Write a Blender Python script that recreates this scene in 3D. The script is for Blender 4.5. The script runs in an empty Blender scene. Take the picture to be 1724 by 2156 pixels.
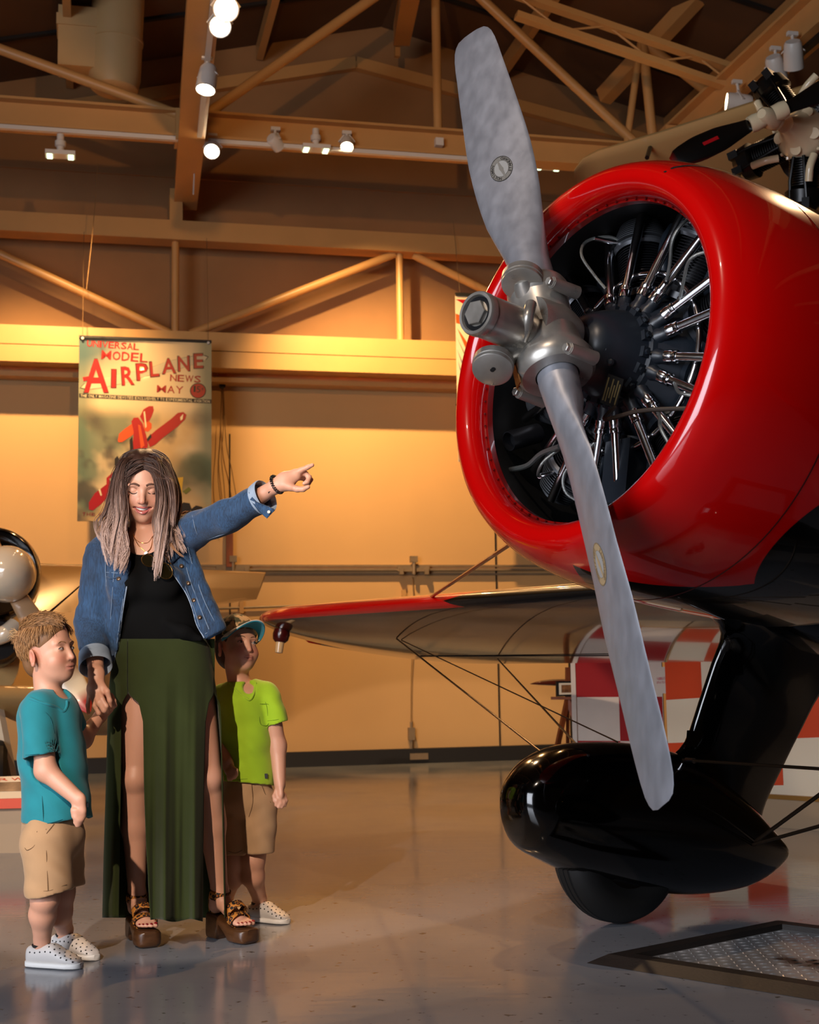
import bpy, bmesh, math, random
import numpy as np
from mathutils import Vector, Matrix
random.seed(7); RNG = np.random.default_rng(7)
SC = bpy.context.scene
COL = SC.collection

# ------------------------------------------------------------------ camera
F_PX, CX, CY, HOR, ROLL, CAMZ = 2900.0, 862.0, 1078.0, 322.0, 0.0157, 0.947
_p = math.atan(HOR / F_PX)
_f = np.array([0, math.cos(_p), math.sin(_p)])
_r0 = np.array([1.0, 0, 0]); _u0 = np.array([0, -math.sin(_p), math.cos(_p)])
_r = math.cos(ROLL) * _r0 - math.sin(ROLL) * _u0
_u = math.sin(ROLL) * _r0 + math.cos(ROLL) * _u0
CAM = np.array([0, 0, CAMZ])
cam_data = bpy.data.cameras.new('camera'); cam = bpy.data.objects.new('camera', cam_data); COL.objects.link(cam)
cam_data.sensor_fit = 'VERTICAL'; cam_data.sensor_height = 36.0; cam_data.sensor_width = 36.0 * 1724 / 2156
cam_data.lens = F_PX / 2156 * 36.0; cam_data.clip_end = 200
cam_data.dof.use_dof = True; cam_data.dof.focus_distance = 4.75; cam_data.dof.aperture_fstop = 5.6
m = Matrix.Identity(4)
for i in range(3):
    m[i][0] = _r[i]; m[i][1] = _u[i]; m[i][2] = -_f[i]; m[i][3] = CAM[i]
cam.matrix_world = m
SC.camera = cam

# ------------------------------------------------------------------ world, exposure, large lights
W = bpy.data.worlds.new('world'); SC.world = W; W.use_nodes = True
W.node_tree.nodes['Background'].inputs[0].default_value = (0.55, 0.30, 0.14, 1)
W.node_tree.nodes['Background'].inputs[1].default_value = 0.02
SC.view_settings.view_transform = 'Standard'; SC.view_settings.look = 'None'
SC.view_settings.gamma = 1.0; SC.view_settings.use_curve_mapping = False
SC.view_settings.exposure = 0.0

def ray(x, y):
    return _f + _r * (x - CX) / F_PX - _u * (y - CY) / F_PX
def PY(x, y, Y):
    d = ray(x, y); return CAM + d * (Y / d[1])
def G(x, y, z=0.0):
    d = ray(x, y); return CAM + d * ((z - CAMZ) / d[2])
def hit(x, y, P0, n):
    d = ray(x, y); n = np.asarray(n, float)
    return CAM + d * (((np.asarray(P0) - CAM) @ n) / (d @ n))
def lin(h):
    h = h.lstrip('#'); c = [int(h[i:i + 2], 16) / 255 for i in (0, 2, 4)]
    return tuple(x / 12.92 if x <= 0.04045 else ((x + 0.055) / 1.055) ** 2.4 for x in c)
def unit(v):
    v = np.asarray(v, float); return v / np.linalg.norm(v)

def area_light(name, loc, aim, size, power, color, sy=None, spread=180):
    L = bpy.data.lights.new(name, 'AREA'); L.energy = power; L.color = color; L.size = size
    if sy: L.shape = 'RECTANGLE'; L.size_y = sy
    L.spread = math.radians(spread)
    o = bpy.data.objects.new(name, L); COL.objects.link(o); o.location = loc
    o.rotation_euler = (Vector(aim) - Vector(loc)).to_track_quat('-Z', 'Y').to_euler()
    return o
def spot_light(name, loc, aim, power, color, angle=50, blend=0.4, radius=0.04):
    L = bpy.data.lights.new(name, 'SPOT'); L.energy = power; L.color = color
    L.spot_size = math.radians(angle); L.spot_blend = blend; L.shadow_soft_size = radius
    o = bpy.data.objects.new(name, L); COL.objects.link(o); o.location = loc
    o.rotation_euler = (Vector(aim) - Vector(loc)).to_track_quat('-Z', 'Y').to_euler()
    return o
WARM = (1.0, 0.50, 0.17); WARM3 = (1.0, 0.64, 0.28); WARM2 = (1.0, 0.62, 0.32); KEYC = (1.0, 0.78, 0.60); COOL = (0.84, 0.89, 1.0)
# daylight from the open hangar door behind the photographer
area_light('door_daylight', (-5.2, -2.2, 2.5), (0.1, 4.2, 0.9), 4.6, 330, COOL, 4.0, 120)
# key spot and gallery spots on the roof tracks, plus an added upper-wall fill
spot_light('key_spot', (-1.7, 0.0, 3.1), (-0.93, 4.95, 1.12), 980, KEYC, 24.6, 0.06, 0.04)
spot_light('track_spot_a', (3.4, 8.4, 5.2), (0.4, 4.6, 0.2), 420, WARM2, 60, 0.5, 0.05)
spot_light('track_spot_b', (-1.2, 1.4, 5.2), (0.7, 4.3, 2.1), 240, KEYC, 34, 0.4, 0.05)
spot_light('track_spot_c', (0.9, 9.0, 5.0), (-0.75, 5.0, 0.9), 600, WARM, 26, 0.3, 0.05)
spot_light('track_spot_d', (-3.6, 4.8, 4.9), (-2.7, 8.5, 1.2), 420, WARM2, 44, 0.6, 0.05)
spot_light('track_spot_e', (4.6, 5.6, 5.0), (2.7, 7.4, 0.5), 420, WARM2, 28, 0.5, 0.05)
spot_light('upper_wall_fill', (-0.6, 5.6, 5.1), (-0.6, 13.4, 5.1), 240, (1.0, 0.52, 0.16), 84, 0.9, 0.05)  # added warm fill without a fixture, lights trusses and upper wall evenly

# ------------------------------------------------------------------ materials
MATS = {}
def mat(name, col, rough=0.5, metal=0.0, coat=0.0, noise=0.0, nscale=8.0, bump=0.0, bscale=60.0, spec=0.5,
        emit=None, estr=0.0, sheen=0.0, sss=0.0, alpha=1.0, trans=0.0, stretch=None, rnoise=0.0, col2=None, attr=None):
    if name in MATS: return MATS[name]
    if isinstance(col, str): col = lin(col)
    M = bpy.data.materials.new(name); M.use_nodes = True; MATS[name] = M
    nt = M.node_tree; b = nt.nodes['Principled BSDF']; L = nt.links
    b.inputs['Base Color'].default_value = (*col, 1); b.inputs['Roughness'].default_value = rough
    b.inputs['Metallic'].default_value = metal; b.inputs['Coat Weight'].default_value = coat
    b.inputs['Coat Roughness'].default_value = 0.03; b.inputs['Specular IOR Level'].default_value = spec
    b.inputs['Sheen Weight'].default_value = sheen
    if sss:
        b.inputs['Subsurface Weight'].default_value = sss; b.inputs['Subsurface Radius'].default_value = (0.02, 0.007, 0.004)
        b.inputs['Subsurface Scale'].default_value = 0.5
    if trans: b.inputs['Transmission Weight'].default_value = trans
    if alpha < 1: b.inputs['Alpha'].default_value = alpha
    if emit is not None:
        b.inputs['Emission Color'].default_value = (*(lin(emit) if isinstance(emit, str) else emit), 1)
        b.inputs['Emission Strength'].default_value = estr
    tc = nt.nodes.new('ShaderNodeTexCoord'); vec = tc.outputs['Object']
    if stretch:
        mp = nt.nodes.new('ShaderNodeMapping'); mp.inputs['Scale'].default_value = stretch
        L.new(vec, mp.inputs['Vector']); vec = mp.outputs['Vector']
    src = None
    if attr:
        a = nt.nodes.new('ShaderNodeAttribute'); a.attribute_name = attr; src = a.outputs['Color']
        L.new(src, b.inputs['Base Color'])
    if noise or rnoise:
        n = nt.nodes.new('ShaderNodeTexNoise'); n.inputs['Scale'].default_value = nscale; n.inputs['Detail'].default_value = 6
        L.new(vec, n.inputs['Vector'])
        if noise:
            mx = nt.nodes.new('ShaderNodeMix'); mx.data_type = 'RGBA'
            if col2 is not None:
                c2 = lin(col2) if isinstance(col2, str) else col2
                mx.inputs['A'].default_value = (*col, 1); mx.inputs['B'].default_value = (*c2, 1)
                rp = nt.nodes.new('ShaderNodeMapRange'); rp.inputs['From Min'].default_value = 0.5 - noise / 2
                rp.inputs['From Max'].default_value = 0.5 + noise / 2
                L.new(n.outputs['Fac'], rp.inputs['Value']); L.new(rp.outputs['Result'], mx.inputs['Factor'])
            else:
                rp = nt.nodes.new('ShaderNodeMapRange'); rp.inputs['From Min'].default_value = 0.3; rp.inputs['From Max'].default_value = 0.7
                rp.inputs['To Min'].default_value = 1 - noise; rp.inputs['To Max'].default_value = 1 + noise
                L.new(n.outputs['Fac'], rp.inputs['Value'])
                mx.blend_type = 'MULTIPLY'; mx.inputs['Factor'].default_value = 1
                if src: L.new(src, mx.inputs['A'])
                else: mx.inputs['A'].default_value = (*col, 1)
                L.new(rp.outputs['Result'], mx.inputs['B'])
            L.new(mx.outputs['Result'], b.inputs['Base Color'])
        if rnoise:
            rr = nt.nodes.new('ShaderNodeMapRange'); rr.inputs['From Min'].default_value = 0.3; rr.inputs['From Max'].default_value = 0.7
            rr.inputs['To Min'].default_value = max(0, rough - rnoise); rr.inputs['To Max'].default_value = rough + rnoise
            L.new(n.outputs['Fac'], rr.inputs['Value']); L.new(rr.outputs['Result'], b.inputs['Roughness'])
    if bump:
        n2 = nt.nodes.new('ShaderNodeTexNoise'); n2.inputs['Scale'].default_value = bscale; n2.inputs['Detail'].default_value = 4
        L.new(vec, n2.inputs['Vector'])
        bp = nt.nodes.new('ShaderNodeBump'); bp.inputs['Strength'].default_value = bump; bp.inputs['Distance'].default_value = 0.01
        L.new(n2.outputs['Fac'], bp.inputs['Height']); L.new(bp.outputs['Normal'], b.inputs['Normal'])
    return M

# ------------------------------------------------------------------ mesh helpers
BASE = {}
def tag(o, label=None, cat=None, group=None, kind=None):
    if label: o['label'] = label
    if cat: o['category'] = cat
    if group: o['group'] = group
    if kind: o['kind'] = kind
    return o
def thing(name, loc, label, cat, group=None):
    o = bpy.data.objects.new(name, None); COL.objects.link(o); o.location = [float(x) for x in loc]
    o.empty_display_size = 0.05; BASE[o] = np.array(loc, float)
    return tag(o, label, cat, group)
def ob(name, V, F, material, parent=None, smooth=True, label=None, base=None, sharp=None):
    """One mesh object; V are world coordinates."""
    V = np.asarray(V, float).reshape(-1, 3)
    if parent is not None: b = BASE[parent]
    elif base is not None: b = np.asarray(base, float)
    else: b = np.array([V[:, 0].mean(), V[:, 1].mean(), V[:, 2].min()])
    me = bpy.data.meshes.new(name); me.from_pydata((V - b).tolist(), [], [list(map(int, f)) for f in F]); me.update()
    if smooth:
        me.polygons.foreach_set('use_smooth', [True] * len(me.polygons))
        me.set_sharp_from_angle(angle=math.radians(sharp or 38))
    if material is not None: me.materials.append(material)
    o = bpy.data.objects.new(name, me); COL.objects.link(o); BASE[o] = b
    if parent is not None: o.parent = parent
    else: o.location = b
    if label: o['label'] = label
    return o
def fixn(o):
    bm = bmesh.new(); bm.from_mesh(o.data); bmesh.ops.recalc_face_normals(bm, faces=bm.faces); bm.to_mesh(o.data); bm.free(); return o

class MB:
    def __init__(s): s.V = []; s.F = []; s.n = 0
    def add(s, V, F):
        V = np.asarray(V, float).reshape(-1, 3)
        s.V.append(V); s.F += [[i + s.n for i in f] for f in F]; s.n += len(V); return s
    def build(s, name, material, parent=None, **k):
        return ob(name, np.concatenate(s.V), s.F, material, parent, **k)

def frame_z(d, hint=(0, 0, 1)):
    z = unit(d); h = np.asarray(hint, float)
    if abs(z @ unit(h)) > 0.98: h = np.array([1.0, 0, 0]) if abs(z[0]) < 0.9 else np.array([0, 1.0, 0])
    x = unit(np.cross(h, z)); y = np.cross(z, x); return x, y, z
def loft(rings, closed=True, cap0=True, cap1=True):
    rings = [np.asarray(r, float) for r in rings]; n = len(rings[0]); F = []
    for i in range(len(rings) - 1):
        for j in range(n if closed else n - 1):
            k = (j + 1) % n
            F.append([i * n + j, i * n + k, (i + 1) * n + k, (i + 1) * n + j])
    if cap0: F.append(list(range(n))[::-1])
    if cap1: F.append([(len(rings) - 1) * n + j for j in range(n)])
    return np.concatenate(rings), F
def tube(P, R, seg=10, cap=True, hint=(0, 0, 1), ell=1.0):
    P = np.asarray(P, float); n = len(P)
    R = np.full(n, R, float) if np.isscalar(R) else np.asarray(R, float)
    T = np.gradient(P, axis=0); T /= np.linalg.norm(T, axis=1)[:, None] + 1e-12
    x, y, z = frame_z(T[0], hint); rings = []; a = np.linspace(0, 2 * np.pi, seg, endpoint=False)
    for i in range(n):
        x = x - T[i] * (x @ T[i]); x = unit(x); y = np.cross(T[i], x)
        rings.append(P[i] + R[i] * (np.cos(a)[:, None] * x + ell * np.sin(a)[:, None] * y))
    return loft(rings, True, cap, cap)
def cyl(p0, p1, r, seg=14, r1=None):
    return tube([p0, p1], [r, r if r1 is None else r1], seg)
def revolve(c, axis, prof, seg=48, hint=(0, 0, 1), cap0=False, cap1=False):
    """prof: list of (t along axis, radius)."""
    x, y, z = frame_z(axis, hint); a = np.linspace(0, 2 * np.pi, seg, endpoint=False)
    ring = np.cos(a)[:, None] * x + np.sin(a)[:, None] * y
    return loft([np.asarray(c) + z * t + ring * r for t, r in prof], True, cap0, cap1)
def obox(c, X, Y, Z):
    """oriented box: centre and half-extent vectors"""
    c, X, Y, Z = [np.asarray(v, float) for v in (c, X, Y, Z)]
    V = [c + sx * X + sy * Y + sz * Z for sx in (-1, 1) for sy in (-1, 1) for sz in (-1, 1)]
    F = [[0, 1, 3, 2], [4, 6, 7, 5], [0, 4, 5, 1], [2, 3, 7, 6], [0, 2, 6, 4], [1, 5, 7, 3]]
    if np.dot(np.cross(X, Y), Z) < 0: F = [f[::-1] for f in F]
    return V, F
def beam(p0, p1, w, h, up=(0, 0, 1)):
    p0, p1 = np.asarray(p0, float), np.asarray(p1, float); x, y, z = frame_z(p1 - p0, up)
    return obox((p0 + p1) / 2, x * w / 2, y * h / 2, (p1 - p0) / 2)
def ibeam(p0, p1, w, h, t=0.02, up=(0, 0, 1)):
    mb = MB(); p0, p1 = np.asarray(p0, float), np.asarray(p1, float); x, y, z = frame_z(p1 - p0, up)
    for o, ww, hh in ((y * (h / 2 - t / 2), w, t), (-y * (h / 2 - t / 2), w, t), (y * 0, t, h - 2 * t)):
        mb.add(*obox((p0 + p1) / 2 + o, x * ww / 2, y * hh / 2, (p1 - p0) / 2))
    return mb
def smooth_pts(P, n=6):
    """Catmull-Rom resample"""
    P = np.asarray(P, float); Q = np.concatenate([[2 * P[0] - P[1]], P, [2 * P[-1] - P[-2]]]); out = []
    for i in range(1, len(Q) - 2):
        for t in np.linspace(0, 1, n, endpoint=False):
            a, b, c, d = Q[i - 1:i + 3]
            out.append(0.5 * (2 * b + (c - a) * t + (2 * a - 5 * b + 4 * c - d) * t * t + (3 * b - a - 3 * c + d) * t ** 3))
    out.append(P[-1]); return np.array(out)
def text_geo(s, size=1.0, bold=0.0, align='CENTER'):
    c = bpy.data.curves.new('t', 'FONT'); c.body = s; c.size = size; c.align_x = align; c.align_y = 'CENTER'
    c.offset = bold; c.resolution_u = 2
    o = bpy.data.objects.new('t', c); COL.objects.link(o)
    dg = bpy.context.evaluated_depsgraph_get(); me = bpy.data.meshes.new_from_object(o.evaluated_get(dg))
    V = np.array([v.co[:] for v in me.vertices]).reshape(-1, 3); F = [list(p.vertices) for p in me.polygons]
    bpy.data.objects.remove(o); bpy.data.meshes.remove(me); bpy.data.curves.remove(c)
    return V, F
def copy_tree(o, parent=None, delta=None):
    c = o.copy(); COL.objects.link(c); c.parent = parent; BASE[c] = BASE[o]
    for ch in list(o.children): copy_tree(ch, c)
    return c

# ------------------------------------------------------------------ the hangar: local frame along the back door wall
O = G(560, 1616); _e = G(1060, 1600) - O
U = unit([_e[0], _e[1], 0]); N = np.array([U[1], -U[0], 0.0])   # N points into the hall
Zv = np.array([0, 0, 1.0])
def H(u, d, z): return O + U * u + N * d + Zv * z
def HP(px, py, d): return hit(px, py, O + N * d, N)
def uz(px, py, d=0.0):
    q = HP(px, py, d) - O; return q @ U, q[2]

m_wall = mat('wall_cream_paint', '#cfa066', 0.55, noise=0.06, nscale=0.7, bump=0.03, bscale=14)
m_gable = mat('gable_board', '#9c7248', 0.8, noise=0.16, nscale=0.9, bump=0.04, bscale=9)
m_roof = mat('roof_deck', '#5e4026', 0.85, noise=0.2, nscale=1.1, bump=0.05, bscale=8)
m_steel = mat('cream_painted_steel', '#c49258', 0.4, noise=0.05, nscale=2.5)
m_rail = mat('door_rail_steel', '#8a7358', 0.5, metal=0.25, noise=0.12, nscale=12)
m_seal = mat('black_rubber_seal', '#15100c', 0.6)
m_dark = mat('dark_gap', '#1a120c', 0.8)
m_white = mat('white_lamp_housing', '#d8cfc4', 0.4)
m_lens = mat('lit_lamp_lens', '#ffffff', 0.3, emit=(1.0, 0.80, 0.50), estr=40)
m_led = mat('small_led_glow', '#e8f0d8', 0.3, emit=(0.75, 1.0, 0.62), estr=2.5)
m_black = mat('matt_black', '#0b0a0a', 0.55)

# floor: grey sealed concrete, glossy
def floor_material():
    M = mat('sealed_concrete', '#82848a', 0.13, noise=0.10, nscale=1.3, rnoise=0.06)
    nt = M.node_tree; L = nt.links; b = nt.nodes['Principled BSDF']; tc = nt.nodes.new('ShaderNodeTexCoord')
    base = b.inputs['Base Color'].links[0].from_socket
    n = nt.nodes.new('ShaderNodeTexNoise'); n.inputs['Scale'].default_value = 26; n.inputs['Detail'].default_value = 8
    L.new(tc.outputs['Object'], n.inputs['Vector'])
    mr = nt.nodes.new('ShaderNodeMapRange'); mr.inputs['From Min'].default_value = 0.64; mr.inputs['From Max'].default_value = 0.72
    L.new(n.outputs['Fac'], mr.inputs['Value'])
    mx = nt.nodes.new('ShaderNodeMix'); mx.data_type = 'RGBA'; mx.inputs['B'].default_value = (0.05, 0.045, 0.04, 1)
    L.new(mr.outputs['Result'], mx.inputs['Factor']); L.new(base, mx.inputs['A']); L.new(mx.outputs['Result'], b.inputs['Base Color'])
    v = nt.nodes.new('ShaderNodeTexNoise'); v.inputs['Scale'].default_value = 3.0; v.inputs['Detail'].default_value = 10
    mp = nt.nodes.new('ShaderNodeMapping'); mp.inputs['Scale'].default_value = (1, 6, 1); L.new(tc.outputs['Object'], mp.inputs['Vector'])
    L.new(mp.outputs['Vector'], v.inputs['Vector'])
    bp = nt.nodes.new('ShaderNodeBump'); bp.inputs['Strength'].default_value = 0.10; bp.inputs['Distance'].default_value = 0.004
    L.new(v.outputs['Fac'], bp.inputs['Height']); L.new(bp.outputs['Normal'], b.inputs['Normal'])
    return M
fl = ob('floor', [(-14, -9, 0), (16, -9, 0), (16, 22, 0), (-14, 22, 0)], [[0, 1, 2, 3]], floor_material(), smooth=False, base=(0, 0, 0))
tag(fl, kind='structure')

# back wall: door panels below, gable board above
ridge_u, ridge_z = uz(804, 53)
la_u, la_z = uz(0, 170); ra_u, ra_z = uz(1447, 260)
sl = (ridge_z - la_z) / (ridge_u - la_u); sr = (ridge_z - ra_z) / (ra_u - ridge_u)
UL, UR = -9.0, 13.0
door_top = uz(600, 800)[1]
zL, zR = ridge_z - sl * (ridge_u - UL), ridge_z - sr * (UR - ridge_u)
tag(ob('wall_back', *obox(H((UL + UR) / 2, -0.06, 2.1), U * (UR - UL) / 2, N * 0.06, Zv * 2.1), m_wall, smooth=False, base=O), kind='structure')
gv = [H(UL, -0.1, 4.2), H(UR, -0.1, 4.2), H(UR, -0.1, zR), H(ridge_u, -0.1, ridge_z), H(UL, -0.1, zL)]
tag(ob('wall_gable', gv + [v + N * 0.06 for v in gv], [[0, 1, 2, 3, 4][::-1], [5, 6, 7, 8, 9], [0, 1, 6, 5], [1, 2, 7, 6], [2, 3, 8, 7], [3, 4, 9, 8], [4, 0, 5, 9]], m_gable, smooth=False, base=O), kind='structure')
# ceiling: two roof slopes running from the wall towards the camera
for side, (ue, ze) in enumerate(((UL, zL), (UR, zR))):
    d0, d1 = -0.1, 22.0
    q = [H(ridge_u, d0, ridge_z), H(ue, d0, ze), H(ue, d1, ze), H(ridge_u, d1, ridge_z)]
    up = Zv * 0.12
    ce = ob('ceiling', q + [v + up for v in q], [[0, 1, 2, 3], [7, 6, 5, 4], [0, 4, 5, 1], [1, 5, 6, 2], [2, 6, 7, 3], [3, 7, 4, 0]], m_roof, smooth=False, base=O)
    tag(fixn(ce), kind='structure')
    sgn = -1 if side == 0 else 1
    slope = unit(q[1] - q[0])
    for k in range(9):            # roof panel battens parallel to the wall, dark joints beside them
        dd = 0.9 + k * 1.55
        e = ob('panel_joint', *beam(H(ridge_u, dd, ridge_z - 0.015), H(ue, dd, ze - 0.015), 0.05, 0.03), m_dark, ce, smooth=False)
    for k in range(5):            # purlins along the length of the hall
        t = 1.3 + 1.9 * k
        a = H(ridge_u, 0, ridge_z - 0.1) + slope * t
        ob('purlin', *beam(a, a + N * 14, 0.07, 0.16), m_steel, ce, smooth=False)
# rafter band on the gable
ru_, rz_ = uz(748, 135)
for side, (px_, py_) in enumerate(((0, 249), (1255, 269))):
    e_u, e_z = uz(px_, py_); kx = 1.35; e2_ = (ru_ + (e_u - ru_) * kx, rz_ + (e_z - rz_) * kx)
    tag(ob('trim_%d' % (side + 1), *beam(H(ru_, 0.01, rz_), H(e2_[0], 0.01, e2_[1]), 0.09, 0.12), m_steel, smooth=False, base=O), kind='structure')
# black seal along the foot of the door, painted kick rail
tag(ob('baseboard_back', *beam(H(UL, 0.05, 0.07), H(UR, 0.05, 0.07), 0.1, 0.14), m_seal, smooth=False, base=O), kind='structure')
# gable board joints
for k in range(2):
    zz = 5.75 + k * 0.55
    tag(ob('trim_%d' % (3 + k), *beam(H(UL + 3, -0.03, zz), H(UR - 4, -0.03, zz), 0.03, 0.012), m_gable, smooth=False, base=O), kind='structure')

# door truss: two chords, pipe posts and diagonals
dt = thing('door_truss', H(0, 0.3, 3.6), 'long cream steel truss above the hangar door with pipe diagonals', 'truss')
cz_t = uz(500, 478, 0.35)[1]; cz_b0 = uz(500, 700, 0.45)[1]; cz_b1 = uz(500, 776, 0.45)[1]
def hor(z, d, u0=-5.2, u1=7.2): return H(u0, d, z), H(u1, d, z)
tb = MB(); zt0, zt1 = uz(500, 472, 0.4)[1], uz(500, 512, 0.4)[1]
tb.add(*beam(*hor((zt0 + zt1) / 2, 0.3), 0.24, zt0 - zt1)); tb.build('top_chord', m_steel, dt, smooth=False)
zmid = uz(500, 741, 0.45)[1]
ob('bottom_chord', *beam(*hor((cz_b0 + zmid) / 2, 0.33), 0.24, cz_b0 - zmid - 0.012), m_steel, dt, smooth=False)
ob('bottom_chord', *beam(*hor((cz_b1 + zmid) / 2, 0.33), 0.24, zmid - cz_b1 - 0.004), m_steel, dt, smooth=False)
ob('header_angle', *beam(*hor(cz_b1 - 0.06, 0.12), 0.2, 0.05), m_steel, dt, smooth=False)
dd = 0.32
pu1, pu2 = uz(369, 600, dd)[0], uz(842, 630, dd)[0]; step = pu2 - pu1
for k in range(-1, 3):
    uu = pu1 + step * k
    ob('post', *cyl(H(uu, dd, cz_b0 - 0.01), H(uu, dd, zt1 + 0.01), 0.036), m_steel, dt)
    lo = (k % 2 == 0)
    a, b = (cz_b0, zt1) if lo else (zt1, cz_b0)
    ob('diagonal', *cyl(H(uu + 0.14, dd, a), H(uu + step - 0.05, dd, b), 0.040), m_steel, dt)

# post standing on the door truss and carrying the long beam
d1 = 0.32
z_b = uz(370, 400, d1)[1]
up_ = ob('beam_post', *beam(H(pu1, d1, zt0), H(pu1, d1, z_b - 0.02), 0.2, 0.12, up=U), m_steel, smooth=False)
tag(up_, 'short square steel post standing on the door truss', 'post')
DT = 1.85
def long_beam(px, py, label, d0, dend, drift=0.0):
    q = HP(px, py, DT) - O; uu, zz = q @ U, q[2]
    t = thing('roof_beam', H(uu, d0, zz - 0.15), label, 'beam')
    ue_, us_ = uu + drift * (dend - DT), uu + drift * (d0 - DT)
    ibeam(H(us_, d0, zz), H(ue_, dend, zz), 0.2, 0.3, 0.025).build('web_and_flanges', m_steel, t, smooth=False)
    ob('underside_plate', *beam(H(us_, d0, zz - 0.16), H(ue_, dend, zz - 0.16), 0.22, 0.02), m_steel, t, smooth=False)
    ob('splice_plate', *beam(H(uu, DT - 0.12, zz - 0.02), H(uu, DT + 0.12, zz - 0.02), 0.27, 0.27), m_steel, t, smooth=False)
    return uu, zz
bu1, bz1 = long_beam(402, 268, 'long cream steel roof beam with spot lamps, running out from the wall post', 0.2, 9, -0.035)
bu2, bz2 = long_beam(1420, 300, 'long cream steel roof beam at the right with white track lamps', 0.5, 9)
# cross truss: the transverse beam with pipe web, carrying the track lights
ct = thing('roof_truss', H(bu1, DT, bz1 - 0.15), 'cream transverse roof truss carrying the row of track lights', 'truss')
hb = 0.24
ibeam(H(-4.6, DT, bz1), H(bu1 - 0.12, DT, bz1), 0.2, hb, 0.022).build('bottom_chord', m_steel, ct, smooth=False)
ibeam(H(bu1 + 0.12, DT, bz1), H(6.4, DT, bz1), 0.2, hb, 0.022).build('bottom_chord', m_steel, ct, smooth=False)
tu, tz = uz(915, -95, DT)
nodes_b = [(bu1, bz1 + hb / 2)]; b2 = uz(1350, 300, DT)[0]
def pipe(a, b, r=0.045): ob('web_pipe', *cyl(a, b, r), m_steel, ct)
pipe(H(bu1 + 0.1, DT, bz1 + 0.1), H(tu, DT, tz)); pipe(H(b2, DT, bz1 + 0.1), H(tu, DT, tz)); pipe(H(tu, DT, bz1 + 0.1), H(tu, DT, tz), 0.04)
tl = uz(0, 105, DT); sl_ = (tl[1] - bz1 - 0.1) / (bu1 - 0.12 - tl[0])
pipe(H(bu1 - 0.1, DT, bz1 + 0.1), H(bu1 - 2.6, DT, bz1 + 0.1 + sl_ * 2.5))
t1 = uz(1383, 90, DT); t2 = uz(1395, 285, DT)
pipe(H(b2 + 0.12, DT, bz1 + 0.1), H(b2 + 0.05, DT, t1[1]), 0.045); pipe(H(b2 - 0.15, DT, bz1 + 0.1), H(b2 + 0.03, DT, t1[1]), 0.032)
t3 = uz(1570, 150, DT); t4 = uz(1570, -40, DT)
pipe(H(b2 + 0.05, DT, t1[1]), H(t3[0] + 0.1, DT, bz1 + 0.35), 0.045)
pipe(H(t3[0] + 0.12, DT, bz1 + 0.3), H(t3[0] + 0.05, DT, t4[1]), 0.045); pipe(H(t3[0] + 0.15, DT, bz1 + 0.3), H(t3[0] + 0.75, DT, t4[1]), 0.04)
# lattice joists crossing under the right roof slope
def joist(p, q, dep, label):
    p, q = np.array(p), np.array(q); t = thing('roof_joist', (p + q) / 2, label, 'joist')
    ob('top_angle', *beam(p, q, 0.09, 0.05), m_steel, t, smooth=False)
    ob('bottom_angle', *beam(p - Zv * dep, q - Zv * dep, 0.09, 0.05), m_steel, t, smooth=False)
    n = int(np.linalg.norm(q - p) / 0.35)
    for i in range(n):
        a = p + (q - p) * i / n; b = p + (q - p) * (i + 1) / n
        if i % 2: a, b = a - Zv * dep, b
        else: b = b - Zv * dep
        ob('lattice_bar', *cyl(a, b, 0.010, 6), m_steel, t)
joist(HP(1085, -12, 2.9), HP(1560, 150, 2.9), 0.18, 'slim lattice roof joist right of the propeller')
rb = thing('roof_beam', HP(1290, 210, 1.0), 'inclined cream rafter brace behind the propeller at right', 'beam')
ob('brace', *beam(HP(1270, 205, 1.0), HP(1470, -10, 2.2), 0.13, 0.15), m_steel, rb, smooth=False)
rb = thing('roof_beam', HP(850, 40, 1.2), 'short stub of ridge beam hanging at the roof peak', 'beam')
ob('stub', *beam(HP(845, 75, 0.6), HP(865, -30, 2.2), 0.16, 0.2), m_steel, rb, smooth=False)
ob('hanger', *beam(HP(836, 120, 0.5), HP(836, 70, 0.5), 0.05, 0.05, up=U), m_steel, rb, smooth=False)
# white ventilation duct with box elbow
m_duct = mat('painted_duct', '#d8b078', 0.5, noise=0.05, nscale=2)
dd = 1.35
dk = thing('air_duct', HP(245, 190, dd), 'large round cream ventilation duct hanging from the roof', 'duct')
a, b = HP(240, 195, dd), HP(252, -70, dd)
ob('pipe', *revolve(a, b - a, [(0, 0.0), (0.0, 0.16), (0.03, 0.205), (0.12, 0.225), (np.linalg.norm(b - a), 0.23)], 32, cap1=True), m_duct, dk)
e0 = HP(165, 90, dd)
ob('box_elbow', *obox(e0, U * 0.17, N * 0.14, Zv * 0.27), m_duct, dk, smooth=False)
ob('elbow_flange', *obox(e0 + Zv * 0.14, U * 0.185, N * 0.155, Zv * 0.05), m_duct, dk, smooth=False)
ob('seam_band', *revolve(a + unit(b - a) * 0.45, b - a, [(0, 0.228), (0, 0.236), (0.03, 0.236), (0.03, 0.228)], 32), m_duct, dk)

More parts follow.
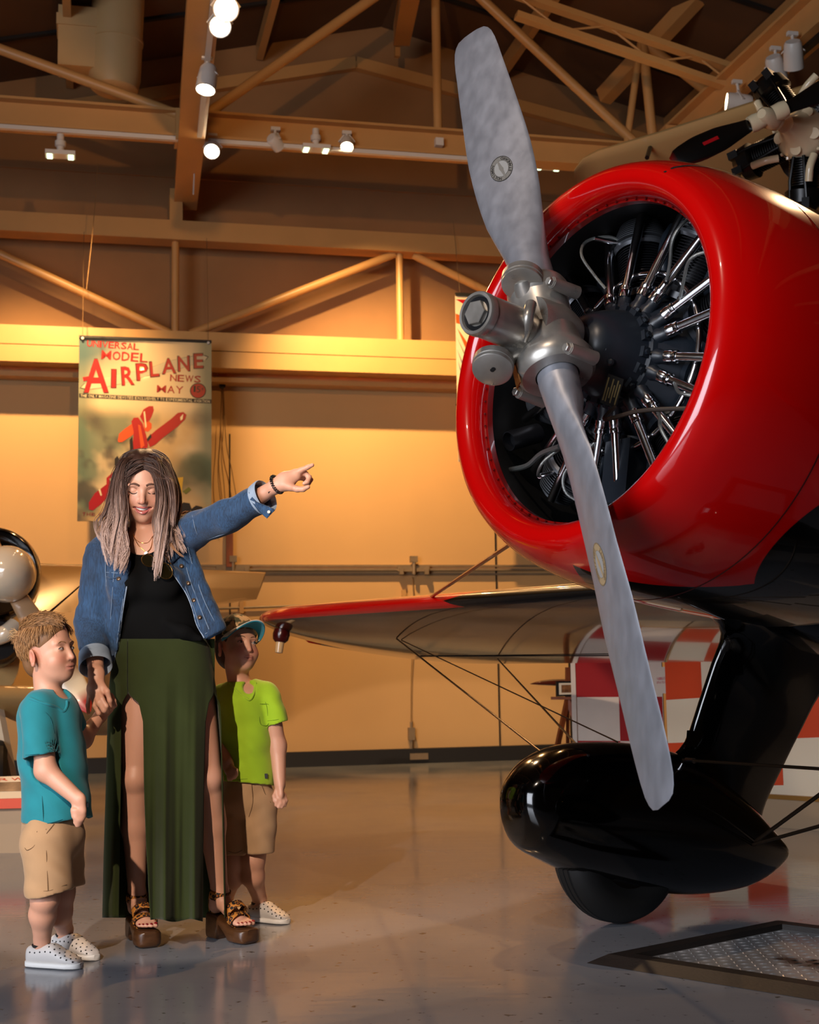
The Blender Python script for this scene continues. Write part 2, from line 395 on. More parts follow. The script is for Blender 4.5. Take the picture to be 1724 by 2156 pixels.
# lighting track and lamp heads on the cross truss
zt = bz1 - hb / 2
trk = ob('light_track', *beam(H(bu1 - 3.4, DT + 0.07, zt - 0.02), H(bu1 + 2.55, DT + 0.07, zt - 0.02), 0.045, 0.035), m_white, smooth=False)
tag(trk, 'thin white lighting track under the transverse truss', 'track')
def lamp_head(px, py, d, aim, label, r=0.06, L=0.13, lit=True, power=0, color=WARM, angle=70, stem=0.12, blend=0.7):
    c = G(px, py, d[0]) if isinstance(d, tuple) else HP(px, py, d); ax = unit(np.asarray(aim) - c)
    t = thing('track_lamp', c, label, 'lamp', 'track lamps')
    top = c + Zv * stem
    ob('stem', *cyl(c - ax * 0.02 + Zv * 0.02, top, 0.012, 8), m_white, t)
    ob('adapter', *beam(top - U * 0.04, top + U * 0.04, 0.035, 0.03), m_white, t, smooth=False)
    s = unit(np.cross(ax, Zv))
    for k in (-1, 1): ob('yoke_arm', *beam(c + s * k * (r + 0.008) - ax * 0.03, c + s * k * 0.02 + Zv * (r + 0.02), 0.02, 0.008), m_white, t, smooth=False)
    ob('housing', *revolve(c, ax, [(-L * .55, 0.0), (-L * .55, r * 0.7), (-L * .45, r * 0.86), (-L * .1, r * 0.95), (L * .4, r), (L * .45, r), (L * .45, r * .9), (L * .3, r * .86), (L * .3, 0)], 24), m_white, t)
    ob('lens', *revolve(c, ax, [(L * .32, 0.0001), (L * .32, r * .85), (L * .36, r * .8), (L * .37, 0.0001)], 24), m_lens if lit else m_dark, t)
    if power: spot_light('lamp_beam', c + ax * (L * .9), aim, power, color, angle, blend, 0.03)
    return t
def flat_lamp(px, py, d, label, aim=None, power=0):
    c = HP(px, py, d); t = thing('panel_lamp', c, label, 'lamp', 'flat panel lamps on the truss')
    ob('stem', *revolve(c + Zv * 0.02, Zv, [(0, 0.03), (0.04, 0.03), (0.05, 0.045), (0.09, 0.045), (0.1, 0.03), (0.15, 0.03)], 16, cap0=True, cap1=True), m_white, t)
    ob('panel', *obox(c, U * 0.12, N * 0.06, Zv * 0.018), m_white, t, smooth=False)
    for k in (-1, 1): ob('led', *obox(c - Zv * 0.022 + U * 0.085 * k, U * 0.022, N * 0.05, Zv * 0.004), m_led, t, smooth=False)
    if power: spot_light('panel_lamp_beam', c - Zv * 0.06, aim, power, WARM3, 84, 1.0, 0.04)
lamp_head(447, 314, DT + 0.08, PY(120, 1500, 6.0), 'lit white spot lamp under the truss, aimed to the left', power=250, angle=70, r=0.07)
lamp_head(730, 303, DT + 0.08, PY(760, 1700, 7.5), 'lit white spot lamp on the truss nearest the propeller blade', power=250, angle=70, stem=0.1)
lamp_head(580, 300, DT + 0.08, HP(760, 500, 1.0), 'unlit white spot lamp on the truss between lit lamps', lit=False)
flat_lamp(127, 325, DT + 0.08, 'flat panel lamp at the left end of the truss track', HP(40, 1080, 0), 800)
flat_lamp(665, 312, DT + 0.08, 'flat panel lamp between two spots on the truss', HP(900, 1070, 0), 1150)
flat_lamp(1155, 350, DT - 0.1, 'flat panel lamp right behind the propeller blade', HP(1300, 1100, 0), 200)
jb = ob('junction_box', *obox(HP(924, 300, DT + 0.05), U * 0.035, N * 0.03, Zv * 0.035), m_white, smooth=False); tag(jb, 'small square junction box under the truss', 'junction box')
# lamps under the long beam at left
zl = bz1 - 0.34
lamp_head(436, 168, (zl,), G(436, 168, zl) + np.array([-0.1, -0.25, -1.0]), 'white can lamp hanging from the long beam, pointing down', stem=0.17, r=0.075, L=0.2)
lamp_head(463, 52, (zl,), PY(560, 1000, 4.0), 'bright round spot lamp second from the top of the long beam', stem=0.17, r=0.075, power=300, color=WARM2, angle=60)
lamp_head(475, 16, (zl,), PY(700, 1100, 3.0), 'bright round spot lamp at the top edge of the picture', stem=0.17, r=0.085)
trk = ob('light_track', *beam(H(bu1 + 0.05, DT + 0.3, bz1 - 0.19), H(bu1 - 0.07, 5.5, bz1 - 0.19), 0.04, 0.03), m_white, smooth=False); tag(trk, 'lighting track along the long left roof beam', 'track')
# lamps under the right long beam
zr_ = bz2 - 0.34
for px, py, ax_, L in ((1670, 118, (0.2, 0.7, -0.8), 'large white can lamp at the top right beam'), (1634, 148, (0.4, 0.7, -0.8), 'white can lamp beside the larger one on the right beam'), (1553, 216, (-0.9, 0.05, 0.1), 'lit can lamp on the right beam just above the hanging wing')):
    lamp_head(px, py, (zr_,), G(px, py, zr_) + np.array(ax_), L, stem=0.17, r=0.075, L=0.2, lit=px < 1600)
trk = ob('light_track', *beam(H(bu2, 1.2, bz2 - 0.19), H(bu2, 7, bz2 - 0.19), 0.05, 0.04), m_black, smooth=False); tag(trk, 'black lighting track along the right roof beam', 'track')
# slack wires
m_wire = mat('thin_wire', '#7a5a38', 0.5)
for i, (a, b, l) in enumerate((((407, 292), (407, 410), 'short bright cable end hanging below the beam crossing'), ((206, 345), (182, 610), 'thin wire dropping from the truss left of the post'))):
    P = [HP(a[0], a[1], 1.2), HP((a[0] + b[0]) / 2 + 2, (a[1] + b[1]) / 2, 1.2), HP(b[0], b[1], 1.2)]
    w = ob('hanging_wire', *tube(smooth_pts(P), 0.006 if i == 0 else 0.003, 6), m_white if i == 0 else m_wire); tag(w, l, 'wire')

# door hardware on the back wall
def rail(y_px0, y_px1, name, label, dep=0.03, x=750):
    z0, z1 = uz(x, y_px0, dep)[1], uz(x, y_px1, dep)[1]
    o = ob(name, *beam(H(UL + 1, dep / 2, (z0 + z1) / 2), H(UR - 3, dep / 2, (z0 + z1) / 2), dep, abs(z0 - z1)), m_rail, smooth=False); return tag(o, label, 'rail')
rail(1189, 1193, 'door_rail', 'upper edge strip of the hangar door joint', 0.02)
rail(1197, 1201, 'door_rail', 'lock rod running along the hangar door joint', 0.06)
rail(1207, 1211, 'door_rail', 'lower edge strip of the hangar door joint', 0.02)
def latch(px, py, label, w=0.16):
    c = HP(px, py, 0.05); t = thing('door_latch', c, label, 'latch')
    ob('plate', *obox(c, U * w, N * 0.02, Zv * 0.03), m_rail, t, smooth=False)
    ob('bolt', *cyl(c - Zv * 0.06 + N * 0.03, c + Zv * 0.12 + N * 0.03, 0.018, 10), m_rail, t)
    ob('guide', *obox(c + Zv * 0.09 + N * 0.02, U * 0.035, N * 0.03, Zv * 0.03), m_rail, t, smooth=False)
    for k in (-1, 1): ob('rod_clip', *obox(c + U * k * w * 0.8 + N * 0.025 - Zv * 0.03, U * 0.02, N * 0.02, Zv * 0.03), m_rail, t, smooth=False)
latch(870, 1197, 'steel slide latch on the door rail above the red wing'); latch(490, 1197, 'steel slide latch on the door rail beside the woman')
for (x0, y0, x1, y1, l) in ((862, 1520, 872, 1608, 'foot bolt at the base of the hangar door'),):
    t = thing('foot_bolt', HP(866, 1608, 0.05), l, 'bolt')
    ob('rod', *cyl(HP(866, 1520, 0.05), HP(866, 1606, 0.05), 0.015, 8), m_rail, t)
    ob('foot', *obox(HP(880, 1592, 0.06), U * 0.09, N * 0.05, Zv * 0.03), m_rail, t, smooth=False)
    ob('bracket', *obox(HP(866, 1545, 0.04), U * 0.03, N * 0.03, Zv * 0.06), m_rail, t, smooth=False)
P = smooth_pts([HP(868, 1215, 0.03), HP(872, 1300, 0.03), HP(866, 1420, 0.03), HP(865, 1525, 0.03)])
tag(ob('door_cable', *tube(P, 0.004, 6), m_wire), 'thin cable hanging from the latch above the wing', 'cable')
for k, (pts) in enumerate((((468, 815), (470, 900), (466, 960), (473, 1040), (480, 1185)), ((470, 815), (476, 930), (488, 990), (500, 1060)), ((467, 815), (463, 920), (459, 1000), (470, 1100)))):
    P = smooth_pts([HP(x, y, 0.06 + 0.02 * k) for x, y in pts])
    tag(ob('door_cable', *tube(P, 0.004, 6), m_wire), ['main door cable hanging right of the poster', 'loose door cable swinging right of the poster', 'loose door cable nearest the poster edge'][k], 'cable')
pb = thing('pulley_bracket', HP(468, 800, 0.08), 'small cable pulley bracket under the truss beside the poster', 'bracket')
ob('plate', *obox(HP(468, 795, 0.06), U * 0.045, N * 0.03, Zv * 0.05), m_steel, pb, smooth=False); ob('wheel', *revolve(HP(468, 812, 0.09) - N * 0.015, N, [(0, 0.0001), (0, 0.03), (0.03, 0.03), (0.03, 0.0001)], 16), m_seal, pb)
wp = ob('wooden_prop', *obox(HP(483, 1150, 0.06), U * 0.032, N * 0.03, Zv * 0.2), mat('rusty_wood', '#7a3a14', 0.6, noise=0.5, nscale=14, stretch=(1, 1, 0.2)), smooth=False); tag(wp, 'rusty brown board standing above the door latch', 'board')
for px, label in ((487, 'small white door hinge below the latch beside the woman'), (508, 'small hinge plate above the boy in the cap'), (850, 'small hinge plate above the red wing')):
    tag(ob('wall_fitting', *obox(HP(px, 1225 if px == 487 else (1278 if px < 600 else 1255), 0.03), U * 0.02, N * 0.02, Zv * 0.06), m_steel, smooth=False), label, 'fitting')
P0, P1 = HP(440, 1282, 0.03), HP(1010, 1262, 0.03)
tag(ob('door_rod', *cyl(P0, P1, 0.012, 8), m_rail), 'thin lock rod on the door just above the red wing', 'rod')
# vertical joints of the door leaves
for px in (484, 1046):
    u_ = uz(px, 1300)[0]
    tag(ob('trim_%d' % (5 if px < 600 else 6), *beam(H(u_, 0.006, 0.1), H(u_, 0.006, 3.2), 0.012, 0.012, up=U), m_dark, smooth=False, base=O), kind='structure')

# =================================================================== the red racing aeroplane
C0 = np.array([0.5619, 4.1741, 1.8746]); _yaw, _pit = math.radians(215.35), math.radians(9.79)
AX = np.array([math.cos(_pit) * math.cos(_yaw), math.cos(_pit) * math.sin(_yaw), math.sin(_pit)])
RT = unit(np.cross(AX, Zv)); VV = np.cross(RT, AX)
def Q(t, s, w): return C0 + AX * t + RT * s + VV * w
def qc(P): q = np.asarray(P) - C0; return np.array([q @ AX, q @ RT, q @ VV])
def on_t(px, py, t): return hit(px, py, C0 + AX * t, AX)
def on_s(px, py, s): return hit(px, py, C0 + RT * s, RT)
def on_v(px, py, w): return hit(px, py, C0 + VV * w, VV)
def on_cyl(px, py, R):
    d = ray(px, py); o = CAM - C0; d1, o1 = d - AX * (d @ AX), o - AX * (o @ AX)
    A_, B_, C_ = d1 @ d1, 2 * d1 @ o1, o1 @ o1 - R * R; D_ = B_ * B_ - 4 * A_ * C_
    k = (-B_ - math.sqrt(max(D_, 0))) / (2 * A_); q = qc(CAM + d * k); return q[0], math.atan2(q[2], q[1])
plane = thing('airplane', (0.95, 5.0, 0.0), 'glossy red and black racing airplane with a big radial engine and metal propeller', 'airplane')

m_redblack = None
def paint_material(name, red='#c00404', black='#030303'):
    M = mat(name, red, 0.25, coat=1.0, spec=0.15)
    nt = M.node_tree; L = nt.links; b = nt.nodes['Principled BSDF']
    a = nt.nodes.new('ShaderNodeAttribute'); a.attribute_name = 'sd'
    mr = nt.nodes.new('ShaderNodeMapRange'); mr.inputs['From Min'].default_value = -0.0015; mr.inputs['From Max'].default_value = 0.0015
    L.new(a.outputs['Fac'], mr.inputs['Value'])
    mx = nt.nodes.new('ShaderNodeMix'); mx.data_type = 'RGBA'; mx.inputs['A'].default_value = (*lin(black), 1); mx.inputs['B'].default_value = (*lin(red), 1)
    L.new(mr.outputs['Result'], mx.inputs['Factor']); L.new(mx.outputs['Result'], b.inputs['Base Color'])
    return M
def set_attr(o, name, vals):
    at = o.data.attributes.new(name, 'FLOAT', 'POINT'); at.data.foreach_set('value', np.asarray(vals, np.float32))
def set_col(o, cols, name='Col'):
    c = np.ones((len(cols), 4), np.float32); c[:, :3] = cols
    at = o.data.color_attributes.new(name, 'FLOAT_COLOR', 'POINT'); at.data.foreach_set('color', c.ravel())
m_paint = paint_material('red_black_lacquer')
m_blk = mat('black_lacquer', '#010101', 0.12, coat=0.5, spec=0.3)
m_cavity = mat('engine_bay_black', '#040404', 0.7)
m_case = mat('dark_blue_grey_engine_enamel', '#1b2128', 0.36, noise=0.1, nscale=14, bump=0.02, bscale=90)
m_alu = mat('brushed_aluminium', '#a3a4ab', 0.44, metal=0.6, noise=0.09, nscale=26, stretch=(1, 1, 0.45), rnoise=0.06, bump=0.015, bscale=140)
m_hub = mat('cast_hub_steel', '#aaa59d', 0.34, metal=0.7, noise=0.2, nscale=10, rnoise=0.1)
m_chrome = mat('polished_tube', '#c9c9cc', 0.16, metal=1.0, noise=0.08, nscale=20)
m_fin = mat('cylinder_iron', '#1c1c1f', 0.4, metal=0.5)
m_finl = mat('cylinder_alloy', '#5a5c60', 0.42, metal=0.7)
m_lead = mat('braided_lead', '#8a8c88', 0.35, metal=0.8, bump=0.3, bscale=400)
m_bronze = mat('bronze_tint', '#7a4c22', 0.35, metal=0.8)

# --- cowling and fuselage skin
prof_o = [(-0.02, 0.522), (0.0, 0.520), (0.02, 0.522), (0.045, 0.533), (0.062, 0.552), (0.066, 0.572), (0.06, 0.592), (0.042, 0.612), (0.012, 0.630), (-0.03, 0.648),
          (-0.09, 0.664), (-0.17, 0.677), (-0.27, 0.686), (-0.40, 0.690), (-0.55, 0.688), (-0.74, 0.680)]
def dense(prof, n):
    P = smooth_pts([(a, b, 0) for a, b in prof], 4)[:, :2]; return [tuple(p) for p in P]
SEG = 160
tA, thA = on_cyl(1640, 1135, 0.69); tB, thB = on_cyl(1720, 1010, 0.69); tC, thC = on_cyl(1700, 1255, 0.68)
def paint_sd(t, th, R):
    # a black scallop on the flank and a black belly
    arc = (((th - thA + np.pi) % (2 * np.pi)) - np.pi) * R
    e1 = np.hypot((t - (tA - 0.52)) / 0.52, arc / 0.34) - 1
    low = (-np.pi / 2 - th + np.pi) % (2 * np.pi) - np.pi
    be = (np.abs(low) - (0.30 + np.clip((-0.35 - t) * 0.9, -0.6, 0.62))) * R
    return np.minimum(e1 * 0.3, be)
def skin(name, prof, parent, seg=SEG, cap1=False):
    V, Fc = revolve(C0, AX, prof, seg, hint=VV, cap1=cap1)
    o = ob(name, V, Fc, m_paint, parent, sharp=60); fixn(o)
    q = (np.asarray(V) - C0); t = q @ AX; s = q @ RT; w = q @ VV
    set_attr(o, 'sd', paint_sd(t, np.arctan2(w, s), np.hypot(s, w))); return o
cowl = skin('cowling', dense(prof_o, 4), plane)
fus = skin('fuselage', dense([(-0.745, 0.672), (-1.1, 0.655), (-1.6, 0.60), (-2.3, 0.50), (-3.2, 0.36), (-4.2, 0.2), (-5.0, 0.09)], 4), plane, cap1=True)
ob('cowling_liner', *revolve(C0, AX, [(-0.02, 0.523), (-0.06, 0.530), (-0.16, 0.56), (-0.32, 0.60), (-0.45, 0.60), (-0.45, 0.001)], 96, hint=VV), m_cavity, plane)
ob('inner_lip_flange', *revolve(C0, AX, [(-0.012, 0.5205), (-0.012, 0.512), (-0.035, 0.512), (-0.035, 0.5235)], 96, hint=VV), mat('flange_red', '#7c0604', 0.3, coat=0.6), plane)
rv = MB()
for k in range(72):
    th = 2 * np.pi * k / 72; p = Q(-0.006, 0.5165 * math.cos(th), 0.5165 * math.sin(th)); rv.add(*revolve(p, AX, [(0, 0.004), (0.003, 0.003), (0.004, 0.0001)], 6))
rv.build('rivet_row', mat('rivet_red', '#550000', 0.3), plane)['kind'] = 'stuff'
def surf(t, th, off=0.0025):
    P = dense(prof_o, 4); k0 = [i for i, p in enumerate(P) if p[0] == max(q[0] for q in P)][0]
    ts = np.array([p[0] for p in P[k0:]])[::-1]; rs = np.array([p[1] for p in P[k0:]])[::-1]
    R = np.interp(t, ts, rs) + off; return Q(t, R * math.cos(th), R * math.sin(th))
def seam(th, t0, t1, w=0.004, name='panel_seam', dth=0.0, m=None):
    a = np.linspace(t0, t1, 30); V = []; Fc = []
    for i, t in enumerate(a):
        h = th + dth * i / 29; dw = w / 0.66
        V += [surf(t, h - dw / 2), surf(t, h + dw / 2)]
        if i: Fc.append([2 * i - 2, 2 * i - 1, 2 * i + 1, 2 * i])
    return ob(name, V, Fc, m or m_cavity, cowl)
q = qc(on_t(1397, 402, 0.03)); th1 = math.atan2(q[2], q[1]); seam(th1, 0.060, -0.73, 0.011)
q = qc(on_t(985, 848, 0.04)); th2 = math.atan2(q[2], q[1]); seam(th2, 0.060, -0.6, 0.008)
mb = MB(); rs_ = []
for tt in (-0.34, ):
    V, Fc = revolve(C0, AX, [(tt, 0.6895), (tt - 0.003, 0.6905), (tt - 0.006, 0.6895)], 128, hint=VV); ob('hoop_seam', V, Fc, mat('seam_dark_red', '#4a0503', 0.4), cowl)
# clasp on the upper seam, small latch marks
# cockpit hump and fin far behind, simple
V, Fc = revolve(Q(-2.3, 0, 0.38), AX, [(-1.2, 0.02), (-0.8, 0.14), (-0.3, 0.22), (0.2, 0.24), (0.5, 0.2), (0.8, 0.05)], 32, hint=VV, cap0=True, cap1=True); o = ob('headrest_fairing', V, Fc, m_paint, plane); set_attr(o, 'sd', np.ones(len(V)))
fin = [Q(-4.0, 0, 0.12), Q(-4.4, 0, 0.75), Q(-4.75, 0, 0.95), Q(-5.1, 0, 0.85), Q(-5.25, 0, 0.4), Q(-5.05, 0, -0.1)]
V = [p + RT * 0.02 for p in fin] + [p - RT * 0.02 for p in fin]; n = len(fin)
o = ob('fin', V, [list(range(n)), list(range(n, 2 * n))[::-1]] + [[i, (i + 1) % n, n + (i + 1) % n, n + i] for i in range(n)], m_paint, plane, smooth=False); fixn(o); set_attr(o, 'sd', np.ones(len(V)))

# --- engine (axis a little above the cowl centre)
EC = C0 + VV * 0.042
def E_(t, r, th): return EC + AX * t + r * (RT * math.cos(th) + VV * math.sin(th))
ob('nose_case', *revolve(EC, AX, [(0.10, 0.001), (0.10, 0.055), (0.06, 0.06), (0.055, 0.072), (0.045, 0.088), (0.02, 0.106), (-0.02, 0.124), (-0.06, 0.138), (-0.085, 0.146), (-0.10, 0.152), (-0.105, 0.165), (-0.12, 0.17)], 64, hint=VV), m_case, plane)
crank = ob('crankcase', *revolve(EC, AX, [(-0.115, 0.165), (-0.14, 0.185), (-0.18, 0.215), (-0.22, 0.25), (-0.36, 0.262), (-0.40, 0.1)], 72, hint=VV), m_case, plane)
cy_th0 = math.radians(78)
for k in range(18):
    th = cy_th0 + math.radians(20 * k + 10)
    p = E_(-0.088, 0.150, th); ra = RT * math.cos(th) + VV * math.sin(th); tg = np.cross(AX, ra)
    mbolt = MB().add(*obox(p, AX * 0.012, tg * 0.016, ra * 0.008)).add(*revolve(p, ra, [(0.006, 0.009), (0.018, 0.009), (0.018, 0.0001)], 6)); mbolt.build('case_bolt', m_case, plane, smooth=False)
for k, (r_, th) in enumerate(((0.055, 200), (0.10, 215), (0.11, 75), (0.13, 10))):
    p = E_(0.03 - r_ * 0.35, 0.06 + r_ * 0.6, math.radians(th)); dn = unit(p - E_(-0.2, 0, 0)); ob('case_stud', *revolve(p, dn, [(-0.01, 0.012), (0.012, 0.011), (0.016, 0.006), (0.016, 0.0001)], 12), m_case, plane)
# cylinder prototypes, copied round the crankcase
cylP = [(0.24, 0.075), (0.262, 0.078)]
fins = MB()
prof = [(0.255, 0.062)]
for k in range(16):
    r_ = 0.275 + k * 0.0095; prof += [(r_, 0.064), (r_ + 0.0006, 0.082), (r_ + 0.0035, 0.082), (r_ + 0.0045, 0.064)]
prof += [(0.43, 0.066)]
profh = [(0.425, 0.088), (0.435, 0.094), (0.445, 0.094), (0.45, 0.078)]
for k in range(9):
    r_ = 0.452 + k * 0.010; rr = 0.099 - 0.004 * k; profh += [(r_, rr - 0.018), (r_ + 0.001, rr), (r_ + 0.004, rr), (r_ + 0.005, rr - 0.018)]
profh += [(0.548, 0.05), (0.55, 0.001)]
def rotE(V, ang):
    """rotate points about the engine axis"""
    V = np.asarray(V) - EC; t = V @ AX; s = V @ RT; w = V @ VV; c, n_ = math.cos(ang), math.sin(ang)
    return EC + np.outer(t, AX) + np.outer(s * c - w * n_, RT) + np.outer(s * n_ + w * c, VV)
cb = E_(-0.26, 0, 0)
Vb, Fb = revolve(cb, RT, prof, 28, hint=AX); Vh, Fh = revolve(cb, RT, profh, 28, hint=AX)
Vf, Ff = revolve(cb, RT, [(0.235, 0.088), (0.256, 0.088), (0.256, 0.062)], 28, hint=AX)
def lead_pts(th, side):
    return smooth_pts([E_(-0.14, 0.262, th + side * 0.16), E_(-0.10, 0.33, th + side * 0.20), E_(-0.06, 0.40, th + side * 0.2), E_(-0.08, 0.455, th + side * 0.16), E_(-0.14, 0.47, th + side * 0.07), E_(-0.19, 0.455, th + side * 0.03)], 5)
for k in range(9):
    th = cy_th0 + math.radians(40 * k)
    c_ = ob('cylinder', rotE(Vb, th), Fb, m_fin, plane, sharp=30)
    ob('cylinder_head', rotE(Vh, th), Fh, m_finl, c_, sharp=30); ob('cylinder_base', rotE(Vf, th), Ff, m_case, c_)
    for sd_ in (-1, 1):
        a_ = th + sd_ * math.radians(8.6)
        p0, p1 = E_(-0.125, 0.178, a_), E_(-0.19, 0.53, th + sd_ * math.radians(8.6))
        dn = unit(p1 - p0)
        ob('tappet_boss', *revolve(E_(-0.122, 0.128, a_), dn, [(0, 0.026), (0.045, 0.026), (0.055, 0.021), (0.075, 0.021)], 16, cap0=True, cap1=True), m_case, plane)
        pr = ob('pushrod_tube', *cyl(p0 + dn * 0.03, p1, 0.0155, 14), m_chrome, plane)
        ob('collar', *revolve(p0, dn, [(0.026, 0.0155), (0.026, 0.0205), (0.048, 0.0205), (0.05, 0.0195), (0.054, 0.0195), (0.056, 0.0205), (0.066, 0.0205), (0.068, 0.0155)], 18), m_chrome, pr)
    ld = ob('ignition_lead', *tube(lead_pts(th, 1 if k % 2 else -1), 0.0055, 8), m_lead, plane)
    pe = lead_pts(th, 1 if k % 2 else -1)
    ob('plug_elbow', *cyl(pe[-9], pe[-1] + (pe[-1] - pe[-2]) * 1.5, 0.009, 10), m_chrome, ld); ob('lead_nut', *revolve(pe[0], pe[1] - pe[0], [(0, 0.0001), (0, 0.010), (0.02, 0.010), (0.02, 0.006)], 6), m_chrome, ld)
    # short intake pipe between cylinders
    ip = smooth_pts([E_(-0.33, 0.27, th + 0.35), E_(-0.24, 0.33, th + 0.34), E_(-0.24, 0.42, th + 0.3), E_(-0.3, 0.5, th + 0.22)], 5)
    ob('intake_pipe', *tube(ip, 0.02, 12), m_case, plane)
# ignition ring, data plate, lower sump
ob('ignition_ring', *tube([E_(-0.17, 0.292, t) for t in np.linspace(0, 2 * np.pi, 73)], 0.011, 10, cap=False), m_chrome, plane)
pc_ = on_t(1290, 822, -0.02); dp_n = unit(unit(pc_ - E_(-0.12, 0, 0)) + AX * 0.6)
dx_ = unit(on_t(1320, 800, -0.02) - on_t(1295, 780, -0.02)); dy_ = unit(np.cross(dp_n, dx_)); dx_ = np.cross(dy_, dp_n)
dpl = ob('data_plate', *obox(pc_ + dp_n * 0.006, dx_ * 0.026, dy_ * 0.048, dp_n * 0.0015), mat('plate_black', '#17140f', 0.4, metal=0.5), plane, smooth=False)
mb = MB()
for k, (u0, u1) in enumerate(((-.9, .9), (-.9, .2), (-.6, .9), (-.9, .5), (-.4, .9), (-.9, .7))):
    c = pc_ + dp_n * 0.0082 + dx_ * (-0.02 + 0.008 * k) + dy_ * 0.044 * (u0 + u1) / 2; mb.add(*obox(c, dx_ * 0.0022, dy_ * 0.044 * (u1 - u0) / 2 * 0.95, dp_n * 0.0004))
mb.build('plate_lettering', mat('plate_brass', '#7a6a44', 0.4, metal=0.7), dpl, smooth=False)
ob('oil_sump', *obox(E_(-0.2, 0.36, math.radians(-90)), AX * 0.05, RT * 0.055, VV * 0.10), m_case, plane, smooth=False)
hose = smooth_pts([E_(-0.04, 0.22, math.radians(-115)), E_(0.0, 0.27, math.radians(-112)), E_(-0.02, 0.34, math.radians(-135)), E_(-0.1, 0.48, math.radians(-150))], 6)
ob('rubber_hose', *tube(hose, 0.007, 8), mat('hose_brown', '#2a1c10', 0.5), plane)
hose = smooth_pts([on_t(1178, 940, -0.06), on_t(1140, 955, -0.08), on_t(1110, 980, -0.1), on_t(1070, 990, -0.12)], 6)
ob('braided_hose', *tube(hose, 0.009, 8), m_lead, plane)
ob('exhaust_stub', *revolve(on_t(1085, 925, -0.12), on_t(1085, 925, -0.02) - on_t(1140, 910, -0.12), [(0, 0.001), (0.0, 0.028), (0.03, 0.03), (0.03, 0.034), (-0.1, 0.034)], 20), m_fin, plane)

# --- propeller
PT = 0.18; PC = C0 + AX * PT + VV * 0.04
pe2 = unit([0.4215, 0.9068]); EB = RT * pe2[0] + VV * pe2[1]; NB = RT * pe2[1] - VV * pe2[0]
rr = np.array([0.10, 0.20, 0.28, 0.35, 0.42, 0.50, 0.58, 0.65, 0.72, 0.80, 0.88, 0.95, 1.02, 1.10, 1.18, 1.25, 1.31, 1.36, 1.40, 1.425, 1.442, 1.45])
ww = np.array([0.125, 0.128, 0.132, 0.150, 0.173, 0.196, 0.212, 0.221, 0.226, 0.228, 0.225, 0.220, 0.213, 0.204, 0.195, 0.187, 0.181, 0.172, 0.158, 0.138, 0.110, 0.060])
bb = np.radians(np.array([38, 36, 34, 31, 29, 27.5, 27.5, 27.3, 27, 26.8, 25, 23.2, 22.6, 22, 21, 19.5, 19, 18.5, 18, 18, 18, 18]))
tk = np.array([0.125, 0.122, 0.110, 0.085, 0.062, 0.046, 0.037, 0.031, 0.027, 0.024, 0.022, 0.020, 0.018, 0.016, 0.014, 0.013, 0.012, 0.010, 0.008, 0.006, 0.004, 0.002])
def blade_rings(sign, rmax, off):
    R = []; na = 28; a = np.linspace(0, 2 * np.pi, na, endpoint=False)
    for r_, w_, b_, t_ in zip(rr, ww, bb, tk):
        r2 = r_ * (1 + (rmax / 1.45 - 1) * min(1, r_ / 1.0)); c = math.cos(b_) * (NB if sign > 0 else -NB) + math.sin(b_) * AX
        nn = np.cross(EB * sign, c); nn = nn if nn @ AX > 0 else -nn
        lens = np.clip((r_ - 0.28) / 0.25, 0, 1)
        x = np.cos(a) * w_ / 2; y = np.sin(a) * t_ / 2
        y = np.where(y < 0, y * (1 - 0.75 * lens), y * (1 + 0.35 * lens)) * (1 - 0.25 * lens * np.abs(np.cos(a)) ** 2)
        sh = off * np.clip((r_ - 0.2) / 0.3, 0, 1)
        R.append(PC + EB * sign * r2 + NB * sh + np.outer(x, c) + np.outer(y, nn))
    return R
blades = []
for sg, rm, of, lb in ((1, 1.395, 0.022, 'broad upper blade with a round maker decal'), (-1, 1.512, -0.010, 'lower blade seen nearly edge-on')):
    V, Fc = loft(blade_rings(sg, rm, of)); b = ob('propeller_blade', V, Fc, m_alu, plane, sharp=50, label=lb); blades.append(fixn(b))
# round maker's decals on the blade faces
def blade_pt(sg, rm, of, r_, cx_, lift):
    w_, b_, t_ = np.interp(r_, rr, ww), np.interp(r_, rr, bb), np.interp(r_, rr, tk)
    c = math.cos(b_) * (NB if sg > 0 else -NB) + math.sin(b_) * AX; nn = np.cross(EB * sg, c); nn = nn if nn @ AX > 0 else -nn
    lens = np.clip((r_ - 0.28) / 0.25, 0, 1); ca = np.clip(cx_ / (w_ / 2), -1, 1); y = math.sqrt(max(0, 1 - ca * ca)) * t_ / 2 * (1 + 0.35 * lens) * (1 - 0.25 * lens * ca * ca)
    r2 = r_ * (1 + (rm / 1.45 - 1) * min(1, r_)); return PC + EB * sg * r2 + NB * of + c * cx_ + nn * (y + lift)
m_d1 = mat('decal_grey', '#2e2c2a', 0.5); m_d2 = mat('decal_tan', '#75716a', 0.5); m_d3 = mat('decal_bronze', '#7d6a4e', 0.5)
m_red_mark = mat('decal_red', '#8a2a20', 0.5)
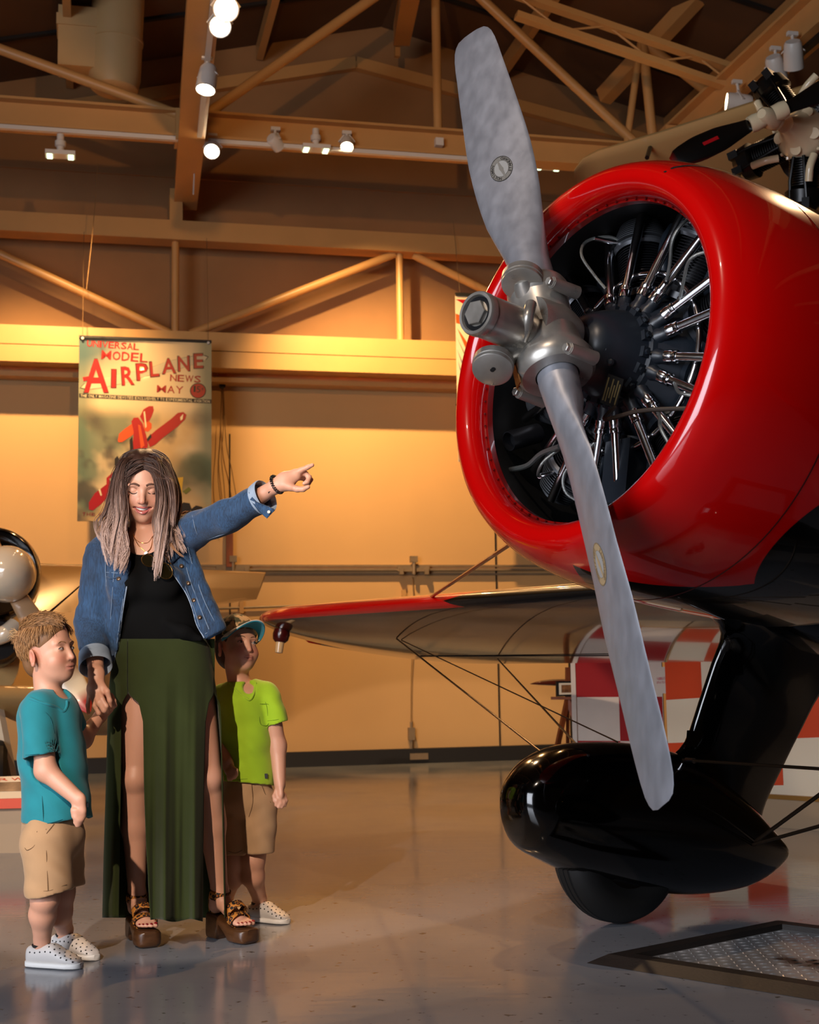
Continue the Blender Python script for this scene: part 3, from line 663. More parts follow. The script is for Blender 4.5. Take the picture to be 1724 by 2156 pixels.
def decal(sg, rm, of, r0, m_a, m_b, par, scale=1.0, xo=0.0, asp=1.35):
    m_c = mat('decal_pale_centre', '#95938f', 0.5)
    def patch(name, pts, m, lift):
        V = [blade_pt(sg, rm, of, r0 + p[1] * scale, p[0] * scale + xo, lift) for p in pts]; return V
    n = 40; a = np.linspace(0, 2 * np.pi, n, endpoint=False)
    def disc(name, rx, ry, m, lift, r2x=None, r2y=None):
        o = [(rx * math.cos(t), ry * math.sin(t)) for t in a]
        if r2x is None:
            i = [(rx * .5 * math.cos(t), ry * .5 * math.sin(t)) for t in a]; V = patch(name, o + i + [(0, 0)], m, lift)
            Fc = [[k, (k + 1) % n, n + (k + 1) % n, n + k] for k in range(n)] + [[n + k, n + (k + 1) % n, 2 * n] for k in range(n)]
        else:
            i = [(r2x * math.cos(t), r2y * math.sin(t)) for t in a]; V = patch(name, o + i, m, lift); Fc = [[k, (k + 1) % n, n + (k + 1) % n, n + k] for k in range(n)]
        return ob(name, V, Fc, m, par)
    disc('decal_disc', 0.040, 0.040 * asp, m_b, 0.0008)
    disc('decal_centre', 0.026, 0.026 * asp, m_c, 0.0010)
    disc('decal_ring', 0.040, 0.040 * asp, m_a, 0.0012, 0.0383, 0.0375 * asp); disc('decal_ring', 0.026, 0.026 * asp, m_a, 0.0012, 0.0252, 0.0252 * asp)
    # little propeller emblem across the disc
    em = []
    for k in range(9):
        s_ = -0.034 + 0.0085 * k; w_ = 0.005 * (1 - abs(k - 4) / 4.6) + 0.0012 + (0.001 if k == 4 else 0); em += [(-w_ + s_ * 0.25, s_ * asp), (w_ + s_ * 0.25, s_ * asp)]
    V = patch('e', em, m_a, 0.0016); ob('decal_emblem', V, [[2 * k, 2 * k + 1, 2 * k + 3, 2 * k + 2] for k in range(8)], m_b, par)
    for word, ang0, rad in (('HAMILTON', -90 - 0, 0.0322), ('STANDARD', 90, 0.0322)):
        mbt = MB(); nl = len(word)
        for i, ch in enumerate(word):
            if word == 'HAMILTON': th = math.radians(200 + (i - (nl - 1) / 2) * 15); rot = th + math.pi / 2
            else: th = math.radians(20 - (i - (nl - 1) / 2) * -15); rot = th + math.pi / 2
            V, Fc = text_geo(ch, 0.0125, 0.0002)
            if len(V) == 0: continue
            c, s_ = math.cos(rot), math.sin(rot)
            P = [(rad * math.cos(th) + v[0] * c - v[1] * s_, (rad * math.sin(th) + v[0] * s_ + v[1] * c) * asp) for v in V]
            mbt.add(patch('t', [(-p[0], p[1]) for p in P] if sg > 0 else P, m_a, 0.0018), Fc)
        mbt.build('decal_lettering', m_a, par)
decal(1, 1.395, 0.022, 0.715, m_d1, m_d2, blades[0], 1.0, 0.0, 1.5)
decal(-1, 1.512, -0.010, 0.80, m_d3, mat('decal_pale_bronze', '#a08a68', 0.5), blades[1], 1.0, 0.0, 1.5)
# hub
hub = ob('propeller_hub', *revolve(PC, EB, [(-0.175, 0.066), (-0.175, 0.105), (-0.16, 0.118), (-0.125, 0.120), (-0.11, 0.112), (-0.085, 0.098), (-0.03, 0.090), (0.03, 0.088), (0.10, 0.086), (0.125, 0.094), (0.15, 0.096), (0.165, 0.09), (0.165, 0.06)], 48, hint=AX), m_hub, plane)
ob('hub_shaft_sleeve', *revolve(PC, AX, [(0.07, 0.085), (0.0, 0.095), (-0.05, 0.085), (-0.09, 0.07)], 40, cap0=True), m_hub, plane)
for bx_, by_, bt_ in ((1160, 594, 0.055), (1196, 733, 0.075), (1090, 826, 0.03)):
    p = hit(bx_, by_, PC + AX * bt_, AX)
    lg = ob('clamp_lug', *revolve(p - AX * 0.004, -AX, [(0, 0.0001), (0, 0.018), (0.10, 0.021), (0.10, 0.0001)], 20), m_hub, plane)
    ob('lug_bolt', *revolve(p - AX * 0.004, AX, [(0, 0.017), (0.004, 0.017), (0.004, 0.0135), (0.016, 0.0135), (0.018, 0.011), (0.018, 0.0001)], 6, hint=VV), m_hub, lg)
cyl_c = PC
dome_c = hit(1092, 694, PC + AX * 0.11, AX); nutc = hit(1000, 658, PC + AX * 0.30, AX); da = unit(nutc - dome_c)
dome = ob('pitch_cylinder', *revolve(dome_c, da, [(-0.04, 0.05), (-0.035, 0.060), (-0.02, 0.065), (0.0, 0.066), (0.13, 0.064), (0.155, 0.064), (0.16, 0.062), (0.165, 0.066), (0.185, 0.066), (0.192, 0.063), (0.192, 0.054), (0.182, 0.052), (0.182, 0.001)], 56, cap0=True), m_hub, plane)
ob('end_nut', *revolve(dome_c + da * 0.18, da, [(0, 0.038), (0.016, 0.038), (0.018, 0.036), (0.018, 0.0001)], 6, hint=VV), m_hub, dome)
ob('nut_recess', *revolve(dome_c + da * 0.1825, da, [(0, 0.038), (0.0006, 0.0515)], 48), m_fin, dome)
ob('oil_pipe_bend', *tube(smooth_pts([hit(1118, 640, PC + AX * 0.12, AX), hit(1112, 665, PC + AX * 0.14, AX), hit(1108, 690, PC + AX * 0.13, AX), hit(1100, 715, PC + AX * 0.12, AX)], 5), [0.017] * 16, 14), m_hub, plane)
def puck(px, py, t, ax, r_, th_, label, arm_to):
    c = hit(px, py, PC + AX * t, AX); ax = unit(ax)
    p = ob('counterweight', *revolve(c, ax, [(-th_, 0.001), (-th_, r_ * .95), (-th_ * .9, r_), (-th_ * .25, r_), (-th_ * .2, r_ * 1.03), (th_ * .9, r_ * 1.03), (th_, r_), (th_, 0.001)], 44), m_hub, plane, label=label)
    ob('counterweight_arm', *tube([c, (c + arm_to) / 2 + AX * 0.005, arm_to], [0.03, 0.034, 0.04], 14), m_hub, p)
    for k in (-1, 0): ob('screw_hole', *revolve(c - ax * (th_ + 0.0006) + unit(np.cross(ax, AX)) * (0.018 + 0.012 * k) * (1 if k else 0) , -ax, [(0, 0.007), (0.0006, 0.0001)], 12), m_cavity, p)
puck(1100, 592, 0.085, Zv * 0.80 + np.array([0.12, 0.58, 0]), 0.063, 0.019, 'upper round counterweight', PC + EB * 0.10 + AX * 0.04)
puck(1038, 770, 0.17, Zv * 0.76 + np.array([0.16, 0.62, 0]), 0.060, 0.021, 'lower round counterweight', PC - EB * 0.07 + AX * 0.09 + NB * 0.04)
ob('index_plate', *beam(hit(1082, 770, PC + AX * 0.1, AX), hit(1092, 812, PC + AX * 0.1, AX), 0.004, 0.03), m_bronze, plane, smooth=False)

# --- wings (the right wing shows, the left one mirrors it)
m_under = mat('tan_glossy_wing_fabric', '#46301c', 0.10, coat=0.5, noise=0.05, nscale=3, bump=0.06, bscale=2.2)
TIP = 4.2
def wing(sgn, label):
    st = np.concatenate([np.linspace(0.35, 3.2, 20), 3.2 + (TIP - 3.2) * np.sin(np.linspace(0.12, 1, 16) * np.pi / 2)])
    rings = []; na = 40
    for s in st:
        k = np.clip((s - 3.2) / (TIP - 3.2), 0, 1); el = math.sqrt(max(1e-4, 1 - k ** 3.6))
        le = -1.03 - 0.50 * (1 - el); te = -2.47 + 0.85 * (1 - el) + max(0, (0.55 - s)) * -0.2
        ch = le - te; a = np.linspace(0, 2 * np.pi, na, endpoint=False)
        x = (1 - np.cos(a)) / 2
        yt = 5 * 0.115 * (0.2969 * np.sqrt(x) - 0.126 * x - 0.3516 * x ** 2 + 0.2843 * x ** 3 - 0.1036 * x ** 4)
        y = np.where(a <= np.pi, yt * 1.15, -yt * 0.75) * ch
        rings.append(np.array([Q(le - xi * ch, sgn * s, -0.475 + yi + 0.004 * s - 0.055 * xi) for xi, yi in zip(x, y)]))
    V, Fc = loft(rings); o = ob('wing', V, Fc, m_paint, plane, sharp=50, label=label); fixn(o)
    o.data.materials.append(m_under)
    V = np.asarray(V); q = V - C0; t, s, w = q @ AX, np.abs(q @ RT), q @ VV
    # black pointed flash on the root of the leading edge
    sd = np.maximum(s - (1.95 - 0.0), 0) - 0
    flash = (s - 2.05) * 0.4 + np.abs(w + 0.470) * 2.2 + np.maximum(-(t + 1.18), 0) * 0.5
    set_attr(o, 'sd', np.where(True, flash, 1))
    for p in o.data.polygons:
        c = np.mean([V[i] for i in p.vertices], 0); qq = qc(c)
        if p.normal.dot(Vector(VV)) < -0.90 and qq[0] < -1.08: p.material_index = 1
    return o
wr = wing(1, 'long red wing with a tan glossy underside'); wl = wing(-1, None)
ob('aileron_gap', *beam(Q(-2.12, 1.9, -0.545), Q(-2.05, 3.6, -0.537), 0.012, 0.004, up=VV), m_cavity, wr, smooth=False)
nl = on_v(592, 1338, -0.545)
nlt = ob('navigation_light', *revolve(nl + Zv * 0.005, -VV, [(-0.03, 0.045), (0.0, 0.05), (0.03, 0.045), (0.045, 0.03), (0.045, 0.001)], 16, cap0=True), mat('dark_red_lamp', '#3a0806', 0.2), wr)
ob('lamp_glass', *revolve(nl - VV * 0.04, -VV, [(0, 0.025), (0.06, 0.022), (0.065, 0.001)], 14), mat('pale_lamp_glass', '#c8a070', 0.1), nlt)

# --- right undercarriage: leg, spat, tyre
S0 = 0.70
def spat(sg):
    s0 = S0 * sg
    nose, tail = qc(on_s(1075, 1690, S0)), qc(on_s(1657, 1795, S0))
    axis = [nose[0], nose[2]], [tail[0], tail[2]]
    # sections from side outline (px top/bottom) at successive stations
    top = [(1076, 1680), (1082, 1650), (1100, 1620), (1130, 1592), (1170, 1572), (1220, 1563), (1290, 1562), (1360, 1570), (1430, 1592), (1500, 1640), (1560, 1690), (1605, 1735), (1640, 1770), (1656, 1792)]
    bot = [(1076, 1700), (1080, 1725), (1092, 1765), (1110, 1793), (1150, 1815), (1200, 1838), (1270, 1858), (1340, 1872), (1410, 1882), (1480, 1880), (1550, 1868), (1600, 1845), (1640, 1815), (1656, 1798)]
    half = [0.03, 0.075, 0.11, 0.14, 0.155, 0.165, 0.168, 0.165, 0.158, 0.145, 0.12, 0.085, 0.045, 0.01]
    rings = []; a = np.linspace(0, 2 * np.pi, 36, endpoint=False)
    for (tp, bp, h_) in zip(top, bot, half):
        A, B = qc(on_s(*tp, S0)), qc(on_s(*bp, S0)); c = (A + B) / 2; hv = (A - B) / 2
        ca, sa = np.cos(a), np.sin(a); ex = 0.8
        x = np.sign(ca) * np.abs(ca) ** ex * h_; y = np.sign(sa) * np.abs(sa) ** ex
        rings.append(np.array([Q(c[0] + hv[0] * yi, s0 + xi, c[2] + hv[2] * yi) for xi, yi in zip(x, y)]))
    rings = [np.array(r) for r in smooth_rings(rings, 3)]
    V, Fc = loft(rings); o = ob('wheel_fairing', V, Fc, m_blk, plane, sharp=60, label='bulbous glossy black wheel fairing' if sg > 0 else None); return fixn(o)
def smooth_rings(R, n):
    R = np.array(R); out = []
    for j in range(R.shape[1]): out.append(smooth_pts(R[:, j], n))
    return np.transpose(np.array(out), (1, 0, 2))
wc = qc(on_s(1302, 1775, S0))
def wheel(sg):
    c = Q(wc[0], S0 * sg, wc[2]); R_ = c[2] - 0.002
    o = ob('tyre', *revolve(c, RT, [(-0.07, R_ * .55), (-0.085, R_ * .7), (-0.082, R_ * .84), (-0.06, R_ * .95), (-0.03, R_ * .995), (-0.028, R_ * .985), (-0.022, R_ * .985), (-0.02, R_), (-0.004, R_), (-0.003, R_ * .99), (0.003, R_ * .99), (0.004, R_), (0.02, R_), (0.022, R_ * .985), (0.028, R_ * .985), (0.03, R_ * .995), (0.06, R_ * .95), (0.082, R_ * .84), (0.085, R_ * .7), (0.07, R_ * .55)], 64), mat('tyre_rubber', '#0d0c0b', 0.6), plane)
    ob('wheel_disc', *revolve(c, RT, [(-0.06, 0.001), (-0.07, R_ * .56), (0.07, R_ * .56), (0.06, 0.001)], 40), m_blk, o)
def leg(sg):
    # aerofoil leg from the belly down into the spat
    ed = [((1444, 1560), (1612, 1690), 0.70), ((1472, 1480), (1650, 1610), 0.67), ((1500, 1395), (1690, 1530), 0.63), ((1522, 1330), (1724, 1465), 0.58), ((1490, 1290), (1790, 1380), 0.52), ((1440, 1262), (1850, 1330), 0.46)]
    ed = [((1405, 1600), (1600, 1735), 0.705)] + ed
    rings = []; a = np.linspace(0, 2 * np.pi, 28, endpoint=False)
    for l_, r_, s_ in ed:
        A, B = qc(on_s(*l_, s_)), qc(on_s(*r_, s_)); c = (A + B) / 2; hv = (A - B) / 2; th_ = 0.062 if s_ > 0.6 else 0.08
        rings.append(np.array([Q(c[0] + hv[0] * math.cos(t), sg * (s_ + th_ * math.sin(t) * (1 - 0.5 * max(0, -math.cos(t)))), c[2] + hv[2] * math.cos(t)) for t in a]))
    V, Fc = loft(smooth_rings(rings, 3)); o = ob('undercarriage_leg', V, Fc, m_blk, plane, sharp=60, label='slanting glossy black undercarriage leg' if sg > 0 else None); fixn(o); return o
spr = spat(1); spat(-1); wheel(1); wheel(-1); lgr = leg(1); leg(-1)
ob('leg_fairing_clip', *obox(on_s(1436, 1555, 0.66) - RT * 0.05, AX * 0.02, VV * 0.03, RT * 0.01), m_blk, lgr, smooth=False)
ob('belly_fairing', *revolve(Q(-1.5, 0, -0.38), AX, [(-1.4, 0.02), (-1.0, 0.25), (-0.3, 0.34), (0.3, 0.34), (0.7, 0.24), (0.95, 0.03)], 40, hint=VV, cap0=True, cap1=True), m_blk, plane)
# --- bracing wires
m_flyw = mat('bracing_wire_steel', '#3a2c20', 0.3, metal=0.8)
def wire(p, q, r_=0.0042, m=None, lb=None): return ob('bracing_wire', *cyl(p, q, r_, 8), m or m_flyw, plane, label=lb)
w1, w2 = on_v(835, 1345, -0.545), on_v(1048, 1388, -0.545)
g1, g2 = on_s(1150, 1592, S0), on_s(1214, 1568, S0)
wire(w1, g1); wire(w2, g2); wire(on_v(845, 1348, -0.545), on_s(1300, 1562, S0), 0.003)
m_redw = mat('dark_red_strut', '#5a0d0a', 0.3, coat=0.5)
wire(on_v(900, 1262, -0.43), on_s(1075, 1145, 0.45) , 0.008, m_redw, 'dark red flying wire above the wing')
rb0 = on_s(1432, 1600, S0 - 0.08)
wire(rb0, Q(qc(rb0)[0], -S0, qc(rb0)[2]), 0.006, lb='thin cross wire between the undercarriage legs')
fitg = ob('wire_fitting', *cyl(rb0 - RT * 0.03, rb0 - RT * 0.07, 0.011, 10), m_chrome, plane)
rb1 = on_s(1572, 1785, S0 - 0.09)
wire(rb1, Q(-1.55, -0.55, -0.62), 0.008); wire(rb1 - Zv * 0.0 + AX * 0.02, Q(-1.75, -0.66, -0.95), 0.007)

# =================================================================== poster over the door
def vnoise(x, y, s, seed=0):
    """cheap smooth value noise"""
    x, y = x * s + seed * 17.3, y * s + seed * 9.1; xi, yi = np.floor(x), np.floor(y); fx, fy = x - xi, y - yi
    fx, fy = fx * fx * (3 - 2 * fx), fy * fy * (3 - 2 * fy)
    def h(a, b): v = np.sin(a * 127.1 + b * 311.7 + seed * 74.7) * 43758.5453; return v - np.floor(v)
    return (h(xi, yi) * (1 - fx) + h(xi + 1, yi) * fx) * (1 - fy) + (h(xi, yi + 1) * (1 - fx) + h(xi + 1, yi + 1) * fx) * fy
def fbm(x, y, s, seed=0): return sum(vnoise(x, y, s * 2 ** k, seed + k) * 0.5 ** (k + 1) for k in range(4))
m_print = mat('printed_art', '#ffffff', 0.28, attr='Col', coat=0.25)
PD = 0.75
def crop_pt(cx, cy, off=0.0): return HP(150 + cx * 0.19018, 700 + cy * 0.19018, PD + off)
pst = thing('poster', crop_pt(820, 2090), 'large vintage airplane magazine cover poster hanging behind the woman', 'poster')
PC0, PC1, PC2 = crop_pt(88, 62), crop_pt(1552, 152), crop_pt(78, 2088)
pw = (PC1 - PC0) @ U; ph = PC0[2] - PC2[2]
gx, gy = np.meshgrid(np.linspace(0, 1, 71), np.linspace(0, 1, 101)); gx, gy = gx.ravel(), gy.ravel()
Vp = PC0 + np.outer(gx * pw, U) - np.outer(gy * ph, Zv)
Fp = [[j * 71 + i, j * 71 + i + 1, (j + 1) * 71 + i + 1, (j + 1) * 71 + i] for j in range(100) for i in range(70)]
def mixc(a, b, t): return a * (1 - t)[:, None] + b * t[:, None]
cream, green, dk, gold, blue = [np.array(lin(c)) for c in ('#d8bb90', '#4d6a58', '#4c443e', '#b88a4c', '#3b5a5e')]
n1, n2, n3 = fbm(gx, gy * 1.4, 3, 1), fbm(gx, gy * 1.4, 5, 2), fbm(gx, gy * 1.4, 2.4, 5)
col = np.repeat(cream[None], len(gx), 0)
edge = np.clip(1.4 - np.minimum(gx, 1 - gx) * 9, 0, 1) * 0.7
topl = np.clip(1 - np.hypot(gx / 0.5, gy / 0.26), 0, 1)
col = mixc(col, green, np.clip(edge * np.clip(1.3 - gy * 0.6, 0.3, 1), 0, 1)); col = mixc(col, blue, np.clip(topl * 1.5, 0, 0.9))
low = np.clip((gy - 0.36) * 12, 0, 1)
col = mixc(col, gold, low * np.clip((n3 - 0.38) * 4, 0, 0.55)); col = mixc(col, green, low * np.clip((n1 - 0.5) * 5, 0, 0.75)); col = mixc(col, dk, low * np.clip((n2 - 0.56) * 7, 0, 0.8))
blob = np.clip(1.2 - np.hypot((gx - 0.09 - (gy - 0.4) * 0.6) / 0.10, (gy - 0.44) / 0.10), 0, 1); col = mixc(col, dk, low * np.clip(blob * (n2 + 0.4), 0, 0.85))
blob = np.clip(1.2 - np.hypot((gx - 0.92) / 0.14, (gy - 0.43) / 0.06), 0, 1); col = mixc(col, dk, np.clip(blob * (n2 + 0.3), 0, 0.6))
blob = np.clip(1.2 - np.hypot((gx - 0.85) / 0.2, (gy - 0.74) / 0.13), 0, 1); col = mixc(col, np.array(lin('#3f4434')), np.clip(blob * (n1 + 0.4), 0, 0.7))
sheet = ob('sheet', Vp, Fp, m_print, pst); set_col(sheet, col)
ob('backing_board', *obox((PC0 + PC0 + U * pw - Zv * ph) / 2 - N * 0.012, U * pw / 2, N * 0.009, Zv * ph / 2), m_seal, pst, smooth=False)
ob('top_rail', *beam(PC0 + N * 0.006 + Zv * 0.01, PC0 + U * pw + N * 0.006 + Zv * 0.01, 0.03, 0.022), m_seal, pst, smooth=False)
for k in (0, 1):
    c = PC0 + U * (pw * k + (0.03 if k == 0 else -0.03)) + N * 0.02 - Zv * 0.005
    ob('eyelet', *revolve(c, N, [(0, 0.0001), (0, 0.014), (0.006, 0.012), (0.008, 0.0001)], 12), m_white, pst)
    w0 = c; ob('hanging_cord', *cyl(c, c + Zv * 1.05 - N * 0.2, 0.0025, 5), m_wire, pst)
m_pr = mat('print_red', '#a80c14', 0.35); m_pk = mat('print_black', '#1a1412', 0.4); m_pc = mat('print_cream', '#e6cfa2', 0.4); m_po = mat('print_orange', '#d8501c', 0.35)
m_pdr = mat('print_dark_red', '#7a1a16', 0.4); m_py = mat('print_yellow', '#c79a2c', 0.4); m_pg = mat('print_green', '#6a6a26', 0.4); m_pgy = mat('print_pale', '#cbb893', 0.4)
def glyphs(items, m, name, lift, bold=0.0, par=None, f=crop_pt):
    mb = MB()
    for ch, cx, cy, w, h, rot in items:
        V, Fc = text_geo(ch, 1.0, bold)
        if len(V) == 0: continue
        lo, hi = V.min(0), V.max(0); c = (lo + hi) / 2; sx = w / max(hi[0] - lo[0], 1e-3); sy = h / max(hi[1] - lo[1], 1e-3)
        cr, sr = math.cos(rot), math.sin(rot); P = []
        for v in V:
            x, y = (v[0] - c[0]) * sx, (v[1] - c[1]) * sy; P.append(f(cx + x * cr + y * sr, cy + x * sr - y * cr, lift))
        mb.add(P, Fc)
    return mb.build(name, m, par or pst, smooth=False)
def word(s, x0, x1, y0, y1, h, rot=None):
    n = len(s); out = []; wts = [0.45 if c in 'I ' else (1.25 if c in 'MW' else 1.0) for c in s]; tot = sum(wts); acc = 0
    r_ = math.atan2(y1 - y0, x1 - x0) if rot is None else rot
    for c, wt in zip(s, wts):
        k = (acc + wt / 2) / tot; acc += wt
        if c != ' ': out.append((c, x0 + (x1 - x0) * k, y0 + (y1 - y0) * k, (x1 - x0) / tot * wt * (0.5 if c == 'I' else 0.8), h, r_))
    return out
sl_t = 0.055
def poly(pts, m, name, lift, par=pst, f=crop_pt):
    V = [f(x, y, lift) for x, y in pts]; n = len(pts)
    o = ob(name, V, [list(range(n))], m, par, smooth=False); return o
for it, lift_m in ((word('UNIVERSAL', 170, 755, 118, 160, 68), 0), (word('MODEL', 325, 855, 245, 285, 92), 0), (word('NEWS', 1090, 1440, 500, 520, 68), 0), (word('MAY', 940, 1245, 622, 638, 72), 0)):
    big = [(c, x, y, w + 9, h + 9, r) for c, x, y, w, h, r in it]; glyphs(big, m_pdr, 'title_outline', 0.0015, 0.0); glyphs(it, m_pr, 'title_lettering', 0.003, 0.004)
air = [('A', 275, 480, 270, 370, 0.0), ('I', 470, 510, 48, 200, 0.02), ('R', 625, 480, 132, 200, -0.06), ('P', 785, 435, 125, 185, -0.08), ('L', 920, 405, 95, 165, -0.08), ('A', 1080, 372, 150, 165, -0.06), ('N', 1245, 345, 125, 165, -0.04), ('E', 1408, 315, 100, 160, -0.03)]
blimp = [(100, 615), (150, 565), (300, 515), (520, 462), (800, 420), (1050, 322), (1250, 275), (1400, 252), (1480, 252), (1515, 268), (1490, 300), (1380, 340), (1150, 420), (850, 480), (600, 560), (350, 615), (180, 635)]
poly([(x + (6 if x > 800 else -6), y) for x, y in blimp], m_pk, 'airship_outline', 0.001); poly([(808 + (x - 808) * 0.99, 440 + (y - 440) * 0.97) for x, y in blimp], m_pgy, 'airship_shape', 0.0016)
glyphs([(c, x, y, w + 16, h + 14, r) for c, x, y, w, h, r in air], m_pk, 'title_outline', 0.0022, 0.02); glyphs(air, m_pr, 'title_lettering', 0.0035, 0.02)
poly([(125, 495), (220, 480), (222, 520), (135, 540)], m_pr, 'title_serif', 0.0036)
poly([(88, 675), (1553, 742), (1553, 787), (88, 720)], m_pk, 'slogan_band', 0.0015); glyphs(word('THE ONLY MAGAZINE DEVOTED EXCLUSIVELY TO EXPERIMENTAL AVIATION', 100, 1535, 698, 764, 30), m_pc, 'slogan_lettering', 0.003, 0.005)
a_ = np.linspace(0, 2 * np.pi, 28, endpoint=False)
poly([(1403 + 90 * math.cos(t), 645 + 86 * math.sin(t)) for t in a_], m_pk, 'price_ring', 0.0015); poly([(1403 + 80 * math.cos(t), 645 + 77 * math.sin(t)) for t in a_], m_pr, 'price_disc', 0.0022)
glyphs([('1', 1365, 625, 22, 70, 0.03), ('5', 1408, 630, 42, 70, 0.03), ('¢', 1455, 625, 24, 40, 0.03)], m_pk, 'price_lettering', 0.0035)
for pts, m_, l_ in (([(760, 930), (800, 850), (860, 815), (905, 815), (915, 860), (890, 930), (860, 985), (800, 1000)], m_pr, 0.0015), ([(800, 1000), (850, 970), (890, 1010), (890, 1060), (850, 1100), (810, 1090)], m_po, 0.0015),
                    ([(515, 1190), (530, 1120), (600, 1060), (690, 1000), (745, 1010), (740, 1080), (660, 1150), (560, 1215), (520, 1215)], m_po, 0.0018), ([(665, 985), (690, 945), (740, 940), (790, 1010), (830, 1140), (850, 1250), (820, 1340), (650, 1380), (680, 1250), (690, 1100)], m_pr, 0.0022),
                    ([(840, 1200), (850, 1160), (940, 1080), (1100, 960), (1180, 890), (1240, 880), (1275, 910), (1260, 960), (1180, 1040), (1020, 1160), (930, 1240), (870, 1270)], m_pr, 0.0026), ([(640, 1340), (560, 1420), (480, 1530), (390, 1610), (390, 1680), (260, 1780), (195, 1880), (195, 1960), (240, 1970), (330, 1900), (470, 1760), (560, 1640), (640, 1500)], m_pr, 0.0018),
                    ([(740, 1020), (765, 1030), (810, 1250), (770, 1290)], m_po, 0.003), ([(800, 880), (815, 870), (835, 1040), (820, 1060)], m_pc, 0.003), ([(1205, 940), (1240, 900), (1232, 960), (1210, 975)], m_pc, 0.0032), ([(480, 1400), (510, 1365), (540, 1420), (520, 1480), (480, 1470)], m_pk, 0.003),
                    ([(1165, 1610), (1240, 1600), (1230, 1700), (1220, 1860), (1165, 1880)], m_py, 0.0015), ([(1230, 1760), (1300, 1710), (1330, 1740), (1270, 1790)], m_pg, 0.0018), ([(1190, 1930), (1240, 1880), (1310, 1890), (1330, 1950), (1300, 2000), (1200, 2000)], m_pk, 0.0018), ([(1320, 1960), (1380, 1915), (1450, 1930), (1470, 2000), (1340, 2010)], m_pk, 0.0016),
                    ([(300, 1740), (320, 1730), (340, 1800), (325, 1810)], m_pc, 0.003), ([(420, 1620), (450, 1610), (480, 1680), (455, 1690)], m_pc, 0.003), ([(645, 1190), (675, 1150), (690, 1290), (650, 1310)], m_pk, 0.0024), ([(835, 1180), (880, 1120), (890, 1160), (845, 1210)], m_pk, 0.0034)):
    poly(pts, m_, 'painted_shape', l_)
glyphs(word('THE WEDELL-WILLIAMS', 115, 1050, 2008, 2040, 34), m_pdr, 'caption_lettering', 0.003, 0.01)

# =================================================================== second banner half hidden behind the cowling
BD = 0.62
bn = thing('banner', HP(985, 970, BD), 'tall printed banner mostly hidden behind the red cowling', 'banner')
b0, b1 = HP(958, 620, BD), HP(968, 972, BD); bw = 1.25; bh = b0[2] - b1[2]
ob('sheet', *obox(b0 + U * bw / 2 - Zv * bh / 2, U * bw / 2, N * 0.004, Zv * bh / 2), mat('banner_cream', '#d8c2a0', 0.5), bn, smooth=False)
ob('top_bar', *beam(b0 + N * 0.01, b0 + U * bw + N * 0.01, 0.025, 0.03), m_seal, bn, smooth=False)
def bpt(x, y, off): return HP(x, y, BD + 0.006 + off)
for pts, m_ in (([(959, 630), (1010, 632), (1010, 660)], m_pr), ([(959, 660), (990, 672), (1000, 690), (960, 680)], m_po), ([(962, 690), (1010, 760), (1010, 775), (985, 745)], m_po), ([(962, 710), (1005, 800), (1002, 806)], m_pk), ([(962, 735), (990, 800), (986, 806)], mat('print_blue', '#2c3a66', 0.4)), ([(964, 760), (982, 812), (976, 810)], MATS['print_blue']), ([(966, 955), (1010, 957), (1010, 975), (966, 972)], MATS['print_blue']), ([(964, 835), (1010, 845), (1010, 860), (964, 850)], m_po), ([(968, 905), (1010, 912), (1010, 930), (968, 922)], m_pr)):
    poly(pts, m_, 'printed_stripe', 0.0, bn, bpt)
for k in (0.05, 1.2): ob('hanging_cord', *cyl(b0 + U * k, b0 + U * k + Zv * 0.8 - N * 0.2, 0.0025, 5), m_wire, bn)

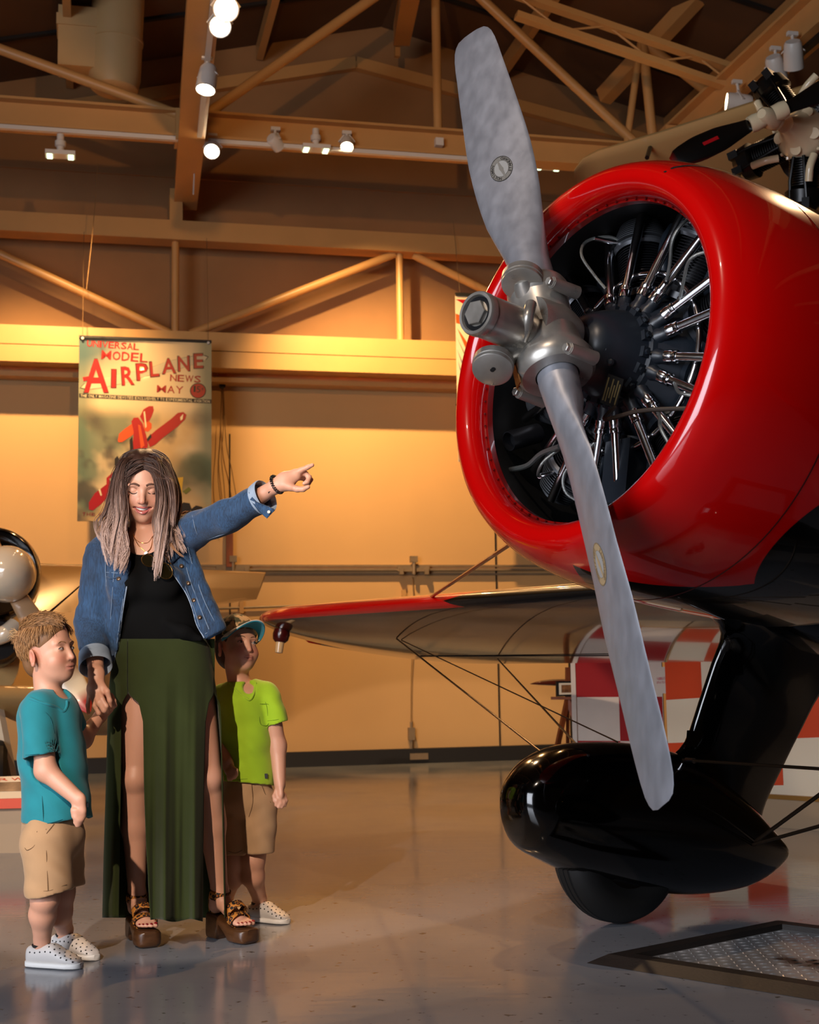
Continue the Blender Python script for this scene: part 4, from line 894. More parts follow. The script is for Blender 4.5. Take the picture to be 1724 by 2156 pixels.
# =================================================================== checkered display boards behind the undercarriage
m_cw = mat('board_white', '#cbb9a8', 0.5, noise=0.03); m_cr = mat('board_red', '#960a0e', 0.6, spec=0.2); m_co = mat('board_orange', '#d8481a', 0.5); m_ccr = mat('board_cream', '#ecdcc0', 0.5)
m_gold = mat('gold_trim', '#a87a3a', 0.4, metal=0.5); m_pl = mat('plinth_tan', '#a98f70', 0.6)
def ground_y(px, py): return G(px, py)
g0 = G(1222, 1717); g1 = G(1405, 1722); g2 = G(1724, 1748); g2 = g1 + (g2 - g1) * 1.6
def board(p, q, z0, z1, label, cell, ca, cb, phase, skew=0.0, edge=True):
    d = q - p; L_ = np.linalg.norm(d); d = d / L_; nb = np.array([d[1], -d[0], 0]); nb = nb if nb @ (CAM - p) > 0 else -nb
    t = thing('display_board', (p + q) / 2, label, 'display')
    ob('plinth', *obox((p + q) / 2 + Zv * (z0 / 2) - nb * 0.05, d * L_ / 2, nb * 0.08, Zv * (z0 / 2)), m_pl, t, smooth=False)
    ob('gold_edge', *beam(p + Zv * (z0 + 0.012) + nb * 0.02, q + Zv * (z0 + 0.012) + nb * 0.02, 0.05, 0.024), m_gold, t, smooth=False)
    ob('panel', *obox((p + q) / 2 + Zv * ((z0 + z1) / 2 + 0.012), d * L_ / 2, nb * 0.012, Zv * ((z1 - z0) / 2 - 0.012)), ca, t, smooth=False)
    if edge: ob('white_edge', *beam(p + Zv * z0 + nb * 0.005 - d * 0.015, p + Zv * z1 + nb * 0.005 - d * 0.015, 0.03, 0.04, up=nb), m_cw, t, smooth=False)
    nx, nz = int(L_ / cell) + 1, int((z1 - z0) / cell) + 1
    for i in range(nx):
        for j in range(nz):
            if (i + j + phase) % 2: continue
            a0, a1 = i * cell, min((i + 1) * cell, L_); c0, c1 = z0 + 0.03 + j * cell, min(z0 + 0.03 + (j + 1) * cell, z1 - 0.01)
            if a1 - a0 < 0.02 or c1 - c0 < 0.02: continue
            sk = lambda a: skew * a
            V = [p + d * a0 + Zv * (c0 + sk(a0)) + nb * 0.0135, p + d * a1 + Zv * (c0 + sk(a1)) + nb * 0.0135, p + d * a1 + Zv * min(c1 + sk(a1), z1) + nb * 0.0135, p + d * a0 + Zv * min(c1 + sk(a0), z1) + nb * 0.0135]
            ob('check_square', V, [[0, 1, 2, 3]], cb, t, smooth=False)
    return t, p, d, nb
hgt = 0.16
bt, bp_, bd_, bnb = board(g0, g1, hgt, 1.12, 'red and white checkered display board with a white edge', 0.27, m_cw, m_cr, 0)
def board_pt(px, py): return hit(px, py, bp_ + bnb * 0.016, bnb)
def bt_pt(x, y, off): return board_pt(x, y) + bnb * off
ob('text_panel', [board_pt(1382, 1404), board_pt(1405, 1404), board_pt(1405, 1460), board_pt(1382, 1460)], [[0, 1, 2, 3]], m_cw, bt, smooth=False)
glyphs(word('Williams', 1382, 1403, 1429, 1428, 6), m_pr, 'panel_lettering', 0.002, 0, bt, bt_pt); glyphs(word('and now', 1382, 1403, 1437, 1436, 5), m_pr, 'panel_lettering', 0.002, 0, bt, bt_pt)
board(g1 + unit(g2 - g1) * 0.03, g2, hgt, 1.12, 'checkered display board in cream and orange behind the undercarriage leg', 0.26, m_ccr, m_co, 0, 0.06, False)

# easel with a wooden propeller tip and a framed picture
ey = 10.2
ez = thing('easel', PY(1165, 1590, ey) * np.array([1, 1, 0]), 'thin wooden easel beside the checkered board', 'easel')
m_wood = mat('easel_wood', '#7a3c1c', 0.5, noise=0.2, nscale=12)
f0 = PY(1195, 1470, ey)
for dx, dy in ((-0.18, -0.1), (0.2, -0.1), (0.02, 0.35)):
    ob('leg', *beam(f0, np.array([f0[0] + dx, f0[1] + dy, 0.0]), 0.025, 0.035), m_wood, ez, smooth=False)
ob('tray', *beam(PY(1160, 1470, ey - 0.02), PY(1228, 1470, ey - 0.02), 0.05, 0.02), m_wood, ez, smooth=False); ob('mast', *beam(f0, PY(1195, 1405, ey), 0.03, 0.03, up=U), m_wood, ez, smooth=False)
fr = thing('picture_frame', PY(1194, 1467, ey - 0.05), 'small black framed picture standing on the easel', 'picture')
pc = PY(1194, 1450, ey - 0.05); ob('frame', *obox(pc, U * 0.085, N * 0.012, Zv * 0.055), m_black, fr, smooth=False); ob('mount', *obox(pc + N * 0.012, U * 0.068, N * 0.003, Zv * 0.042), m_ccr, fr, smooth=False); ob('print', *obox(pc + N * 0.015, U * 0.05, N * 0.003, Zv * 0.028), mat('brown_print', '#8a5a34', 0.5, noise=0.6, nscale=30), fr, smooth=False)
wpz = [PY(1116, 1440, ey + 0.1), PY(1135, 1438, ey + 0.1), PY(1165, 1437, ey + 0.1), PY(1200, 1437, ey + 0.1), PY(1290, 1437, ey + 0.1), PY(1380, 1438, ey + 0.1)]
tag(ob('wooden_propeller', *tube(smooth_pts(wpz, 4), np.interp(np.linspace(0, 5, 21), range(6), [0.005, 0.045, 0.07, 0.075, 0.06, 0.04]), 14, ell=0.35, hint=(0, 0, 1)), mat('dark_red_wood', '#5a1c10', 0.25, coat=0.5)), 'dark red wooden propeller resting behind the easel', 'propeller')
tag(ob('standing_panel', *obox(PY(1212, 1420, ey + 0.3) * np.array([1, 1, 0]) + Zv * 0.65, U * 0.05, N * 0.02, Zv * 0.65), m_black, smooth=False), 'narrow black upright panel beside the checkered board', 'panel')

# =================================================================== diamond plate drip tray with rubber border
tl_, ta_, tb_ = G(1235, 2028), G(1630, 1948), G(1724, 2108)
e1 = ta_ - tl_; l1 = np.linalg.norm(e1); e1 = e1 / l1; e2 = tb_ - tl_; e2 = e2 - e1 * (e2 @ e1) * 0.0; e2 = unit(e2); l2 = 1.9
tr = thing('drip_tray', tl_ + e1 * l1 / 2 + e2 * l2 / 2, 'grey diamond plate floor tray with a black border under the engine', 'tray')
m_bord = mat('black_ribbed_border', '#1f1712', 0.55, noise=0.3, nscale=5, bump=0.15, bscale=60, stretch=(1, 1, 8)); bwid, bh_ = 0.10, 0.028
c4 = [tl_, tl_ + e1 * l1, tl_ + e1 * l1 + e2 * l2, tl_ + e2 * l2]; cen = sum(c4) / 4
def inset(i, k):
    a = ((e1, e2), (-e1, e2), (-e1, -e2), (e1, -e2))[i]; return c4[i] + (a[0] + a[1]) * k
for i in range(4):
    j = (i + 1) % 4; V = [c4[i], c4[j], inset(j, bwid), inset(i, bwid)]
    up1 = [inset(i, 0.045) + Zv * bh_, inset(j, 0.045) + Zv * bh_, inset(j, bwid) + Zv * bh_, inset(i, bwid) + Zv * bh_]
    o = ob('border_strip', [v + Zv * 0.001 for v in V] + up1, [[3, 2, 1, 0], [0, 1, 5, 4], [4, 5, 6, 7], [7, 6, 2, 3], [0, 4, 7, 3], [1, 2, 6, 5]], m_bord, tr, smooth=False); fixn(o)
m_plate = mat('diamond_plate', '#a5a3a2', 0.34, metal=0.35, noise=0.25, nscale=3)
nt = m_plate.node_tree; b = nt.nodes['Principled BSDF']; src = b.inputs['Base Color'].links[0].from_socket
at = nt.nodes.new('ShaderNodeAttribute'); at.attribute_name = 'stain'; n = nt.nodes.new('ShaderNodeTexNoise'); n.inputs['Scale'].default_value = 26; n.inputs['Detail'].default_value = 8
tcn = nt.nodes.new('ShaderNodeTexCoord'); nt.links.new(tcn.outputs['Object'], n.inputs['Vector'])
mm = nt.nodes.new('ShaderNodeMath'); mm.operation = 'ADD'; nt.links.new(at.outputs['Fac'], mm.inputs[0]); nt.links.new(n.outputs['Fac'], mm.inputs[1])
mr = nt.nodes.new('ShaderNodeMapRange'); mr.inputs['From Min'].default_value = 0.9; mr.inputs['From Max'].default_value = 1.25; nt.links.new(mm.outputs[0], mr.inputs['Value'])
mx = nt.nodes.new('ShaderNodeMix'); mx.data_type = 'RGBA'; mx.inputs['B'].default_value = (0.012, 0.010, 0.008, 1); nt.links.new(mr.outputs['Result'], mx.inputs['Factor']); nt.links.new(src, mx.inputs['A']); nt.links.new(mx.outputs['Result'], b.inputs['Base Color'])
stc = G(1700, 2035)
def stain(V): d = np.asarray(V) - stc; return np.clip(0.95 - np.hypot(d @ e1 / 0.16, d @ e2 / 0.34), -1, 0.8)
nx, ny = 40, 60; V = []
for i in range(nx + 1):
    for j in range(ny + 1): V.append(tl_ + e1 * (bwid + (l1 - 2 * bwid) * i / nx) + e2 * (bwid + (l2 - 2 * bwid) * j / ny) + Zv * 0.009)
o = ob('plate', V, [[i * (ny + 1) + j, i * (ny + 1) + j + 1, (i + 1) * (ny + 1) + j + 1, (i + 1) * (ny + 1) + j] for i in range(nx) for j in range(ny)], m_plate, tr, smooth=False); fixn(o); set_attr(o, 'stain', stain(V))
mb = MB(); cs = 0.036
for i in range(int((l1 - 2 * bwid) / cs)):
    for j in range(int((l2 - 2 * bwid) / cs)):
        c = tl_ + e1 * (bwid + (i + .5) * cs) + e2 * (bwid + (j + .5) * cs) + Zv * 0.009; d = unit(e1 + e2 if (i + j) % 2 else e1 - e2); p = np.cross(Zv, d)
        mb.add([c + d * 0.015, c + p * 0.0045, c - d * 0.015, c - p * 0.0045, c + Zv * 0.0028], [[0, 1, 4], [1, 2, 4], [2, 3, 4], [3, 0, 4]])
o = mb.build('tread_pattern', m_plate, tr, smooth=False); o['kind'] = 'stuff'; set_attr(o, 'stain', stain(np.concatenate(mb.V)))

# =================================================================== cream airplane at the left edge
LY = 8.6
m_tan = mat('cream_dope', '#c9a066', 0.22, coat=0.6, noise=0.04, nscale=2); m_cream = mat('cream_gloss', '#e6d4b8', 0.12, coat=1.0)
lp = thing('airplane', PY(-30, 1640, LY) * np.array([1, 1, 0]), 'cream airplane with white spinner, cut by the left picture edge', 'airplane')
pc = PY(-18, 1205, LY); lax = unit([0.28, -0.95, 0.06])
x_, y_, z_ = frame_z(lax)
ob('cowling', *revolve(pc, lax, [(-0.9, 0.30), (-0.4, 0.31), (-0.1, 0.305), (-0.02, 0.29), (0.0, 0.275), (-0.03, 0.262), (-0.3, 0.25), (-0.3, 0.001)], 48), mat('black_brown_gloss', '#120a06', 0.12, coat=1.0), lp)
sc_ = PY(14, 1207, LY - 0.35)
ob('spinner', *revolve(sc_ - lax * 0.22, lax, [(0, 0.001), (0.02, 0.14), (0.1, 0.168), (0.2, 0.174), (0.3, 0.152), (0.37, 0.095), (0.40, 0.03), (0.403, 0.001)], 48), m_cream, lp)
def lblade(p, q, label):
    P = [p + (q - p) * k for k in np.linspace(0, 1, 14)]; R = np.interp(np.linspace(0, 1, 14), [0, .2, .5, .8, .95, 1], [.05, .065, .085, .082, .06, .012])
    V, Fc = tube(P, R, 20, hint=lax, ell=0.3); o = ob('propeller_blade', V, Fc, m_print, lp, label=label)
    s = np.clip(((np.asarray(V) - p) @ (q - p)) / ((q - p) @ (q - p)), 0, 1); c = np.repeat(np.array([lin('#b98f66')]), len(s), 0)
    c[s > 0.76] = lin('#e6d2b0'); c[s > 0.86] = lin('#a8281a'); set_col(o, c); return o
p0 = sc_ - lax * 0.08
lblade(p0 + (PY(40, 1265, LY - .35) - sc_) * 0.5, PY(188, 1500, LY - 0.42), 'propeller blade with white and red tip bands')
lblade(p0, p0 + (p0 - PY(188, 1500, LY - 0.42)), None)
ob('exhaust_stack', *tube(smooth_pts([PY(-20, 1345, LY - .1), PY(10, 1335, LY - .15), PY(32, 1318, LY - .1)], 4), 0.055, 16), m_cream, lp); ob('chin_scoop', *revolve(PY(-5, 1350, LY - 0.05), lax, [(-0.5, 0.14), (0, 0.14), (0.04, 0.12), (0.04, 0.001)], 24), mat('scoop_dark', '#140d08', 0.3), lp)
def slab(name, pts, th, m, par, label=None):
    """thin aerofoil from top outline: leading edge list and trailing edge list"""
    le, te = pts; rings = []; a = np.linspace(0, 2 * np.pi, 26, endpoint=False); x = (1 - np.cos(a)) / 2
    yt = 5 * th * (0.2969 * np.sqrt(x) - 0.126 * x - 0.3516 * x ** 2 + 0.2843 * x ** 3 - 0.1036 * x ** 4); y = np.where(a <= np.pi, yt, -yt * 0.6)
    for l, t in zip(le, te): c = np.linalg.norm(t - l); rings.append(np.array([l + (t - l) * xi + Zv * yi * c for xi, yi in zip(x, y)]))
    V, Fc = loft(rings); o = ob(name, V, Fc, m, par, sharp=50, label=label); return fixn(o)
# upper wing: a broad cream slab behind the woman, seen from slightly below
wa, wb = PY(60, 1188, 9.6), PY(560, 1205, 10.6)
slab('wing', ([wa, wa * .5 + wb * .5, wb], [PY(60, 1288, 8.9), PY(330, 1290, 9.6), PY(540, 1262, 10.4)]), 0.10, m_tan, lp, 'broad cream upper wing')
la, lb_ = PY(-40, 1462, 8.4), PY(420, 1470, 9.3)
slab('wing', ([la, la * .5 + lb_ * .5, lb_], [la + np.array([.25, 1.0, -.30]), (la + lb_) / 2 + np.array([.25, 1.0, -.30]), lb_ + np.array([.25, .9, -.28])]), 0.20, m_tan, lp, 'cream lower wing')
ob('fuselage', *tube([PY(-60, 1390, 8.9), PY(-40, 1400, 10.5), PY(-10, 1400, 12.4)], [0.3, 0.28, 0.2], 24), m_tan, lp)
for a, b in (((182, 1222), (78, 1310)), ((182, 1222), (60, 1330))): ob('rigging_wire', *cyl(PY(*a, 9.0), PY(*b, 8.8), 0.004, 6), m_flyw, lp)
tc_ = PY(-12, 1628, LY - 0.1); tc_[2] = 0.27
ob('tyre', *revolve(tc_, x_, [(-0.06, 0.14), (-0.075, 0.2), (-0.05, 0.255), (0, 0.27), (0.05, 0.255), (0.075, 0.2), (0.06, 0.14)], 40, cap0=True, cap1=True), MATS['tyre_rubber'], lp); ob('gear_leg', *beam(tc_ + x_ * 0.09, PY(-20, 1440, LY), 0.05, 0.09), m_cream, lp, smooth=False)

# info sign on a low barrier at the left edge
sy_ = 7.35
sg_ = thing('info_sign', G(-30, 1742) , 'low tilted information sign with an orange rim at the left edge', 'sign')
a0, a1 = PY(-60, 1683, sy_), PY(60, 1680, sy_); b0, b1 = PY(-60, 1637, sy_ + 0.22), PY(60, 1633, sy_ + 0.22)
def sgp(u_, w_, off=0.0): n_ = unit(np.cross(a1 - a0, b0 - a0)); n_ = n_ if n_[2] > 0 else -n_; return (a0 * (1 - w_) + b0 * w_) * (1 - u_) + (a1 * (1 - w_) + b1 * w_) * u_ + n_ * off
V = [sgp(0, 0), sgp(1, 0), sgp(1, 1), sgp(0, 1)]; Vb = [v - Zv * 0.03 for v in V]
o = ob('panel', V + Vb, [[0, 1, 2, 3], [7, 6, 5, 4], [0, 4, 5, 1], [1, 5, 6, 2], [2, 6, 7, 3], [3, 7, 4, 0]], m_ccr, sg_, smooth=False); fixn(o)
ob('photo_print', [sgp(0, .3, .002), sgp(1, .3, .002), sgp(1, .72, .002), sgp(0, .72, .002)], [[0, 1, 2, 3]], mat('sepia_photo', '#c9a680', 0.5, noise=0.5, nscale=9, col2='#4a382c'), sg_, smooth=False)
glyphs(word('GERW', 0.0, 0.95, 0.84, 0.84, 0.12), m_po, 'sign_lettering', 0.003, 0.0, sg_, lambda x, y, off: sgp(x, y + 2 * (0.84 - y), off))
ob('orange_rim', *beam(a0 - Zv * 0.025, a1 - Zv * 0.025, 0.05, 0.05), m_co, sg_, smooth=False)
gL, gR = G(-70, 1738), G(62, 1735); ob('barrier_box', *obox((gL + gR) / 2 + Zv * 0.06 + np.array([0, .12, 0]), (gR - gL) / 2, np.array([0, 0.12, 0]), Zv * 0.06), m_pl, sg_, smooth=False)
pz = a0[2] - 0.05
ob('front_panel', *obox(np.array([(a0[0] + a1[0]) / 2, (a0[1] + a1[1]) / 2 + 0.05, pz / 2]), np.array([(a1[0] - a0[0]) / 2, 0, 0]), np.array([0, 0.03, 0]), Zv * pz / 2), m_pl, sg_, smooth=False)

# =================================================================== airplane hanging under the roof at upper right
HY = 7.6
hp = thing('airplane', PY(1680, 330, HY), 'hanging vintage airplane with cream crankcase and black cylinders, upper right', 'airplane')
m_bk = mat('engine_black', '#0c0a08', 0.32, metal=0.3); m_ck = mat('cream_enamel', '#d8c6a0', 0.25, coat=0.4)
ec = PY(1688, 280, HY); hax = unit([-0.62, -0.78, -0.08]); hx, hy, hz = frame_z(hax)
ob('crankcase', *revolve(ec, hax, [(-0.25, 0.02), (-0.2, 0.13), (-0.02, 0.15), (0.02, 0.15), (0.05, 0.13), (0.12, 0.085), (0.2, 0.06), (0.24, 0.05), (0.24, 0.001)], 36), m_ck, hp)
pf = [(0.10, 0.06)]
for k in range(13): r_ = 0.13 + k * 0.014; pf += [(r_, 0.066), (r_ + .001, 0.088), (r_ + .005, 0.088), (r_ + .006, 0.066)]
pf += [(0.32, 0.10), (0.33, 0.11), (0.40, 0.10), (0.44, 0.06), (0.44, 0.001)]
for k in range(5):
    th = math.radians(-96 + 72 * k); rd = hx * math.cos(th) + hy * math.sin(th); tg = np.cross(hax, rd)
    c_ = ob('cylinder', *revolve(ec - hax * 0.05, rd, pf, 22, hint=hax), m_bk, hp, sharp=30)
    for s in (-1, 1):
        ob('push_tube', *tube([ec + hax * 0.04 + rd * 0.14 + tg * s * 0.03, ec + hax * 0.05 + rd * 0.28 + tg * s * 0.045, ec + hax * 0.03 + rd * 0.40 + tg * s * 0.05], 0.010, 8), m_bk, c_)
        ob('rocker_box', *obox(ec + hax * 0.0 + rd * 0.41 + tg * s * 0.05, hax * 0.05, tg * 0.022, rd * 0.03), m_bk, c_, smooth=False)
    ob('intake_elbow', *tube(smooth_pts([ec + hax * 0.06 + rd * 0.15 + tg * 0.1, ec + hax * 0.09 + rd * 0.22 + tg * 0.09, ec + hax * 0.08 + rd * 0.30 + tg * 0.08], 4), 0.022, 12), m_ck, hp)
    mb = MB()
    for j in range(6): p = ec + hax * (0.03 - 0.02 * j) + rd * 0.135 + tg * (0.07 if j % 2 else -0.07); mb.add(*revolve(p, rd, [(0, .011), (.014, .009), (.014, .0001)], 8))
    mb.build('stud_nuts', m_ck, hp)['kind'] = 'stuff'
    ob('bronze_plate', *revolve(ec + hax * 0.06 + rd * 0.10, hax + rd * .4, [(0, .035), (.03, .032), (.03, .0001)], 18), m_ck, hp)
hc = PY(1616, 246, HY - 0.38)
ob('propeller_hub', *revolve(hc - hax * 0.14, hax, [(0, 0.03), (0.04, 0.055), (0.1, 0.06), (0.14, 0.05), (0.2, 0.04), (0.22, 0.025), (0.22, 0.001)], 24), m_ck, hp)
t0 = PY(1412, 340, HY - 0.35); hd = unit(t0 - hc)
for s, L_ in ((1, np.linalg.norm(t0 - hc)), (-1, 0.75)):
    P = [hc + hd * s * L_ * k for k in np.linspace(0.06, 1, 16)]; R = np.interp(np.linspace(0, 1, 16), [0, .15, .45, .7, .92, 1], [.035, .04, .075, .08, .06, .02])
    V, Fc = tube(P, R, 18, hint=hax, ell=0.3); o = ob('propeller_blade', V, Fc, m_print, hp, label='black blade with a small red mark' if s > 0 else None)
    k = np.clip((np.asarray(V) - hc) @ hd * s / L_, 0, 1); c = np.repeat(np.array([lin('#0a0806')]), len(k), 0); c[k > 0.97] = lin('#7a1008'); set_col(o, c)
    ob('blade_clamp', *revolve(hc + hd * s * 0.03, hd * s, [(0, .045), (.05, .05), (.08, .045), (.08, .03)], 18), m_ck, hp)
mk = hc + hd * 0.56 * np.linalg.norm(t0 - hc); ob('maker_mark', *obox(mk + hax * 0.03, hd * 0.045, np.cross(hd, hax) * 0.012, hax * 0.003), m_pr, hp, smooth=False)
w0, w1 = PY(1215, 352, 8.6), PY(1800, 165, 8.1)
le = [w0 + np.array([-.02, 0, -.02]), w0 + (w1 - w0) * .02 + Zv * .04, w0 + (w1 - w0) * .08 + Zv * .06, w0 + (w1 - w0) * .3 + Zv * .05, w1 + Zv * .05]
te = [p + np.array([.18, 1.0, -.32]) * k for p, k in zip(le, (0.35, .7, .95, 1.05, 1.05))]
slab('wing', (le, te), 0.13, m_tan, hp, 'tan fabric wing')
ob('fuselage', *tube([ec - hax * 0.25, ec - hax * 0.8, ec - hax * 2.2], [0.26, 0.36, 0.3], 24), mat('fuselage_dark', '#2a1a10', 0.4), hp)
ob('wing_strut', *cyl(PY(1362, 332, 8.4), PY(1372, 300, 8.6), 0.015, 8), m_bk, hp)

# =================================================================== people: smooth implicit surfaces
def proj_arr(P):
    v = P - CAM; z = v @ _f; return CX + F_PX * (v @ _r) / z, CY - F_PX * (v @ _u) / z
class Field:
    def __init__(s, lo, hi, vox):
        s.lo = np.array(lo, float); s.vox = vox; s.n = np.ceil((np.array(hi) - s.lo) / vox).astype(int) + 1
        s.D = np.full(s.n, 0.15, np.float32); s.ax = [(s.lo[i] + vox * np.arange(s.n[i])).astype(np.float32) for i in range(3)]
    def region(s, lo, hi):
        a = np.clip(np.floor((np.asarray(lo) - s.lo) / s.vox).astype(int), 0, s.n - 1); b = np.clip(np.ceil((np.asarray(hi) - s.lo) / s.vox).astype(int) + 1, 1, s.n)
        sl = tuple(slice(a[i], b[i]) for i in range(3))
        return sl, s.ax[0][sl[0]][:, None, None], s.ax[1][sl[1]][None, :, None], s.ax[2][sl[2]][None, None, :]
    def comb(s, sl, d, k, op):
        A = s.D[sl]
        if A.size == 0: return
        if op == 'u':
            if k <= 0: s.D[sl] = np.minimum(A, d)
            else: h = np.clip(0.5 + 0.5 * (A - d) / k, 0, 1); s.D[sl] = A * (1 - h) + d * h - k * h * (1 - h)
        else:
            if k <= 0: s.D[sl] = np.maximum(A, -d)
            else: h = np.clip(0.5 - 0.5 * (A + d) / k, 0, 1); s.D[sl] = A * (1 - h) - d * h + k * h * (1 - h)
    def cone(s, a, b, ra, rb, k=0.02, op='u', flat=None, cut=None):
        a, b = np.asarray(a, float), np.asarray(b, float); m_ = max(ra, rb) * (1.6 if flat else 1) + k + 0.02
        sl, X, Y, Z = s.region(np.minimum(a, b) - m_, np.maximum(a, b) + m_)
        ab = b - a; L2 = ab @ ab + 1e-12
        t = np.clip(((X - a[0]) * ab[0] + (Y - a[1]) * ab[1] + (Z - a[2]) * ab[2]) / L2, 0, 1)
        dx, dy, dz = X - a[0] - t * ab[0], Y - a[1] - t * ab[1], Z - a[2] - t * ab[2]
        if flat is not None:
            f, q = unit(flat[0]), flat[1]; p = dx * f[0] + dy * f[1] + dz * f[2]; g = p * (1 / q - 1); dx, dy, dz = dx + f[0] * g, dy + f[1] * g, dz + f[2] * g
        d = np.sqrt(dx * dx + dy * dy + dz * dz) - (ra + (rb - ra) * t)
        if cut is not None: n = unit(cut[1]); d = np.maximum(d, (X - cut[0][0]) * n[0] + (Y - cut[0][1]) * n[1] + (Z - cut[0][2]) * n[2])
        s.comb(sl, d, k, op); return s
    def ell(s, c, r, R=None, k=0.02, op='u'):
        c = np.asarray(c, float); r = np.asarray(r, float) * np.ones(3); m_ = r.max() + k + 0.02
        sl, X, Y, Z = s.region(c - m_, c + m_); x, y, z = X - c[0], Y - c[1], Z - c[2]
        if R is not None: x, y, z = [R[i][0] * x + R[i][1] * y + R[i][2] * z for i in range(3)]
        k0 = np.sqrt((x / r[0]) ** 2 + (y / r[1]) ** 2 + (z / r[2]) ** 2); k1 = np.sqrt((x / r[0] ** 2) ** 2 + (y / r[1] ** 2) ** 2 + (z / r[2] ** 2) ** 2) + 1e-9
        s.comb(sl, k0 * (k0 - 1) / k1, k, op); return s
    def chain(s, P, R, k=0.01, flat=None):
        for i in range(len(P) - 1): s.cone(P[i], P[i + 1], R[i], R[i + 1], k, 'u', flat)
        return s
    def half(s, p, n, lo=None, hi=None, k=0.0):
        """remove everything on the +n side of p (inside an optional box)"""
        n = unit(n); sl, X, Y, Z = s.region(lo if lo is not None else s.lo, hi if hi is not None else s.lo + s.vox * s.n)
        s.D[sl] = np.maximum(s.D[sl], (X - p[0]) * n[0] + (Y - p[1]) * n[1] + (Z - p[2]) * n[2]); return s
    def prism(s, poly_px, y0, y1, scale):
        """cut a prism whose outline is a picture polygon and which spans world Y y0..y1"""
        X, Y, Z = np.meshgrid(*s.ax, indexing='ij', sparse=True)
        P = np.stack(np.broadcast_arrays(X, Y, Z), -1); vx = P[..., 0]; vz = P[..., 2] - CAMZ; vy = P[..., 1]
        z = vx * _f[0] + vy * _f[1] + vz * _f[2]; px = CX + F_PX * (vx * _r[0] + vy * _r[1] + vz * _r[2]) / z; py = CY - F_PX * (vx * _u[0] + vy * _u[1] + vz * _u[2]) / z
        q = np.asarray(poly_px, float); d = np.full(px.shape, 1e9); ins = np.zeros(px.shape, bool)
        for i in range(len(q)):
            a, b = q[i], q[(i + 1) % len(q)]; e = b - a; t = np.clip(((px - a[0]) * e[0] + (py - a[1]) * e[1]) / (e @ e), 0, 1)
            d = np.minimum(d, (px - a[0] - t * e[0]) ** 2 + (py - a[1] - t * e[1]) ** 2)
            c = (a[1] > py) != (b[1] > py)
            with np.errstate(divide='ignore', invalid='ignore'): ins ^= c & (px < (b[0] - a[0]) * (py - a[1]) / (b[1] - a[1] + 1e-12) + a[0])
        d = np.sqrt(d) * np.where(ins, -1, 1) / scale; d = np.maximum(d, np.maximum(y0 - vy, vy - y1))
        s.D = np.maximum(s.D, -d).astype(np.float32); return s
    def wrinkle(s, amp, freq, seed=0, n=7, dirs=None):
        rg = np.random.default_rng(seed); X, Y, Z = np.meshgrid(*s.ax, indexing='ij', sparse=True); A = 0
        for i in range(n):
            k = rg.normal(size=3) if dirs is None else np.asarray(dirs) + rg.normal(size=3) * 0.35
            k = unit(k) * freq * rg.uniform(0.6, 1.8); A = A + np.sin(k[0] * X + k[1] * Y + k[2] * Z + rg.uniform(0, 6.28) + 1.5 * np.sin(3.1 * X * freq / 20 + 2.3 * Z * freq / 20 + i))
        s.D = (s.D + amp * A / math.sqrt(n)).astype(np.float32); return s
    def hollow(s, t): s.D = np.maximum(s.D, -(s.D + t)); return s
    def at(s, P):
        i = np.clip(((np.asarray(P) - s.lo) / s.vox).round().astype(int), 0, s.n - 1); return s.D[tuple(i.T)] if i.ndim > 1 else s.D[tuple(i)]
    def surf(s, p, d, far=0.12, lift=0.0):
        """first surface point met from p along d"""
        d = unit(d); P = np.asarray(p) + np.outer(np.linspace(0, far, 240), d); v = s.at(P); i = np.argmax(v < 0)
        return P[i] - d * lift if v[i] < 0 else None
    def mesh(s, smooth_it=1):
        D = s.D; sg = D < 0; m_ = sg[:-1, :-1, :-1].astype(np.int8)
        for dx in (0, 1):
            for dy in (0, 1):
                for dz in (0, 1):
                    if dx + dy + dz: m_ += sg[dx:sg.shape[0] - 1 + dx, dy:sg.shape[1] - 1 + dy, dz:sg.shape[2] - 1 + dz]
        act = np.argwhere((m_ > 0) & (m_ < 8)); idx = np.full(m_.shape, -1, np.int32); idx[tuple(act.T)] = np.arange(len(act))
        acc = np.zeros((len(act), 3)); cnt = np.zeros(len(act))
        C8 = [(a, b, c) for a in (0, 1) for b in (0, 1) for c in (0, 1)]; vals = {c: D[tuple((act + np.array(c)).T)].astype(float) for c in C8}
        for c in C8:
            for ax in range(3):
                if c[ax] == 0:
                    e = list(c); e[ax] = 1; e = tuple(e); a, b = vals[c], vals[e]; cr = (a < 0) != (b < 0); t = np.where(cr, a / (a - b + 1e-12), 0)
                    p = np.array(c, float)[None] + np.zeros((len(act), 3)); p[:, ax] += t; acc += np.where(cr[:, None], p, 0); cnt += cr
        V = s.lo + s.vox * (act + acc / cnt[:, None]); F = []
        for ax in range(3):
            sl0 = [slice(None)] * 3; sl1 = [slice(None)] * 3; sl0[ax] = slice(0, -1); sl1[ax] = slice(1, None)
            cr = np.argwhere(sg[tuple(sl0)] != sg[tuple(sl1)]); b, c = (ax + 1) % 3, (ax + 2) % 3
            ok = (cr[:, b] > 0) & (cr[:, c] > 0) & (cr[:, b] < m_.shape[b]) & (cr[:, c] < m_.shape[c]); cr = cr[ok]; q = []
            for ob_, oc in ((0, 0), (1, 0), (1, 1), (0, 1)):
                k = cr.copy(); k[:, b] -= ob_; k[:, c] -= oc; q.append(idx[tuple(k.T)])
            q = np.stack(q, 1); inside = sg[tuple(cr.T)]; q[~inside] = q[~inside][:, ::-1]; F.append(q[(q >= 0).all(1)])
        F = np.concatenate(F)
